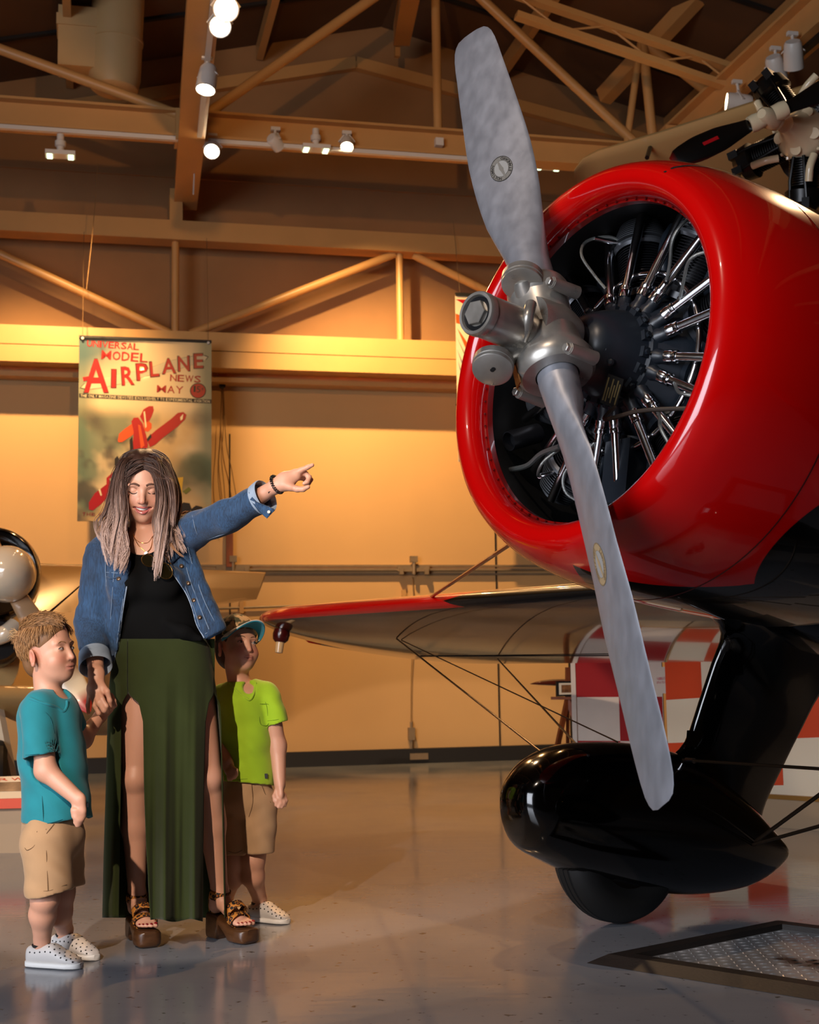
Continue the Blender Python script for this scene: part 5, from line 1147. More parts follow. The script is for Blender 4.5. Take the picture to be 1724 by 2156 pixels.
        for _ in range(smooth_it):
            S = np.zeros_like(V); n = np.zeros(len(V))
            for i in range(4):
                a, b = F[:, i], F[:, (i + 1) % 4]
                for x in range(3): S[:, x] += np.bincount(a, V[b, x], len(V)) + np.bincount(b, V[a, x], len(V))
                n += np.bincount(a, minlength=len(V)) + np.bincount(b, minlength=len(V))
            V = V * 0.5 + 0.5 * S / np.maximum(n, 1)[:, None]
        return V, F
def fob(name, fld, material, parent, smooth_it=1, label=None):
    V, Fc = fld.mesh(smooth_it); b = BASE[parent]
    me = bpy.data.meshes.new(name); me.vertices.add(len(V)); me.vertices.foreach_set('co', (V - b).ravel().astype(np.float32))
    me.loops.add(len(Fc) * 4); me.loops.foreach_set('vertex_index', Fc.ravel().astype(np.int32)); me.polygons.add(len(Fc)); me.polygons.foreach_set('loop_start', np.arange(len(Fc), dtype=np.int32) * 4)
    me.polygons.foreach_set('use_smooth', np.ones(len(Fc), bool)); me.update(calc_edges=True); me.validate()
    me.materials.append(material); o = bpy.data.objects.new(name, me); COL.objects.link(o); BASE[o] = b; o.parent = parent
    if label: o['label'] = label
    return o, V
def strands(name, curves, m, parent, r0=0.003, r1=0.0008, seg=4, label=None):
    """many thin tapered tubes as one mesh; returns object and vertices (strand by strand)"""
    Vs, Fs, n = [], [], 0; an = np.linspace(0, 2 * np.pi, seg, endpoint=False); i = 0
    while i < len(curves):
        j = i; k = len(curves[i])
        while j < len(curves) and len(curves[j]) == k: j += 1
        P = np.array(curves[i:j]); T = np.gradient(P, axis=1); T /= np.linalg.norm(T, axis=2, keepdims=True) + 1e-12
        X = np.cross(T, np.array([0.31, -0.93, 0.2])); X /= np.linalg.norm(X, axis=2, keepdims=True) + 1e-9; Y = np.cross(T, X)
        R = np.interp(np.linspace(0, 1, k), [0, .15, .7, 1], [r0 * .6, r0, r0 * .85, r1])[None, :, None, None]
        V = P[:, :, None, :] + R * (np.cos(an)[None, None, :, None] * X[:, :, None, :] + np.sin(an)[None, None, :, None] * Y[:, :, None, :])
        m0 = len(P); idx = n + np.arange(m0 * k * seg).reshape(m0, k, seg); nx = np.roll(idx, -1, 2)
        Fs.append(np.stack([idx[:, :-1], nx[:, :-1], nx[:, 1:], idx[:, 1:]], -1).reshape(-1, 4)); Vs.append(V.reshape(-1, 3)); n += m0 * k * seg; i = j
    V = np.concatenate(Vs); Fc = np.concatenate(Fs); b = BASE[parent]
    me = bpy.data.meshes.new(name); me.vertices.add(len(V)); me.vertices.foreach_set('co', (V - b).ravel().astype(np.float32)); me.loops.add(len(Fc) * 4); me.loops.foreach_set('vertex_index', Fc.ravel().astype(np.int32)); me.polygons.add(len(Fc)); me.polygons.foreach_set('loop_start', np.arange(len(Fc), dtype=np.int32) * 4); me.polygons.foreach_set('use_smooth', np.ones(len(Fc), bool)); me.update(calc_edges=True)
    me.materials.append(m); o = bpy.data.objects.new(name, me); COL.objects.link(o); BASE[o] = b; o.parent = parent
    return o, V
m_skin = mat('skin', '#c98f74', 0.48, attr='Col', sss=0.12, bump=0.03, bscale=220)
m_hair = mat('hair', '#5a3c28', 0.5, attr='Col', bump=0.12, bscale=300, stretch=(1, 1, 0.12))
m_eyew = mat('eye_white', '#b4a8a2', 0.12, coat=1.0); m_iris = mat('eye_iris', '#2b3a40', 0.1, coat=1.0); m_lash = mat('lash_dark', '#1a0f0b', 0.6); m_teeth = mat('teeth', '#efe6de', 0.15, coat=0.5); m_lip = mat('lip_rose', '#b4605c', 0.3); m_mouth = mat('mouth_dark', '#3a0f10', 0.5)
m_nail = mat('nail_red', '#8a1420', 0.15, coat=1.0)
SKIN = np.array(lin('#cf9a80')); SKIN2 = np.array(lin('#c27a62'))

def head_frame(o, fwd, up):
    fy = unit(fwd); fx = unit(np.cross(fy, up)); fz = np.cross(fx, fy); return dict(o=np.asarray(o, float), fx=fx, fy=fy, fz=fz)
def hp_(h, x, y, z, s=1.0): return h['o'] + s * (h['fx'] * x + h['fy'] * y + h['fz'] * z)
def head_sdf(fld, h, s, child=False, smile=False):
    R = [h['fx'], h['fy'], h['fz']]; P = lambda x, y, z: hp_(h, x, y, z, s)
    E = lambda c, r, k=0.02, op='u': fld.ell(P(*c), np.array(r) * s, R, k * s, op)
    cz = 0.012 if child else 0.0
    E((0, -0.012, 0.034 + cz), (0.074, 0.094, 0.086)); E((0, 0.022, -0.025), (0.0615, 0.066, 0.085), 0.03)
    E((0, 0.030, -0.072), (0.047, 0.048, 0.036), 0.03); E((0, 0.062 if not child else 0.056, -0.100 if not child else -0.092), (0.018, 0.016, 0.014), 0.02)
    for k in (-1, 1):
        E((k * 0.034, 0.050, -0.038), (0.027, 0.027, 0.026) if not child else (0.031, 0.030, 0.030), 0.02)
        E((k * 0.028, 0.078 if not child else 0.074, 0.020), (0.026, 0.011, 0.008) if not child else (0.024, 0.008, 0.008), 0.015)
    for k in (-1, 1): E((k * 0.031, 0.094, 0.001), (0.017, 0.016, 0.011), 0.012, 'd')
    for k in (-1, 1): E((k * 0.031, 0.0695, 0.0005), (0.0145, 0.0135, 0.0115), 0.004)
    n = 0.50 if child else 1.0
    fld.cone(P(0, 0.082, 0.006), P(0, 0.087 + 0.018 * n, -0.034), 0.0065 * s, 0.0105 * s * (0.95 if child else 1), 0.012 * s)
    for k in (-1, 1): E((k * 0.0108, 0.092 - (0.007 if child else 0), -0.037), (0.0070, 0.008, 0.0062), 0.006)
    for k in (-1, 1): E((k * 0.0065, 0.099 - (0.007 if child else 0), -0.0445), (0.0032, 0.004, 0.0032), 0.003, 'd')
    if smile:
        for x, z in ((-0.022, -0.0595), (-0.011, -0.0640), (0, -0.0655), (0.011, -0.0640), (0.022, -0.0595)): E((x, 0.080 - 0.014 * (x / 0.022) ** 2, z), (0.012, 0.010, 0.014), 0.010)
        for x, z, h_ in ((-0.026, -0.0590, 0.0035), (-0.014, -0.0640, 0.0075), (0, -0.0660, 0.0090), (0.014, -0.0640, 0.0075), (0.026, -0.0590, 0.0035)): E((x, 0.094 - 0.012 * (x / 0.024) ** 2, z), (0.0095, 0.020, h_), 0.003, 'd')
        for k in (-1, 1): E((k * 0.041, 0.058, -0.040), (0.021, 0.019, 0.016), 0.012)
    else:
        E((0, 0.0835, -0.0615), (0.021, 0.010, 0.0055), 0.007); E((0, 0.0815, -0.072), (0.019, 0.010, 0.006), 0.007)
        E((0, 0.096, -0.0665), (0.024, 0.012, 0.0012), 0.003, 'd')
    for k in (-1, 1):
        Re = [h['fx'] * 0.85 + h['fy'] * -0.5 * k, h['fy'] * 0.85 + h['fx'] * 0.5 * k, h['fz']]; Re = [unit(v) for v in Re]
        c = P(k * 0.078, -0.012, -0.012); fld.ell(c, np.array((0.008, 0.019, 0.031)) * s, Re, 0.004 * s); fld.ell(c + h['fx'] * k * 0.007 * s + h['fy'] * 0.002 * s, np.array((0.006, 0.011, 0.019)) * s, Re, 0.004 * s, 'd'); fld.ell(c + h['fx'] * k * 0.002 * s - h['fz'] * 0.026 * s, np.array((0.006, 0.009, 0.009)) * s, Re, 0.005 * s)
def head_cols(V, h, s, lips=0.6, blush=0.5, base=None):
    base = SKIN if base is None else base; q = (V - h['o']) / s; x, y, z = q @ h['fx'], q @ h['fy'], q @ h['fz']
    c = np.repeat(base[None], len(V), 0)
    m_ = np.clip(1.3 - np.hypot((np.abs(x) - 0.037) / 0.026, (z + 0.035) / 0.022), 0, 1) * (y > 0.03) * blush; c = mixc(c, np.array(lin('#c06a54')), m_ * 0.8)
    m_ = np.clip(1.25 - np.hypot(x / 0.026, (z + 0.067) / 0.0125), 0, 1) * (y > 0.06) * lips; c = mixc(c, np.array(lin('#a85850')), np.clip(m_ * 2.5, 0, lips))
    m_ = np.clip(1.2 - np.hypot((np.abs(x) - 0.08) / 0.02, (z + 0.012) / 0.035), 0, 1) * (np.abs(y + 0.012) < 0.03); c = mixc(c, np.array(lin('#c9705a')), m_ * 0.6)
    m_ = np.clip(1.2 - np.hypot(x / 0.014, (z + 0.038) / 0.012), 0, 1) * (y > 0.09); c = mixc(c, np.array(lin('#c47862')), m_ * 0.5)
    return c
def face_parts(body, fld, h, s, look=(0, 1, 0), open_=1.0, closed=False, smile=False, brow='#4a2f20', child=False, iris=None):
    P = lambda x, y, z: hp_(h, x, y, z, s)
    def on(x, z, lift=0.0006): return fld.surf(P(x, 0.135, z), -h['fy'], 0.12 * s, lift)
    mb_ = mat('brow_' + brow.strip('#'), brow, 0.7)
    for k in (-1, 1):
        pts = [on(k * x, z) for x, z in ((0.012, 0.0195), (0.020, 0.0235), (0.030, 0.0255), (0.040, 0.0235), (0.046, 0.0195))]
        if all(p is not None for p in pts): ob('eyebrow', *tube(smooth_pts(pts, 3), np.interp(np.linspace(0, 1, 13), [0, .4, 1], [0.0034, 0.0042, 0.0014]) * s * (0.45 if child else 1), 8), mb_, body)
        if closed:
            pts = [on(k * x, z, 0.0008) for x, z in ((0.0175, -0.0055), (0.024, -0.009), (0.031, -0.0105), (0.039, -0.0085), (0.0455, -0.004))]
            if all(p is not None for p in pts): ob('eyelashes', *tube(smooth_pts(pts, 3), [0.0016 * s] * 13, 6), m_lash, body)
            pts = [on(k * x, z, 0.0003) for x, z in ((0.019, 0.006), (0.025, 0.0095), (0.033, 0.0105), (0.042, 0.007))]
            if all(p is not None for p in pts): ob('eyelid_fold', *tube(smooth_pts(pts, 3), [0.0008 * s] * 10, 5), mat('lid_brown', '#7a4a3a', 0.6), body)
        else:
            c = on(k * 0.031, 0.0)
            if c is None: continue
            x_, y_, z_ = h['fx'], h['fz'], h['fy']
            def lid(sc, ang_up, ang_dn, lift, m, nm):
                a = np.linspace(0, 2 * np.pi, 20, endpoint=False); V = []
                for t in a:
                    q = on(k * 0.031 + sc * 0.0125 * math.cos(t), 0.0 + (ang_up if math.sin(t) > 0 else ang_dn) * math.sin(t), lift); V.append(q if q is not None else c)
                V.append(on(k * 0.031, 0, lift + 0.001) if True else c); return ob(nm, V, [[i, (i + 1) % 20, 20] for i in range(20)], m, body)
            e = lid(1.0, 0.0056 * open_, 0.0046 * open_, 0.0006, m_eyew, 'eye')
            lk = look[0]; a = np.linspace(0, 2 * np.pi, 16, endpoint=False)
            V = [on(k * 0.031 + lk + 0.0050 * math.cos(t), look[1] + 0.0044 * open_ * math.sin(t), 0.0014) for t in a] + [on(k * 0.031 + lk, look[1], 0.002)]; ob('iris', V, [[i, (i + 1) % 16, 16] for i in range(16)], iris or m_iris, e)
            V = [on(k * 0.031 + lk + 0.0025 * math.cos(t), look[1] + 0.0025 * math.sin(t), 0.0022) for t in a] + [on(k * 0.031 + lk, look[1], 0.0026)]; ob('pupil', V, [[i, (i + 1) % 16, 16] for i in range(16)], m_lash, e)
            pts = [on(k * x, z, 0.0012) for x, z in ((0.0185, 0.001), (0.024, 0.0050 * open_), (0.031, 0.0062 * open_), (0.039, 0.0043 * open_), (0.0445, 0.0))]
            ob('upper_lashes', *tube(smooth_pts(pts, 3), [0.0013 * s] * 13, 6), m_lash, e)
    if smile:
        n = 16; V = []; W2 = []
        for i in range(n + 1):
            x = -0.029 + 0.058 * i / n; q = (x / 0.029) ** 2; yb = 0.0795 - 0.017 * q; zc = -0.0660 + 0.0080 * q
            V += [P(x, yb, zc + 0.0085), P(x, yb + 0.0012, zc - 0.0015 + 0.002 * q)]; W2 += [P(x, yb - 0.006, zc + 0.012), P(x, yb - 0.006, zc - 0.013)]
        ob('teeth', V, [[2 * i, 2 * i + 1, 2 * i + 3, 2 * i + 2] for i in range(n)], m_teeth, body); ob('mouth_interior', W2, [[2 * i, 2 * i + 1, 2 * i + 3, 2 * i + 2] for i in range(n)], m_mouth, body)
        up_ = [P(x, 0.0885 - 0.020 * (x / 0.03) ** 2, -0.0570 + 0.0035 * (x / 0.03) ** 2 - 0.0010 * (abs(x) < 0.004)) for x in np.linspace(-0.030, 0.030, 9)]
        lo_ = [P(x, 0.0880 - 0.020 * (x / 0.03) ** 2, -0.0765 + 0.0210 * (x / 0.03) ** 2) for x in np.linspace(-0.030, 0.030, 9)]
        ob('upper_lip', *tube(smooth_pts(up_, 3), np.interp(np.linspace(-1, 1, 25), [-1, -.5, 0, .5, 1], [.0014, .0026, .0024, .0026, .0014]) * s, 8), m_lip, body); ob('lower_lip', *tube(smooth_pts(lo_, 3), np.interp(np.linspace(-1, 1, 25), [-1, -.5, 0, .5, 1], [.0014, .0036, .0044, .0036, .0014]) * s, 8), m_lip, body)
    else:
        pts = [on(x, z, 0.0) for x, z in ((-0.0225, -0.0635), (-0.012, -0.0664), (0, -0.0672), (0.012, -0.0664), (0.0225, -0.0635))]
        if all(p is not None for p in pts): ob('lip_line', *tube(smooth_pts(pts, 3), [0.0009 * s] * 13, 5), mat('lip_shadow', '#6a2a28', 0.6), body)
def finger(fld, pts, r0, r1, k=0.006): fld.chain(pts, np.linspace(r0, r1, len(pts)), k)

# fabrics
def fabric(name, col, rough=0.85, weave=900, var=0.12, col2=None, sheen=0.2):
    return mat(name, col, rough, noise=var, nscale=12, bump=0.12, bscale=weave, sheen=sheen, spec=0.15)

# ------------------------------------------------------------------- the woman
WY = 4.95; WS = 2900 / 4.95
def Wp(x, y, dy=0.0): return PY(x, y, WY + dy)
woman = thing('person', G(345, 1975), 'laughing woman in denim jacket and long olive skirt, pointing at the propeller', 'person')
hw = head_frame(Wp(302, 1027, -0.01), (0.15, -0.95, -0.26), (0.06, -0.3, 1.0))
HS = 1.03
toL, toR = Wp(312, 1950, -0.10), Wp(520, 1946, -0.06)
lo = np.array([-1.32, 4.42, 0.0]); hi = np.array([-0.30, 5.16, 1.98])
fw = Field(lo, hi, 0.0042)
head_sdf(fw, hw, HS, smile=True)
# neck, chest, shoulders
fw.cone(hp_(hw, 0, -0.02, -0.07), Wp(305, 1150, 0.03), 0.049, 0.056, 0.03)
fw.cone(Wp(303, 1180, 0.0), Wp(338, 1340, 0.0), 0.115, 0.125, 0.03, flat=((0, 1, 0), 0.62)); fw.cone(Wp(232, 1168, 0.02), Wp(384, 1138, 0.02), 0.045, 0.045, 0.04)
fw.cone(Wp(338, 1340, 0.0), Wp(342, 1440, 0.0), 0.12, 0.13, 0.03, flat=((0, 1, 0), 0.66))
# legs
legL = [Wp(296, 1450, 0.02), Wp(286, 1640, 0.0), Wp(284, 1740, 0.03), Wp(288, 1885, 0.04)]; legR = [Wp(398, 1450, 0.02), Wp(440, 1640, -0.01), Wp(446, 1740, 0.03), Wp(463, 1880, 0.04)]
for L_ in (legL, legR):
    fw.chain(L_, [0.090, 0.046, 0.046, 0.029], 0.02); fw.ell(L_[1] + np.array([0, -0.022, 0]), 0.034, None, 0.03); fw.ell(L_[2] + np.array([0, 0.012, 0.03]), (0.045, 0.048, 0.09), None, 0.02)
# feet in the sandals: heel raised, toes forward
def foot(an, toe):
    d = toe - an; dh = unit([d[0], d[1], 0]); sd = np.cross(dh, Zv)
    fw.cone(an, an - Zv * 0.045 - dh * 0.02, 0.030, 0.027, 0.02); fw.cone(an - Zv * 0.02, toe - dh * 0.05 + Zv * 0.01, 0.030, 0.024, 0.02, flat=(Zv, 0.9)); b = toe - dh * 0.035 + Zv * 0.005
    fw.cone(b - sd * 0.018, b + sd * 0.018, 0.018, 0.016, 0.015, flat=(Zv, .8))
    tips = []
    for i, (o_, l_, r_) in enumerate(((-0.026, 0.034, 0.0105), (-0.010, 0.036, 0.0085), (0.004, 0.031, 0.008), (0.016, 0.025, 0.0075), (0.027, 0.018, 0.007))):
        p = b + sd * o_; q = p + dh * l_ - Zv * 0.004; fw.cone(p, q, r_, r_ * .92, 0.005); tips.append((q, dh, r_))
    return tips
tipsL = foot(legL[-1], toL); tipsR = foot(legR[-1], toR)
# her right arm (holding the boy's hand) and her left arm (pointing)
aR = [Wp(214, 1168, 0.0), Wp(192, 1312, 0.0), Wp(203, 1418, -0.16)]; fw.chain(aR, [0.048, 0.040, 0.0265], 0.02)
aL = [Wp(392, 1122, 0.0), Wp(482, 1086, -0.18), Wp(577, 1026, -0.28)]; fw.chain(aL, [0.048, 0.040, 0.0245], 0.02)
dR = -0.17
fw.cone(Wp(203, 1418, dR), Wp(203, 1452, dR - 0.02), 0.027, 0.030, 0.015, flat=((0, 1, 0), 0.65)); fw.cone(Wp(196, 1450, dR - .02), Wp(214, 1455, dR - .02), 0.021, 0.021, 0.015, flat=((0, 1, 0), .8))
for pts, r0, r1 in (([(214, 1440, -.02), (226, 1456, -.035), (231, 1475, -.03), (233, 1487, -.02)], .0105, .0075), ([(208, 1455, -.03), (215, 1472, -.05), (224, 1487, -.055), (228, 1493, -.04)], .0095, .0075), ([(199, 1458, -.03), (208, 1480, -.05), (219, 1496, -.052), (226, 1500, -.035)], .0098, .0075), ([(193, 1460, -.025), (200, 1486, -.04), (208, 1502, -.04), (213, 1504, -.025)], .0092, .007), ([(188, 1460, -.01), (185, 1485, -.015), (186, 1502, -.012)], .0085, .0065)):
    finger(fw, [Wp(x, y, dR + d) for x, y, d in pts], r0, r1)
dL = -0.29
fw.cone(Wp(580, 1024, dL), Wp(600, 1012, dL), 0.0245, 0.030, 0.015, flat=((0, 1, 0), 0.7)); fw.cone(Wp(600, 1014, dL), Wp(621, 1001, dL), 0.030, 0.022, 0.015, flat=((0, 1, 0), 0.7)); fw.cone(Wp(598, 1022, dL - .01), Wp(612, 1026, dL - .015), 0.017, 0.014, 0.012)
for pts, r0, r1 in (([(620, 995, 0), (634, 990, -.005), (647, 984, -.01), (658, 979, -.012)], .0108, .0072), ([(612, 1026, -.01), (626, 1030, -.02), (638, 1030, -.025), (649, 1025, -.028)], .0118, .0078), ([(626, 1000, .01), (642, 996, .012), (651, 1005, .01), (647, 1015, .0), (640, 1018, -.004)], .0102, .0074), ([(626, 1004, .025), (645, 1000, .03), (654, 1010, .028), (650, 1019, .016)], .0098, .0072), ([(622, 1008, .035), (638, 1006, .045), (648, 1015, .042), (645, 1021, .03)], .009, .0068)):
    finger(fw, [Wp(x, y, dL + d) for x, y, d in pts], r0, r1)
wbody, V = fob('body', fw, m_skin, woman); set_col(wbody, head_cols(V, hw, HS, 0.75, 0.35, SKIN))
face_parts(wbody, fw, hw, HS, closed=True, smile=True, brow='#5a3a2a')
for tips in (tipsL, tipsR):
    for q, dh, r_ in tips: ob('toenail', *revolve(q + Zv * r_ * .72 + dh * r_ * .4, Zv + dh * .35, [(0, r_ * .62), (.0015, r_ * .5), (.0018, .0001)], 10), m_nail, wbody)
tat = [fw.surf(Wp(x, y, -0.42), ray(x, y), 0.35, 0.0012) for x, y in ((564, 1036), (569, 1034), (573, 1037), (571, 1042), (566, 1042))]
if all(p is not None for p in tat): ob('forearm_tattoo', tat, [[0, 1, 2, 3, 4]], mat('tattoo_ink', '#3a2a28', 0.6), wbody)

# black top, knotted at the waist
lo2, hi2 = np.array([-1.12, 4.76, 1.02]), np.array([-0.62, 5.14, 1.50])
ft = Field(lo2, hi2, 0.0045)
ft.cone(Wp(303, 1185, 0.0), Wp(340, 1335, 0.0), 0.128, 0.142, 0.03, flat=((0, 1, 0), 0.64)); ft.cone(Wp(245, 1165, 0.02), Wp(372, 1150, 0.02), 0.05, 0.05, 0.04)
for x in (272, 345): ft.ell(Wp(x, 1232, -0.075), (0.062, 0.045, 0.06), None, 0.04)
ft.cone(Wp(340, 1320, 0), Wp(342, 1360, 0), 0.145, 0.150, 0.02, flat=((0, 1, 0), 0.66))
ft.ell(Wp(386, 1330, -0.088), (0.032, 0.022, 0.020), None, 0.025); ft.cone(Wp(350, 1312, -0.09), Wp(386, 1330, -0.09), 0.010, 0.014, 0.02); ft.cone(Wp(388, 1332, -0.09), Wp(420, 1346, -0.085), 0.016, 0.010, 0.02)
ft.wrinkle(0.0035, 34, 3, dirs=(0.3, 0.2, 1)); ft.half(Wp(340, 1352), (0, 0, -1))
ft.ell(Wp(300, 1128, -0.06), (0.075, 0.12, 0.070), None, 0.01, 'd')
m_top = fabric('black_jersey', '#050505', 0.9, sheen=0.0); o, V = fob('black_top', ft, m_top, woman)

# olive skirt with two front slits
m_skirt = mat('olive_jersey', '#2b3215', 0.9, noise=0.10, nscale=7, bump=0.10, bscale=500, sheen=0.1, spec=0.15)
NR = 64; rows = np.linspace(0, 1, NR)
ytop, ybot = 1345, 1938; yslit = 1468
VS, FS = [], []
prof_y = [1345, 1400, 1450, 1520, 1640, 1800, 1938]
xl = lambda y: np.interp(y, prof_y, [244, 234, 229, 226, 223, 218, 215]); xr = lambda y: np.interp(y, prof_y, [438, 448, 455, 464, 470, 474, 476])
fl0 = lambda y: np.interp(y, [1460, 1480, 1520, 1640, 1800, 1938], [268, 292, 301, 303, 309, 318]); fr0 = lambda y: np.interp(y, [1460, 1480, 1520, 1640, 1800, 1938], [452, 440, 433, 430, 428, 427])
bl0 = lambda y: np.interp(y, [1460, 1480, 1520, 1640, 1800, 1938], [268, 256, 254, 254, 252, 250]); br0 = lambda y: np.interp(y, [1460, 1480, 1520, 1640, 1800, 1938], [452, 463, 466, 468, 471, 474])
def skirt_pt(x, y, front, k):
    """x picture column on the ellipse front/back side"""
    xc, a = (xl(y) + xr(y)) / 2, (xr(y) - xl(y)) / 2; q = np.clip((x - xc) / a, -1, 1); b_ = np.interp(y, prof_y, [0.098, 0.11, 0.118, 0.125, 0.14, 0.16, 0.18])
    dy = (-1 if front else 1) * b_ * math.sqrt(max(0, 1 - q * q)); t = np.clip((y - 1400) / 540, 0, 1)
    f = 0.030 * t * math.sin(x * 0.105 + 0.6 * math.sin(y * 0.006)) + 0.009 * t * math.sin(x * 0.19 + 1.3 + 0.9 * math.sin(y * 0.008)) + 0.003 * t * math.sin(x * 0.41 + y * 0.004)
    return Wp(x, y, dy + (f if front else -f) - 0.01)
def sheet_(xs_fn, front, y0, y1, nr, nc):
    g = []
    for i in range(nr):
        y = y0 + (y1 - y0) * i / (nr - 1); xs = xs_fn(y, nc)
        g.append([skirt_pt(x, y + (3 * math.sin(x * 0.09) if i == nr - 1 else 0), front(j) if callable(front) else front, j) for j, x in enumerate(xs)])
    return g
def add_grid(g):
    n0 = len(VS); nr, nc = len(g), len(g[0])
    for r_ in g: VS.extend(r_)
    for i in range(nr - 1):
        for j in range(nc - 1): FS.append([n0 + i * nc + j, n0 + (i + 1) * nc + j, n0 + (i + 1) * nc + j + 1, n0 + i * nc + j + 1])
add_grid(sheet_(lambda y, n: np.linspace(fl0(y), fr0(y), n), True, 1345, 1938, 76, 60))
def back_row(y):
    out = []; X1 = np.linspace(br0(y), xr(y), 8)[:-1]; X2 = (xl(y) + xr(y)) / 2 + (xr(y) - xl(y)) / 2 * np.cos(np.linspace(0, np.pi, 40)); X3 = np.linspace(xl(y), bl0(y), 14)[1:]
    for x in X1: out.append(skirt_pt(x, y, True, 0))
    for x in X2: out.append(skirt_pt(x, y, False, 0))
    for x in X3: out.append(skirt_pt(x, y, True, 0))
    return out
add_grid([back_row(y) for y in np.linspace(1345, 1932, 72)])
sk = ob('skirt', VS, FS, m_skirt, woman, sharp=80); so = sk.modifiers.new('thick', 'SOLIDIFY'); so.thickness = 0.003
for xs in (((268, 1350), (268, 1400), (268, 1440), (269, 1462)),):
    P = [skirt_pt(x, y, True, 0) - np.array([0, 0.004, 0]) for x, y in xs]; ob('side_seam', *tube(smooth_pts(P, 4), 0.0012, 5), mat('seam_olive', '#20250f', 0.9), sk)

# denim jacket
def denim_material():
    M = mat('blue_denim', '#234568', 0.8, noise=0.5, nscale=7, col2='#122338', bump=0.25, bscale=700, sheen=0.15)
    nt = M.node_tree; L = nt.links; b = nt.nodes['Principled BSDF']; src = b.inputs['Base Color'].links[0].from_socket
    tcn = nt.nodes.new('ShaderNodeTexCoord'); n = nt.nodes.new('ShaderNodeTexNoise'); n.inputs['Scale'].default_value = 1.0; n.inputs['Detail'].default_value = 5
    mp = nt.nodes.new('ShaderNodeMapping'); mp.inputs['Scale'].default_value = (240, 240, 26); L.new(tcn.outputs['Object'], mp.inputs['Vector']); L.new(mp.outputs['Vector'], n.inputs['Vector'])
    mr = nt.nodes.new('ShaderNodeMapRange'); mr.inputs['From Min'].default_value = 0.35; mr.inputs['From Max'].default_value = 0.75; mr.inputs['To Min'].default_value = 0.75; mr.inputs['To Max'].default_value = 1.9; L.new(n.outputs['Fac'], mr.inputs['Value'])
    mx = nt.nodes.new('ShaderNodeMix'); mx.data_type = 'RGBA'; mx.blend_type = 'MULTIPLY'; mx.inputs['Factor'].default_value = 1; L.new(src, mx.inputs['A']); L.new(mr.outputs['Result'], mx.inputs['B']); L.new(mx.outputs['Result'], b.inputs['Base Color'])
    return M
m_den = denim_material(); m_denl = mat('pale_denim_inside', '#8fa0b4', 0.85, noise=0.1, nscale=30, bump=0.15, bscale=700); m_stitch = mat('denim_stitch', '#6f8299', 0.8); m_stud = mat('jacket_button', '#6a5644', 0.35, metal=0.8)
fj = Field(np.array([-1.34, 4.50, 0.90]), np.array([-0.42, 5.20, 1.62]), 0.0052)
fj.cone(Wp(300, 1185, 0.01), Wp(322, 1300, 0.015), 0.150, 0.158, 0.03, flat=((0, 1, 0), 0.72)); fj.cone(Wp(322, 1300, 0.015), Wp(335, 1420, 0.02), 0.160, 0.170, 0.03, flat=((0, 1, 0), 0.72))
fj.cone(Wp(228, 1168, 0.02), Wp(388, 1138, 0.02), 0.056, 0.058, 0.04)
for x in (262, 352): fj.ell(Wp(x, 1232, -0.075), (0.06, 0.05, 0.07), None, 0.04)
fj.cone(Wp(385, 1190, -0.03), Wp(436, 1325, -0.05), 0.05, 0.075, 0.04, flat=((0, 1, 0), 0.6))
sl1 = [Wp(212, 1172, 0.0), Wp(192, 1312, 0.0), Wp(200, 1390, -0.12)]; sl2 = [Wp(394, 1122, 0.0), Wp(482, 1086, -0.18), Wp(552, 1048, -0.25)]
fj.chain(sl1, [0.064, 0.056, 0.050], 0.03); fj.chain(sl2, [0.066, 0.056, 0.054], 0.03)
fj.wrinkle(0.0040, 30, 5); fj.wrinkle(0.0020, 85, 6, dirs=(0.4, 0.4, 1.0)); 
fj.hollow(0.014)
op = [(272, 1120), (274, 1160), (277, 1185), (268, 1230), (258, 1290), (250, 1350), (240, 1420), (236, 1470), (420, 1500), (500, 1430), (440, 1352), (428, 1345), (412, 1312), (402, 1275), (388, 1245), (370, 1215), (352, 1192), (338, 1165), (335, 1120)]
fj.prism(op, 4.0, 4.985, WS)
fj.half(Wp(440, 1348), (0.55, 0, -1), Wp(360, 1460, -.5), Wp(560, 1250, .5) )
fj.half(Wp(240, 1424), (0, 0, -1), Wp(226, 1500, -.5), Wp(420, 1380, .5)); fj.half(Wp(330, 1400), (0, 0, -1), Wp(232, 1520, 0.0), Wp(520, 1380, .5))
fj.half(sl1[2], sl1[2] - sl1[1], sl1[2] - 0.09, sl1[2] + np.array([.07, .09, .05])); fj.half(sl2[2], sl2[2] - sl2[1], sl2[2] - np.array([.04, .1, .1]), sl2[2] + 0.14)
fj.ell(Wp(304, 1118, -0.02), (0.075, 0.11, 0.07), None, 0.01, 'd')
jk, V = fob('denim_jacket', fj, m_den, woman, 2)
# cuffs: turned back, pale inside
def cuff(c, ax, r_, L_, label):
    V, Fc = revolve(c, ax, [(-L_, r_ * .98), (-L_, r_ * 1.06), (-L_ * .3, r_ * 1.13), (0, r_ * 1.15), (0.004, r_ * 1.10), (0.0, r_ * 1.03), (-L_ * .9, r_ * .96)], 36); return ob('cuff', V, Fc, m_denl, jk, label=label)
cuff(sl1[2] + unit(sl1[2] - sl1[1]) * 0.030, sl1[2] - sl1[1], 0.051, 0.060, 'pale turned-back cuff'); cuff(sl2[2] + unit(sl2[2] - sl2[1]) * 0.012, sl2[2] - sl2[1], 0.053, 0.030, 'pale turned-back cuff')
fp = [Wp(525, 1035, -0.285), Wp(540, 1056, -0.31), Wp(575, 1070, -0.315), Wp(579, 1074, -0.31), Wp(563, 1091, -0.30), Wp(545, 1075, -0.30), Wp(528, 1052, -0.29)]
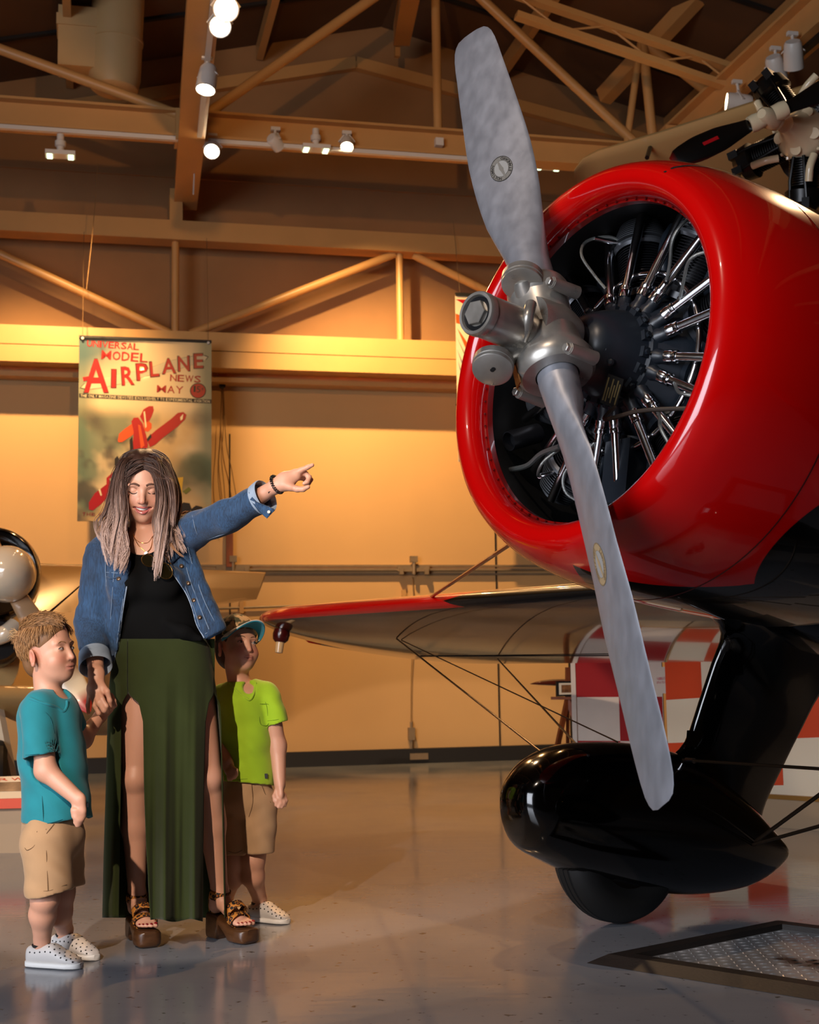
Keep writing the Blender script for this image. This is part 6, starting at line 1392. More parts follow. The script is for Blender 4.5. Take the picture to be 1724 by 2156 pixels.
fo = ob('cuff_flap', fp, [[0, 1, 2, 3, 4, 5, 6]], m_den, jk, smooth=False); so = fo.modifiers.new('thick', 'SOLIDIFY'); so.thickness = 0.005
ob('cuff_button', *revolve(Wp(566, 1078, -0.315), (0, -1, 0), [(0, .006), (.004, .005), (.004, .0001)], 12), m_white, jk)
def onj(x, y, lift=0.002): return fj.surf(Wp(x, y, -0.5), ray(x, y), 0.75, lift)
def jline(pts, r_=0.0014, m=None, n=4, nm='stitch_line'):
    P = [onj(x, y) for x, y in pts]; P = [p for p in P if p is not None]
    if len(P) > 1: return ob(nm, *tube(smooth_pts(P, n), r_, 5), m or m_stitch, jk)
for pts in (((243, 1175), (238, 1230), (233, 1300), (228, 1370)), ((228, 1150), (222, 1190), (224, 1235)), ((268, 1200), (258, 1270), (248, 1340), (240, 1400)), ((376, 1200), (392, 1240), (408, 1280), (420, 1320)), ((395, 1150), (408, 1200), (428, 1260), (452, 1310)), ((385, 1165), (398, 1215), (418, 1270), (440, 1325)), ((430, 1138), (480, 1122), (530, 1100)), ((405, 1085), (410, 1110), (420, 1138)), ((432, 1335), (455, 1318), (474, 1298)), ((222, 1205), (240, 1206), (262, 1208)), ((392, 1170), (404, 1175)), ((362, 1160), (380, 1148), (396, 1132))): jline(pts)
for pts in (((345, 1175), (356, 1198), (374, 1222), (392, 1250), (405, 1282), (414, 1315), (430, 1343)), ((276, 1178), (268, 1228), (258, 1290), (250, 1350), (241, 1415))): jline(pts, 0.0024, m_denl, nm='placket_edge')
for pts in (((222, 1212), (232, 1218), (244, 1216), (256, 1212)), ((384, 1152), (396, 1166), (404, 1180))): jline(pts, 0.003, m_den, nm='pocket_flap')
for x, y in ((250, 1219), (382, 1192), (396, 1228), (408, 1264), (420, 1300)):
    c = onj(x, y)
    if c is not None: ob('jacket_button', *revolve(c, (0, -1, 0), [(-.003, .008), (.003, .0078), (.005, .004), (.004, .0001)], 14), m_stud, jk)
# collar leaves
for pts in (((278, 1140), (262, 1150), (250, 1172), (268, 1186), (277, 1178), (281, 1160)), ((336, 1140), (352, 1140), (372, 1150), (378, 1172), (362, 1186), (346, 1172))):
    P = [onj(x, y, 0.010) if onj(x, y, 0.010) is not None else Wp(x, y, -0.08) for x, y in pts]; o = ob('collar_leaf', P, [list(range(6))], m_den, jk, smooth=False); so = o.modifiers.new('thick', 'SOLIDIFY'); so.thickness = 0.006
# necklace, pendant, sunglasses, bracelet
m_goldj = mat('gold_jewellery', '#c89a50', 0.2, metal=1.0)
def ont(x, y, lift=0.003):
    a = fw.surf(Wp(x, y, -0.4), ray(x, y), 0.6, lift); b = ft.surf(Wp(x, y, -0.4), ray(x, y), 0.6, lift)
    if a is None: return b
    return a if b is None or a[1] < b[1] else b
nk = thing('necklace', Wp(308, 1165, -0.1), 'fine gold necklace with a round silver pendant on the woman', 'necklace')
P = [ont(x, y) for x, y in ((281, 1128), (290, 1146), (302, 1158), (309, 1162), (318, 1152), (322, 1130))]; ob('chain', *tube(smooth_pts([p for p in P if p is not None], 5), 0.0013, 6), m_goldj, nk)
c = ont(308, 1166, 0.006); ob('pendant', *revolve(c, (0, -1, 0), [(-.002, .0001), (-.002, .007), (.002, .007), (.003, .0001)], 18), m_chrome, nk)
P = [ont(x, y) for x, y in ((280, 1124), (286, 1136), (298, 1143), (312, 1142), (322, 1128))]; ob('fine_chain', *tube(smooth_pts([p for p in P if p is not None], 5), 0.001, 6), m_goldj, nk)
sgs = thing('sunglasses', Wp(345, 1210, -0.13), 'gold rimmed aviator sunglasses hooked on the black top', 'sunglasses')
for cx, cy, rx, ry in ((347, 1202, 16, 17), (312, 1180, 14, 13)):
    a = np.linspace(0, 2 * np.pi, 25); rim = [Wp(cx + rx * math.cos(t) + (3 * math.sin(t) if True else 0), cy + ry * math.sin(t), -0.135 + 0.01 * math.cos(t)) for t in a]
    ob('rim', *tube(rim, 0.0015, 6, cap=False), m_goldj, sgs); ob('lens', rim[:-1], [list(range(24))], mat('brown_lens', '#1c1608', 0.06, coat=1.0, alpha=0.85), sgs, smooth=False)
ob('temple_arm', *tube([Wp(360, 1188, -0.135), Wp(350, 1172, -0.12), Wp(338, 1160, -0.10)], 0.0013, 6), m_goldj, sgs); ob('bridge', *tube([Wp(323, 1183, -0.135), Wp(330, 1188, -0.14), Wp(336, 1192, -0.135)], 0.0013, 6), m_goldj, sgs)
br = thing('bracelet', Wp(581, 1022, -0.29), 'black coiled hair-tie bracelet on the pointing wrist', 'bracelet')
wc_ = Wp(583, 1020, -0.285); wax = unit(aL[2] - aL[1]); bx, by, bz = frame_z(wax); P = []
for t in np.linspace(0, 1, 420): a = 2 * np.pi * t; R_ = 0.0315 + 0.0042 * math.cos(26 * a); P.append(wc_ + R_ * (bx * math.cos(a) * 0.92 + by * math.sin(a)) + bz * 0.0042 * math.sin(26 * a))
ob('coil', *tube(P, 0.0019, 5, cap=False), m_black, br)

# sandals: platform, block heel, leopard straps
def leopard():
    M = mat('leopard_hair', '#b06a22', 0.7, bump=0.1, bscale=500); nt = M.node_tree; L = nt.links; b = nt.nodes['Principled BSDF']
    tcn = nt.nodes.new('ShaderNodeTexCoord'); v = nt.nodes.new('ShaderNodeTexVoronoi'); v.inputs['Scale'].default_value = 62; L.new(tcn.outputs['Object'], v.inputs['Vector'])
    cr = nt.nodes.new('ShaderNodeValToRGB'); e = cr.color_ramp.elements; e[0].position = 0.0; e[0].color = (*lin('#8a4a14'), 1); e[1].position = 1.0; e[1].color = (*lin('#b87428'), 1)
    for p, c in ((0.24, '#8a4a14'), (0.30, '#0e0805'), (0.48, '#0e0805'), (0.54, '#b87428')): x = e.new(p); x.color = (*lin(c), 1)
    L.new(v.outputs['Distance'], cr.inputs['Fac']); L.new(cr.outputs['Color'], b.inputs['Base Color']); return M
m_leo = leopard(); m_sole = mat('brown_wood_sole', '#4a2e18', 0.35, noise=0.2, nscale=20, stretch=(1, 1, 4)); m_insole = mat('tan_insole', '#b08a60', 0.6)
def sandal(an, toe, label, gpx):
    toeg = np.array([toe[0], toe[1], 0.0]); dh = unit([toe[0] - an[0], toe[1] - an[1], 0]); sd = np.cross(dh, Zv); heel = np.array([an[0], an[1], 0]) - dh * 0.055; L_ = (toeg - heel) @ dh + 0.028
    t = thing('platform_sandal', heel + dh * L_ / 2, label, 'sandal', "the woman's sandals")
    zt = toe[2] - 0.014
    st = np.linspace(0, 1, 26); rings = []
    for u_ in st:
        w_ = np.interp(u_, [0, .06, .3, .55, .8, .95, 1], [.020, .032, .034, .036, .047, .042, .022]); top = np.interp(u_, [0, .3, .62, 1], [an[2] - 0.068, an[2] - 0.078, zt + 0.002, zt]); bot = np.interp(u_, [0, .30, .36, .52, .6, .97, 1], [0.0, 0.0, 0.055, 0.022, 0.002, 0.002, 0.012])
        c = heel + dh * u_ * L_; r_ = []
        for a in np.linspace(0, 2 * np.pi, 20, endpoint=False):
            ca, sa = math.cos(a), math.sin(a); r_.append(c + sd * w_ * np.sign(ca) * abs(ca) ** .5 + Zv * ((top + bot) / 2 + (top - bot) / 2 * np.sign(sa) * abs(sa) ** .4))
        rings.append(np.array(r_))
    V, Fc = loft(rings); ob('sole', V, Fc, m_sole, t, sharp=50)
    def strap(p, ax, r_, w_, name, flat=1.0):
        ax = unit(ax); x, y, z = frame_z(ax, dh); rg = []
        for k in np.linspace(-w_ / 2, w_ / 2, 4): rg.append(np.array([p + ax * k + r_ * (x * math.cos(a) + y * flat * math.sin(a)) for a in np.linspace(0, 2 * np.pi, 32, endpoint=False)]))
        o = ob(name, *loft(rg, True, False, False), m_leo, t); so = o.modifiers.new('thick', 'SOLIDIFY'); so.thickness = 0.003; return o
    strap(an - Zv * 0.004, Zv + dh * 0.25, 0.0375, 0.030, 'ankle_strap')
    m1 = an * 0.42 + toe * 0.58 + Zv * 0.0; ax1 = unit(toe - an); strap(m1 + Zv * 0.002, ax1, 0.040, 0.030, 'instep_strap', 0.82); m2 = an * 0.12 + toe * 0.88 - dh * 0.028; strap(m2 + Zv * 0.000, unit(dh * .9 - Zv * .25), 0.043, 0.026, 'toe_strap', 0.62)
    pts = [an - dh * 0.034 - Zv * 0.075, an - dh * 0.040 - Zv * 0.04, an - dh * 0.034 - Zv * 0.005]; ob('heel_counter', *tube(smooth_pts(pts, 4), 0.024, 12, ell=.35, hint=sd), m_leo, t)
sandal(legL[-1], toL, 'leopard strap platform sandal on the foot behind the skirt panel', 0); sandal(legR[-1], toR, 'leopard strap platform sandal on the foot stepping out beside the boy', 0)

# hair: long locks, dark at the roots and ash blonde at the ends
fh = Field(Wp(215, 1130, -0.2) , Wp(395, 925, 0.22) , 0.005)
R_ = [hw['fx'], hw['fy'], hw['fz']]
fh.ell(hp_(hw, 0, -0.020, 0.038, HS), np.array((0.088, 0.103, 0.098)) * HS, R_, 0.02); fh.ell(hp_(hw, 0, -0.05, -0.03, HS), np.array((0.082, 0.07, 0.10)) * HS, R_, 0.03)
fh.ell(hp_(hw, 0.0, 0.110, -0.030, HS), np.array((0.066, 0.10, 0.122)) * HS, R_, 0.012, 'd'); fh.wrinkle(0.0018, 120, 2, dirs=(1, 0.2, 0))
hcap, V = fob('hair', fh, m_hair, woman, 2)
c_r, c_m, c_t = np.array(lin('#2a1710')), np.array(lin('#5c3a28')), np.array(lin('#cbaea0'))
def hair_cols(V, rnd=0.0):
    z = V[:, 2]; zr, zt_ = Wp(300, 950)[2], Wp(300, 1200)[2]; t = np.clip((zr - z) / (zr - zt_), 0, 1); t = np.clip(t + rnd, 0, 1)
    c = mixc(np.repeat(c_r[None], len(V), 0), c_m, np.clip(t / 0.5, 0, 1)); return mixc(c, c_t, np.clip((t - 0.40) / 0.4, 0, 1))
set_col(hcap, hair_cols(V))
rg = np.random.default_rng(11); curves = []; rnds = []
dens = 5.5
def lock(pts, spread, n, dys, wave=3.0, per=9):
    P = np.array(pts, float); k = len(P); N_ = max(1, int(n * dens / per)); sr = 0.16
    for _ in range(N_):
        o_ = rg.normal(size=2) * spread * 0.5; dy = rg.uniform(*dys); ph = rg.uniform(0, 6.28); cut = rg.uniform(0.80, 1.0); rc = rg.normal() * 0.09; wv = wave * rg.uniform(0.5, 1.6)
        for _ in range(per):
            o2 = rg.normal(size=3) * (2.6, 2.0, 0.006); rn = rc + rg.normal() * 0.05; ct = cut * rg.uniform(0.94, 1.0); Q_ = []
            for i, (x, y, d) in enumerate(P):
                u_ = i / (k - 1); g = sr + (1 - sr) * min(1, 2.2 * u_); fz = 1 - 0.55 * u_
                Q_.append(Wp(x + o_[0] * g + o2[0] * fz + wv * u_ * math.sin(ph + 6.5 * u_), P[0][1] + (y - P[0][1]) * (1 - (1 - ct) * u_) + o_[1] * 0.3 * u_, d + dy * g + o2[2] * fz + 0.004 * wv * u_ * math.cos(ph + 6.5 * u_) * 0.5))
            curves.append(smooth_pts(Q_, 4)); rnds.append(rn)
# locks combed away from the centre parting
part = smooth_pts([(302, 985, -.098), (303, 968, -.080), (304, 953, -.045), (305, 944, .0), (304, 950, .06)], 3)
for i, (px_, py_, d_) in enumerate(part):
    f_ = i / (len(part) - 1)
    for sg, xs_, nn in ((-1, (286, 268, 256, 252, 246), 22), (1, (321, 339, 354, 361, 360), 22)):
        x1, x2, x3, x4, x5 = xs_; w_ = sg * (2 + 7 * f_); dd_ = 0.035 * f_ * 2
        lock([(px_ + sg * 1.5, py_, d_), (x1 + w_ * .6, py_ + 4 + 4 * (1 - f_), d_ - .006 * (1 - f_)), (x2 + w_, py_ + 24 - 2 * f_, d_ * .95 - .004), (x3 + w_, 1015 + 6 * f_, d_ * .9 - .012), (x4 + w_ * .8, 1060, d_ * .7 - .03), (x5 + w_ * .6, 1110, d_ * .6 - .045)], 5, nn, (-.004, .006), 1.5)
# left side (picture left), falling in front of the shoulder
lock([(301, 980, -.094), (281, 990, -.099), (266, 1015, -.097), (259, 1050, -.093), (259, 1100, -.10), (253, 1150, -.12)], 5, 40, (-.006, .008), 2)
lock([(303, 966, -.078), (279, 972, -.085), (261, 1002, -.088), (252, 1050, -.085), (249, 1100, -.09)], 5, 40, (-.006, .012), 2)
lock([(304, 954, -.045), (275, 960, -.055), (255, 995, -.06), (247, 1045, -.06), (243, 1100, -.08)], 6, 40, (-.006, .02), 2)
lock([(303, 980, -.094), (317, 990, -.099), (331, 1012, -.097), (341, 1050, -.092), (344, 1100, -.10), (338, 1160, -.125)], 5, 40, (-.006, .008), 2)
lock([(305, 966, -.078), (324, 972, -.085), (342, 1002, -.085), (352, 1050, -.08), (354, 1100, -.08)], 5, 40, (-.006, .012), 2)
lock([(306, 953, -.045), (330, 958, -.055), (350, 995, -.055), (362, 1045, -.05), (362, 1090, -.05)], 6, 40, (-.006, .02), 2)
lock([(300, 959, -.02), (267, 968, -.075), (256, 1010, -.09), (254, 1060, -.09), (257, 1110, -.10), (251, 1160, -.125), (247, 1205, -.135)], 12, 70, (-.02, .02))
lock([(300, 957, .0), (262, 972, -.04), (250, 1020, -.06), (246, 1070, -.06), (240, 1115, -.08), (230, 1150, -.11), (240, 1195, -.12)], 14, 80, (-.02, .03), 6)
lock([(298, 957, .02), (256, 985, .0), (246, 1040, -.01), (238, 1090, -.03), (225, 1120, -.07), (228, 1160, -.10), (236, 1190, -.11)], 16, 70, (-.03, .04), 6)
lock([(285, 964, .0), (261, 985, -.07), (259, 1030, -.095), (263, 1080, -.10), (257, 1130, -.12), (263, 1180, -.13), (253, 1214, -.14)], 8, 40, (-.015, .01), 4)
# right side
lock([(308, 957, -.02), (330, 968, -.075), (340, 1010, -.085), (348, 1060, -.085), (344, 1110, -.10), (340, 1160, -.125), (332, 1225, -.135)], 9, 60, (-.02, .02), 3)
lock([(310, 956, .0), (342, 968, -.04), (358, 1015, -.05), (362, 1060, -.05), (356, 1110, -.06), (350, 1150, -.08), (352, 1185, -.10)], 13, 80, (-.02, .03), 4)
lock([(310, 956, .03), (348, 975, .0), (366, 1025, -.01), (368, 1075, -.02), (366, 1110, -.03), (372, 1145, -.06), (384, 1170, -.08)], 10, 60, (-.03, .04), 5)
lock([(306, 961, -.03), (322, 975, -.085), (335, 1020, -.10), (340, 1062, -.10), (334, 1110, -.115), (336, 1150, -.13), (330, 1190, -.14)], 6, 36, (-.01, .01), 3)
# back curtain
lock([(305, 965, .05), (300, 1000, .11), (300, 1060, .12), (300, 1110, .12), (298, 1150, .12)], 60, 60, (-.01, .03), 4)
hl, V = strands('hair_locks', curves, m_hair, hcap, 0.00105, 0.0004)
cols = []; n_ = 0
for c, r_ in zip(curves, rnds): k = len(c) * 4; cols.append(hair_cols(V[n_:n_ + k], r_)); n_ += k
set_col(hl, np.concatenate(cols)); hl['kind'] = 'stuff'
curves = []; rnds = []; dens = 3.0
lock([(262, 1040, .0), (242, 1085, -.02), (222, 1110, -.04), (212, 1135, -.05)], 22, 26, (-.04, .04), 8); lock([(360, 1060, .0), (372, 1085, .0), (392, 1080, -.01)], 10, 14, (-.03, .03), 4); lock([(345, 1110, -.06), (362, 1150, -.1), (384, 1175, -.11)], 6, 10, (-.02, .02), 3)
fy_, V = strands('stray_hairs', curves, m_hair, hcap, 0.0006, 0.0003, 4); set_col(fy_, np.repeat(np.array([lin('#a87850')]), len(V), 0)); fy_['kind'] = 'stuff'

# ------------------------------------------------------------------- the two boys
m_khaki = mat('khaki_twill', '#b08c66', 0.85, noise=0.08, nscale=9, bump=0.10, bscale=700, sheen=0.15); m_khs = mat('khaki_stitch', '#6e5236', 0.9)
m_teal = mat('teal_jersey', '#0e7a86', 0.85, noise=0.10, nscale=9, bump=0.10, bscale=600, sheen=0.2); m_teald = mat('teal_seam', '#07525c', 0.9)
m_lime = mat('lime_jersey', '#9ac21a', 0.85, noise=0.08, nscale=9, bump=0.10, bscale=600, sheen=0.2); m_limed = mat('lime_seam', '#5f8010', 0.9)
m_shoe = mat('pale_grey_foam', '#cfc9c4', 0.5, bump=0.03, bscale=200); m_shs = mat('white_foam_sole', '#ece8e2', 0.5); m_hole = mat('shoe_hole', '#1c1917', 0.8)
def kid_shoe(hg, tg, an, label, wd=0.034):
    """slip-on with ventilation holes; hg, tg heel and toe points on the floor"""
    hg, tg = hg * np.array([1, 1, 0]), tg * np.array([1, 1, 0]); d = tg - hg; L_ = np.linalg.norm(d); d = d / L_; sd = np.cross(d, Zv); t = thing('slip_on_shoe', (hg + tg) / 2, label, 'shoe', 'perforated slip-on shoes')
    us = np.linspace(0, 1, 24); W_ = lambda u_: np.interp(u_, [0, .05, .25, .55, .78, .93, 1], [.014, .025, .031, .033, .036, .028, .012]) * wd / 0.034
    def section(c, w_, z0, z1, ex=.55):
        r_ = []
        for a in np.linspace(0, 2 * np.pi, 20, endpoint=False):
            ca, sa = math.cos(a), math.sin(a); r_.append(c + sd * w_ * np.sign(ca) * abs(ca) ** ex + Zv * ((z0 + z1) / 2 + (z1 - z0) / 2 * np.sign(sa) * abs(sa) ** ex))
        return np.array(r_)
    ob('sole', *loft([section(hg + d * u_ * L_, W_(u_) * 1.06, 0.0015, 0.020, .4) for u_ in us]), m_shs, t, sharp=50)
    top = lambda u_: np.interp(u_, [0, .06, .2, .38, .5, .65, .82, .95, 1], [.058, .068, .066, .074, .076, .058, .042, .030, .021])
    up = ob('upper', *loft([section(hg + d * (0.01 + u_ * 0.98) * L_, W_(u_), 0.012, top(u_), .8) for u_ in us]), m_shoe, t, sharp=60)
    mb = MB()
    for i in range(9):
        for j in range(5):
            u_ = 0.12 + 0.1 * i + 0.05 * (j % 2); a = math.radians(12 + 32 * j + 4)
            if 0.12 < u_ < 0.40 and 1 <= j <= 3 or u_ > 0.97: continue
            c = hg + d * (0.01 + u_ * .98) * L_; w_, z1 = W_(u_), top(u_); ca, sa = math.cos(a), math.sin(a)
            p = c + sd * w_ * np.sign(ca) * abs(ca) ** .8 + Zv * ((.012 + z1) / 2 + (z1 - .012) / 2 * abs(sa) ** .8); n_ = unit(sd * ca / w_ + Zv * sa / max(.01, (z1 - .012) / 2))
            mb.add(*revolve(p - n_ * .001, n_, [(0, .0028), (.0018, .0026), (.0019, .0001)], 8))
    mb.build('ventilation_holes', m_hole, t); ac = hg + d * L_ * 0.24 + Zv * 0.066
    ob('opening_lining', *revolve(ac, Zv, [(-0.004, .0001), (-0.004, .024), (0.004, .028), (0.006, .025)], 24), m_hole, t); return t
def short_hair(name, h, s, parent, body, n, length, col, flow, region, seed=3, r0=0.0011, lift=1.05):
    rg = np.random.default_rng(seed); cur = []
    while len(cur) < n:
        v = unit(rg.normal(size=3))
        if not region(v): continue
        c = np.array((0, -0.012, 0.046)); R3 = np.array((0.074, 0.094, 0.086)) * lift; p = c + v * R3; nrm = unit(v / R3); f = flow(v); f = f - nrm * (f @ nrm); f = unit(f + rg.normal(size=3) * 0.10)
        L_ = length(v) * rg.uniform(.7, 1.1); P = []
        for k in np.linspace(0, 1, 6):
            q = p + f * L_ * k + nrm * (0.003 + 0.006 * k * (1 - k) * 2); e = (q - c) / R3; ln = np.linalg.norm(e)
            if ln < 1.03: q = c + e / ln * R3 * 1.03
            P.append(hp_(h, q[0], q[1], q[2], s))
        cur.append(np.array(P))
    o, V = strands(name, cur, m_hair, parent, r0 * s, r0 * .3 * s, 4); base = np.array(lin(col)); rn = np.repeat(rg.uniform(.6, 1.35, n), 6 * 4); set_col(o, base[None] * rn[:, None]); o['kind'] = 'stuff'; return o

# ---- boy in teal, in profile, holding her hand
BY = 4.56
def Lp(x, y, dy=0.0): return PY(x, y, BY + dy)
def ankle_of(s_): return s_[0] + (s_[1] - s_[0]) * .27 + Zv * .085
LS1, LS2, RS1, RS2 = (G(57, 2034), G(172, 2040)), (G(112, 2008), G(204, 2023)), (G(524, 1938), G(608, 1946)), (G(462, 1934), G(518, 1944))
boy = thing('person', G(110, 2040), 'boy in a teal shirt and khaki shorts looking up, holding her hand', 'person')
hb = head_frame(Lp(102, 1374, 0.0), (0.90, -0.38, 0.16), (-0.12, 0.0, 1.0)); s1 = 0.93
fb = Field(np.array([-1.46, 4.14, 0.0]), np.array([-0.90, 4.86, 1.22]), 0.0036)
head_sdf(fb, hb, s1, child=True)
fb.cone(hp_(hb, 0, -0.025, -0.07, s1), Lp(104, 1475, 0.0), 0.042, 0.047, 0.02)
fb.cone(Lp(106, 1510), Lp(116, 1730), 0.085, 0.085, 0.02); fb.cone(Lp(88, 1490, -.075), Lp(126, 1486, .075), 0.036, 0.036, 0.03)
arn = [Lp(86, 1496, -.085), Lp(96, 1622, -.135), Lp(166, 1684, -.17)]; fb.chain(arn, [0.036, 0.033, 0.0225], 0.02)
dh = -0.175
fb.cone(Lp(166, 1684, dh), Lp(168, 1706, dh), 0.022, 0.024, 0.012, flat=((0.4, 1, 0), .6)); 
for pts, r0, r1 in (([(174, 1704, 0), (176, 1718, 0), (172, 1730, .005)], .0088, .0066), ([(169, 1708, -.006), (171, 1725, -.006), (167, 1737, 0)], .0088, .0066), ([(164, 1708, -.01), (165, 1726, -.01), (162, 1738, -.004)], .0085, .0064), ([(159, 1706, -.012), (159, 1721, -.012), (158, 1732, -.006)], .008, .006), ([(158, 1694, .0), (154, 1706, -.01), (154, 1718, -.01)], .0088, .0065)): finger(fb, [Lp(x, y, dh + d) for x, y, d in pts], r0, r1)
arf = [Lp(128, 1492, .085), Lp(174, 1556, .18), Lp(209, 1510, .27)]; fb.chain(arf, [0.036, 0.032, 0.021], 0.02)
fb.cone(Lp(209, 1510, .27), Lp(227, 1490, .265), 0.021, 0.022, 0.012, flat=((0, 1, 0), .7))
for pts, r0, r1 in (([(234, 1478, .26), (233, 1464, .235), (221, 1462, .225), (212, 1465, .225)], .0088, .0064), ([(236, 1482, .258), (236, 1469, .232), (222, 1470, .222), (209, 1477, .222)], .0088, .0064), ([(237, 1487, .256), (240, 1476, .232), (228, 1477, .222), (216, 1482, .222)], .0085, .0062), ([(236, 1491, .254), (242, 1485, .234), (236, 1482, .226), (230, 1483, .226)], .0078, .006)): finger(fb, [Lp(x, y, d) for x, y, d in pts], r0, r1)
for L_ in ([Lp(97, 1840, -.06), Lp(95, 1890, -.06), Lp(90, 1925, -.03), ankle_of(LS1)], [Lp(128, 1835, .06), Lp(128, 1880, .06), Lp(124, 1920, .075), ankle_of(LS2)]): fb.chain(L_, [.052, .043, .041, .026], .02); fb.cone(L_[-1], L_[-1] - Zv * .04, .026, .025, .01)
bbody, V = fob('body', fb, m_skin, boy); set_col(bbody, head_cols(V, hb, s1, 0.5, 0.55, SKIN)); face_parts(bbody, fb, hb, s1, look=(-0.0035, 0.0008), open_=0.85, brow='#a07a54', child=True)
def tee(fld_lo, fld_hi, torso, shoulders, sleeves, hem, neck, wr, seed, vox=0.0042):
    f = Field(fld_lo, fld_hi, vox)
    for a, b, ra, rb, fl in torso: f.cone(a, b, ra, rb, .03, 'u', fl)
    f.cone(*shoulders, .03)
    for P, R in sleeves: f.cone(P[0], P[1] + unit(P[1] - P[0]) * .03, R[0], R[1], .014, 'u', None, (P[1], P[1] - P[0]))
    f.wrinkle(wr * 1.5, 26, seed); f.wrinkle(wr * 0.6, 70, seed + 1, dirs=(0.5, 0.5, 0.9)); f.half(*hem)
    for P, R in sleeves: ax = unit(P[1] - P[0]); f.cone(P[1] - ax * .03, P[1] + ax * .04, R[1] - .009, R[1] - .007, 0.002, 'd')
    a, b, ra, rb, fl = torso[-1]; ax = unit(b - a); f.cone(hem[0] - ax * .0 + Zv * .02, hem[0] - Zv * .12, rb - .011, rb - .009, 0.002, 'd')
    for c, r_ in neck: f.ell(c, r_, None, .006, 'd')
    return f
ftl = tee(np.array([-1.46, 4.20, 0.46]), np.array([-0.93, 4.80, 0.98]), [(Lp(106, 1512), Lp(112, 1600), .102, .106, None), (Lp(112, 1600), Lp(120, 1760), .106, .116, None)], (Lp(82, 1487, -.085), Lp(128, 1482, .085), .048, .048), [([Lp(80, 1498, -.092), Lp(88, 1594, -.122)], [.053, .060]), ([Lp(130, 1492, .085), Lp(160, 1536, .14)], [.048, .046])], (Lp(116, 1738), (0.22, -0.12, -1)), [(Lp(103, 1440), (.052, .056, .046)), (Lp(130, 1462, -.03), (.026, .035, .026))], 0.0026, 4)
tl2, V = fob('t_shirt', ftl, m_teal, boy, 2)
def on_f(f, P, x, y, lift=0.0012): return f.surf(P(x, y, -0.45), ray(x, y), 0.75, lift)
def fline(f, P, pts, par, m, r_=0.0012, nm='seam', n=4):
    q = [on_f(f, P, x, y) for x, y in pts]; q = [p for p in q if p is not None]
    if len(q) > 1: return ob(nm, *tube(smooth_pts(q, n), r_, 5), m, par)
fline(ftl, Lp, ((88, 1620), (89, 1680), (92, 1735)), tl2, m_teald); fline(ftl, Lp, ((54, 1590), (82, 1588), (114, 1586)), tl2, m_teald, .001); fline(ftl, Lp, ((54, 1738), (90, 1736), (130, 1726), (178, 1708)), tl2, m_teald, .001, 'hem_stitch'); fline(ftl, Lp, ((64, 1480), (80, 1488), (105, 1510), (115, 1545)), tl2, m_teald, .0012, 'armhole_seam')
P = [on_f(ftl, Lp, x, y, .001) for x, y in ((63, 1470), (72, 1474), (88, 1480), (104, 1484), (120, 1490), (133, 1498), (140, 1488), (141, 1476))]; P = [p for p in P if p is not None]
if len(P) > 2: ob('collar_band', *tube(smooth_pts(P, 4), .0055, 8), m_teal, tl2)
ob('hem_tag', *obox(on_f(ftl, Lp, 184, 1695, .003) if on_f(ftl, Lp, 184, 1695, .003) is not None else Lp(184, 1695, -.08), (0.004, 0, 0), (0, .003, 0), (0, 0, .007)), m_black, tl2, smooth=False)
def shorts(lo_, hi_, waist, legs, hems, seed, par):
    f = Field(lo_, hi_, .0042); f.cone(*waist, .02)
    for (P, R), (p, n_) in zip(legs, hems): f.cone(P[0], P[1] + unit(P[1] - P[0]) * .03, R[0], R[1], .014, 'u', None, (p, n_))
    f.wrinkle(.0034, 30, seed); f.wrinkle(.0016, 75, seed + 1, dirs=(.6, .6, .7))
    for (P, R), (p, n_) in zip(legs, hems): ax = unit(P[1] - P[0]); f.cone(P[1] - ax * .03, P[1] + ax * .05, R[1] - .009, R[1] - .007, 0.002, 'd')
    f.half(waist[0] + Zv * .03, (0, 0, 1)); return fob('shorts', f, m_khaki, par, 2) + (f,)
sh, V, fs = shorts(np.array([-1.40, 4.26, 0.22]), np.array([-0.95, 4.75, 0.55]), (Lp(108, 1735), Lp(112, 1760), .098, .098), [([Lp(97, 1765, -.05), Lp(103, 1880, -.055)], [.084, .074]), ([Lp(124, 1765, .05), Lp(130, 1868, .065)], [.082, .068])], [(Lp(103, 1880, -.055), (0.12, 0, -1)), (Lp(130, 1866, .065), (0.12, 0, -1))], 9, boy)
fline(fs, Lp, ((97, 1745), (98, 1800), (101, 1875)), sh, m_khs); fline(fs, Lp, ((52, 1785), (58, 1790), (74, 1778), (78, 1750)), sh, m_khs, .001, 'back_pocket'); fline(fs, Lp, ((98, 1755), (106, 1745), (114, 1735)), sh, m_khs, .0016, 'side_pocket'); fline(fs, Lp, ((62, 1872), (100, 1876), (140, 1862)), sh, m_khs, .001, 'hem_stitch')
kid_shoe(G(57, 2034), G(172, 2040), None, 'perforated pale slip-on shoe nearest the camera, on the boy in teal'); kid_shoe(G(112, 2008), G(204, 2023), None, 'farther perforated slip-on shoe of the boy in teal')
fhb = Field(Lp(10, 1475, -.2), Lp(175, 1290, .25), .004); R_ = [hb['fx'], hb['fy'], hb['fz']]
fhb.ell(hp_(hb, 0, -0.016, 0.050, s1), np.array((.080, .098, .090)) * s1, R_, .01); fhb.ell(hp_(hb, 0, -0.062, -0.018, s1), np.array((.056, .036, .062)) * s1, R_, .02)
fhb.ell(hp_(hb, 0, 0.104, -0.03, s1), np.array((.10, .080, .096)) * s1, R_, .008, 'd'); fhb.ell(hp_(hb, 0, 0.024, -0.085, s1), np.array((.12, .046, .066)) * s1, R_, .008, 'd')
for k in (-1, 1): fhb.ell(hp_(hb, k * .082, -0.006, -0.012, s1), np.array((.03, .030, .040)) * s1, R_, .006, 'd')
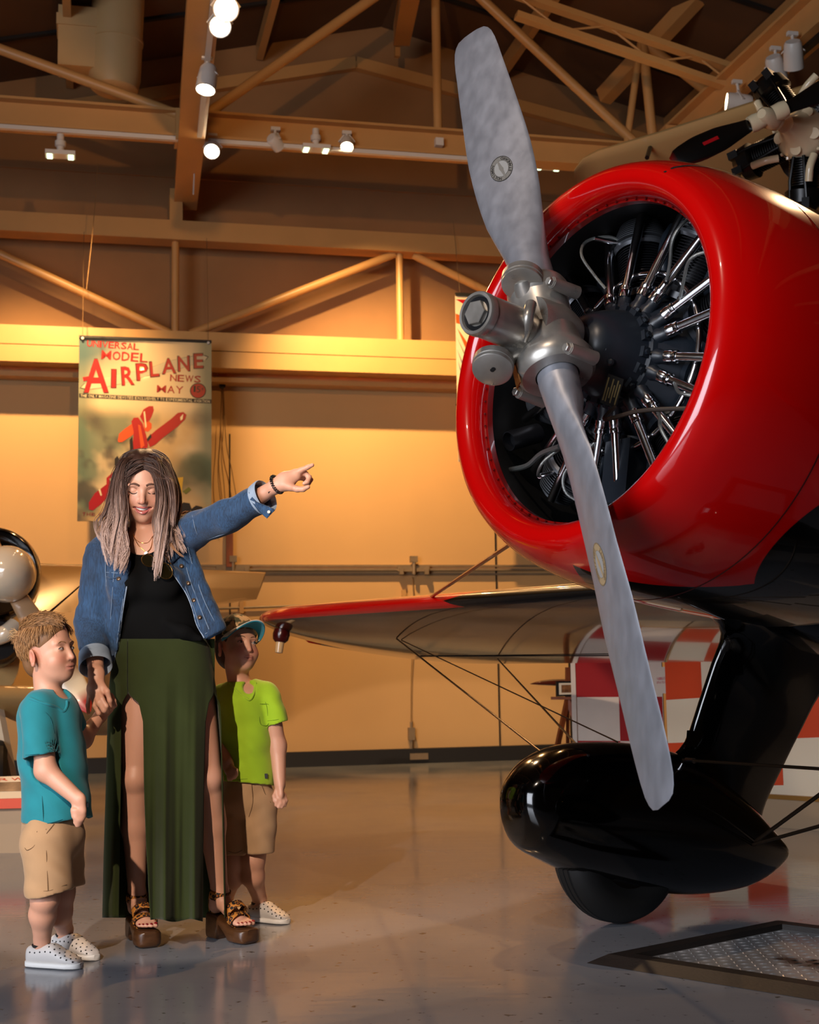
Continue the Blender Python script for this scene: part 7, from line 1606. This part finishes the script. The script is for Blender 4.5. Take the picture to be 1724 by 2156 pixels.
hb_o, V = fob('hair', fhb, m_hair, boy, 1); set_col(hb_o, np.repeat(np.array([lin('#7a5636')]), len(V), 0))
short_hair('hair_tufts', hb, s1, hb_o, bbody, 5200, lambda v: 0.042 if v[2] > 0.4 else 0.030, '#9c7248', lambda v: np.array((0.25, 0.9, 0.15)) if v[2] > 0.55 else np.array((0, -0.15, -1.0)), lambda v: (v[2] > 0.40 and v[1] < 0.75) or (v[2] > -0.30 and -0.6 < v[1] < (0.36 if v[2] > 0 else 0.12) and not (v[2] < -0.02 and -0.40 < v[1] < 0.14)) or (v[1] < -0.05 and v[2] > -0.75) or (v[2] > -0.12 and v[1] < 0.22 and v[2] > 0.1 - 2.0 * max(0, 0.1 - v[1])) or (v[2] > 0.1 and v[1] < 0.40))
# two cowlick tufts
rg = np.random.default_rng(5); cw = []
for k in range(26):
    p = Lp(40 + rg.normal() * 4, 1342 + rg.normal() * 5, rg.normal() * .02); cw.append(smooth_pts([p, p + np.array([-.012, 0, .012]) + rg.normal(size=3) * .003, p + np.array([-.028, 0, .010 + rg.normal() * .008]) + rg.normal(size=3) * .004], 3))
o, V = strands('cowlick', cw, m_hair, hb_o, .0013, .0004, 4); set_col(o, np.repeat(np.array([lin('#b08a5c')]), len(V), 0)); o['kind'] = 'stuff'

# ---- boy in lime green with a cap
RY = 5.22
def Rp(x, y, dy=0.0): return PY(x, y, RY + dy)
boy2 = thing('person', G(535, 1942), 'boy in a lime green shirt and brimmed cap gazing up at the airplane', 'person')
hc_ = head_frame(Rp(500, 1362, 0.0), (0.60, -0.76, 0.20), (0.02, 0.10, 1.0)); s2 = 0.90
fr_ = Field(np.array([-0.86, 4.98, 0.0]), np.array([-0.38, 5.42, 1.20]), 0.0036)
head_sdf(fr_, hc_, s2, child=True)
fr_.cone(hp_(hc_, 0, -0.025, -0.07, s2), Rp(508, 1455), 0.040, 0.045, 0.02); fr_.cone(Rp(514, 1480), Rp(520, 1640), 0.08, 0.082, .02); fr_.cone(Rp(470, 1470, .02), Rp(560, 1464, -.01), 0.034, 0.034, 0.03)
ra = [Rp(566, 1474, -.02), Rp(584, 1570, -.01), Rp(589, 1652, -.05)]; fr_.chain(ra, [.036, .032, .0215], .02)
fr_.cone(Rp(589, 1652, -.05), Rp(590, 1672, -.06), .021, .023, .012, flat=((1, .3, 0), .6))
for pts, r0, r1 in (([(598, 1672, -.05), (602, 1686, -.055), (600, 1696, -.06)], .008, .006), ([(594, 1675, -.058), (597, 1690, -.065), (593, 1700, -.07)], .0082, .0062), ([(589, 1676, -.064), (590, 1691, -.072), (586, 1700, -.076)], .008, .006), ([(584, 1674, -.066), (583, 1686, -.074), (580, 1695, -.076)], .0074, .0058), ([(582, 1664, -.06), (577, 1676, -.07), (577, 1686, -.074)], .0082, .006)): finger(fr_, [Rp(x, y, d) for x, y, d in pts], r0, r1)
rb_ = [Rp(466, 1474, .02), Rp(456, 1560, -.02), Rp(478, 1606, -.10)]; fr_.chain(rb_, [.036, .032, .021], .02); fr_.cone(Rp(478, 1606, -.10), Rp(484, 1622, -.11), .021, .021, .012, flat=((0, 1, 0), .6))
for pts in ([(488, 1614, -.12), (497, 1622, -.125), (499, 1631, -.12)], [(487, 1620, -.12), (495, 1630, -.125), (495, 1637, -.12)], [(484, 1625, -.12), (489, 1636, -.122), (487, 1641, -.118)], [(480, 1625, -.118), (482, 1636, -.12), (481, 1641, -.116)]): finger(fr_, [Rp(x, y, d) for x, y, d in pts], .008, .006)
for L_ in ([Rp(494, 1770, .01), Rp(489, 1815, .0), Rp(486, 1850, .015), ankle_of(RS2)], [Rp(540, 1765, .0), Rp(533, 1810, -.01), Rp(533, 1845, .005), ankle_of(RS1)]): fr_.chain(L_, [.050, .041, .039, .026], .02); fr_.cone(L_[-1], L_[-1] - Zv * .04, .026, .025, .01)
b2, V = fob('body', fr_, m_skin, boy2); set_col(b2, head_cols(V, hc_, s2, 0.5, 0.55, SKIN)); face_parts(b2, fr_, hc_, s2, look=(-0.001, 0.0012), open_=1.15, brow='#6a4a34', child=True)
ftr = tee(np.array([-0.88, 4.96, 0.50]), np.array([-0.36, 5.44, 0.98]), [(Rp(514, 1482), Rp(517, 1560), .098, .100, None), (Rp(517, 1560), Rp(521, 1665), .100, .106, None)], (Rp(470, 1466, .02), Rp(560, 1460, -.01), .046, .046), [([Rp(566, 1476, -.02), Rp(582, 1524, -.02)], [.045, .043]), ([Rp(466, 1476, .02), Rp(455, 1530, .0)], [.045, .045])], (Rp(520, 1649), (-0.10, -0.1, -1)), [(Rp(508, 1424), (.05, .052, .046)), (Rp(524, 1444, -.07), (.024, .04, .030))], 0.0024, 14)
t2, V = fob('t_shirt', ftr, m_lime, boy2, 2)
fline(ftr, Rp, ((546, 1482), (569, 1486), (566, 1522), (556, 1528), (547, 1520), (546, 1482)), t2, m_limed, .001, 'chest_pocket', 3); fline(ftr, Rp, ((482, 1642), (520, 1640), (562, 1636)), t2, m_limed, .001, 'hem_stitch'); fline(ftr, Rp, ((563, 1518), (580, 1516), (596, 1512)), t2, m_limed, .001, 'sleeve_stitch'); fline(ftr, Rp, ((556, 1470), (562, 1490), (564, 1512)), t2, m_limed, .001, 'armhole_seam')
P = [on_f(ftr, Rp, x, y, .001) for x, y in ((484, 1438), (490, 1445), (502, 1458), (518, 1470), (526, 1473), (533, 1462), (537, 1448), (538, 1438))]; P = [p for p in P if p is not None]
if len(P) > 2: ob('collar_band', *tube(smooth_pts(P, 4), .005, 8), m_lime, t2)
p_ = on_f(ftr, Rp, 560, 1634, .003)
if p_ is not None: ob('hem_tag', *obox(p_, (0.006, 0, 0), (0, .002, 0), (0, 0, .009)), m_black, t2, smooth=False)
sh2, V, fs2 = shorts(np.array([-0.84, 4.98, 0.24]), np.array([-0.36, 5.44, 0.62]), (Rp(520, 1650), Rp(520, 1680), .092, .094), [([Rp(500, 1690, .01), Rp(497, 1796, .0)], [.075, .062]), ([Rp(540, 1690, -.01), Rp(544, 1793, -.02)], [.075, .060])], [(Rp(497, 1798), (0, 0, -1)), (Rp(544, 1794, -.02), (0, 0, -1))], 19, boy2)
fline(fs2, Rp, ((530, 1652), (532, 1690), (524, 1720)), sh2, m_khs, .0012, 'fly_seam'); fline(fs2, Rp, ((552, 1656), (560, 1675), (570, 1690)), sh2, m_khs, .0012, 'pocket_seam'); fline(fs2, Rp, ((514, 1790), (540, 1792), (568, 1789)), sh2, m_khs, .001, 'hem_stitch'); fline(fs2, Rp, ((480, 1792), (496, 1796), (510, 1790)), sh2, m_khs, .001, 'hem_stitch')
kid_shoe(G(524, 1938), G(608, 1946), None, 'perforated pale slip-on shoe beside the leopard sandal'); kid_shoe(G(462, 1934), G(518, 1944), None, 'slip-on shoe half hidden behind the leopard sandal')
# hair under the cap
fh2 = Field(Rp(430, 1440, -.2), Rp(585, 1285, .25), .0042); R_ = [hc_['fx'], hc_['fy'], hc_['fz']]
fh2.ell(hp_(hc_, 0, -0.060, -0.015, s2), np.array((.068, .050, .072)) * s2, R_, .02); fh2.ell(hp_(hc_, 0, -0.02, .03, s2), np.array((.079, .095, .07)) * s2, R_, .02); fh2.ell(hp_(hc_, 0, 0.095, -0.03, s2), np.array((.09, .09, .085)) * s2, R_, .008, 'd'); fh2.ell(hp_(hc_, 0, 0.02, -0.08, s2), np.array((.12, .05, .07)) * s2, R_, .008, 'd')
for k in (-1, 1): fh2.ell(hp_(hc_, k * .082, -0.006, -0.012, s2), np.array((.03, .030, .040)) * s2, R_, .006, 'd')
ho, V = fob('hair', fh2, m_hair, boy2, 1); set_col(ho, np.repeat(np.array([lin('#4a3020')]), len(V), 0))
# cap: dark crown with a patterned front panel, blue-lined brim
cp = thing('baseball_cap', Rp(500, 1330), "patterned cap with a turquoise-lined brim on the boy in green", 'cap')
m_crown = fabric('cap_brown', '#2a1c14'); m_camo = mat('cap_print', '#c4a173', 0.85, noise=0.10, nscale=34, col2='#46462f'); m_brim = fabric('brim_turquoise', '#1f8aa6'); m_brimw = fabric('brim_white', '#d8d2cc')
fc = Field(Rp(435, 1430, -.22), Rp(600, 1280, .25), .0042)
fc.ell(hp_(hc_, 0, -0.014, 0.046, s2), np.array((.087, .106, .098)) * s2, R_, .01); fc.half(hp_(hc_, 0, 0.0, 0.034, s2), -hc_['fz'] * 1.0 + hc_['fy'] * 0.30); fc.hollow(.008) if False else None
co, V = fob('crown', fc, m_crown, cp, 1)
q = (V - hc_['o']) / s2; co.data.materials.append(m_camo)
fyq = q @ hc_['fy']; pid = np.zeros(len(co.data.polygons), np.int32); vi = np.zeros(len(co.data.loops), np.int32); co.data.loops.foreach_get('vertex_index', vi); pid[fyq[vi.reshape(-1, 4)].mean(1) > 0.018] = 1; co.data.polygons.foreach_set('material_index', pid)
def brim(lift, m, nm, k0=1.0):
    nb_, na_ = 10, 30; V = []
    for i in range(nb_ + 1):
        b_ = i / nb_
        for j in range(na_ + 1):
            a = (-1 + 2 * j / na_); th = a * math.radians(74); r0 = 0.090; x = r0 * math.sin(th) * (1 - 0.06 * b_); ext = 0.078 * k0 * b_ * max(0, 1 - abs(a) ** 2.6) ** .5
            V.append(hp_(hc_, x, -0.012 + 0.104 * math.cos(th) * 0.98 + ext, 0.044 + 0.02 * math.cos(th) + lift - 0.020 * a * a * 1.4 + 0.006 * b_ - 0.014 * b_ * a * a, s2))
    o = ob(nm, V, [[i * (na_ + 1) + j, i * (na_ + 1) + j + 1, (i + 1) * (na_ + 1) + j + 1, (i + 1) * (na_ + 1) + j] for i in range(nb_) for j in range(na_)], m, cp, sharp=80); so = o.modifiers.new('thick', 'SOLIDIFY'); so.thickness = .0025; so.offset = 0; return o
brim(0.0, m_brim, 'brim_lining', .98); brim(0.0045, m_brimw, 'brim', 1.0)
p_ = hp_(hc_, 0, -0.014, 0.046 + 0.098, s2); ob('top_button', *revolve(p_, hc_['fz'], [(-.003, .008), (.003, .007), (.005, .0001)], 14), m_crown, cp)
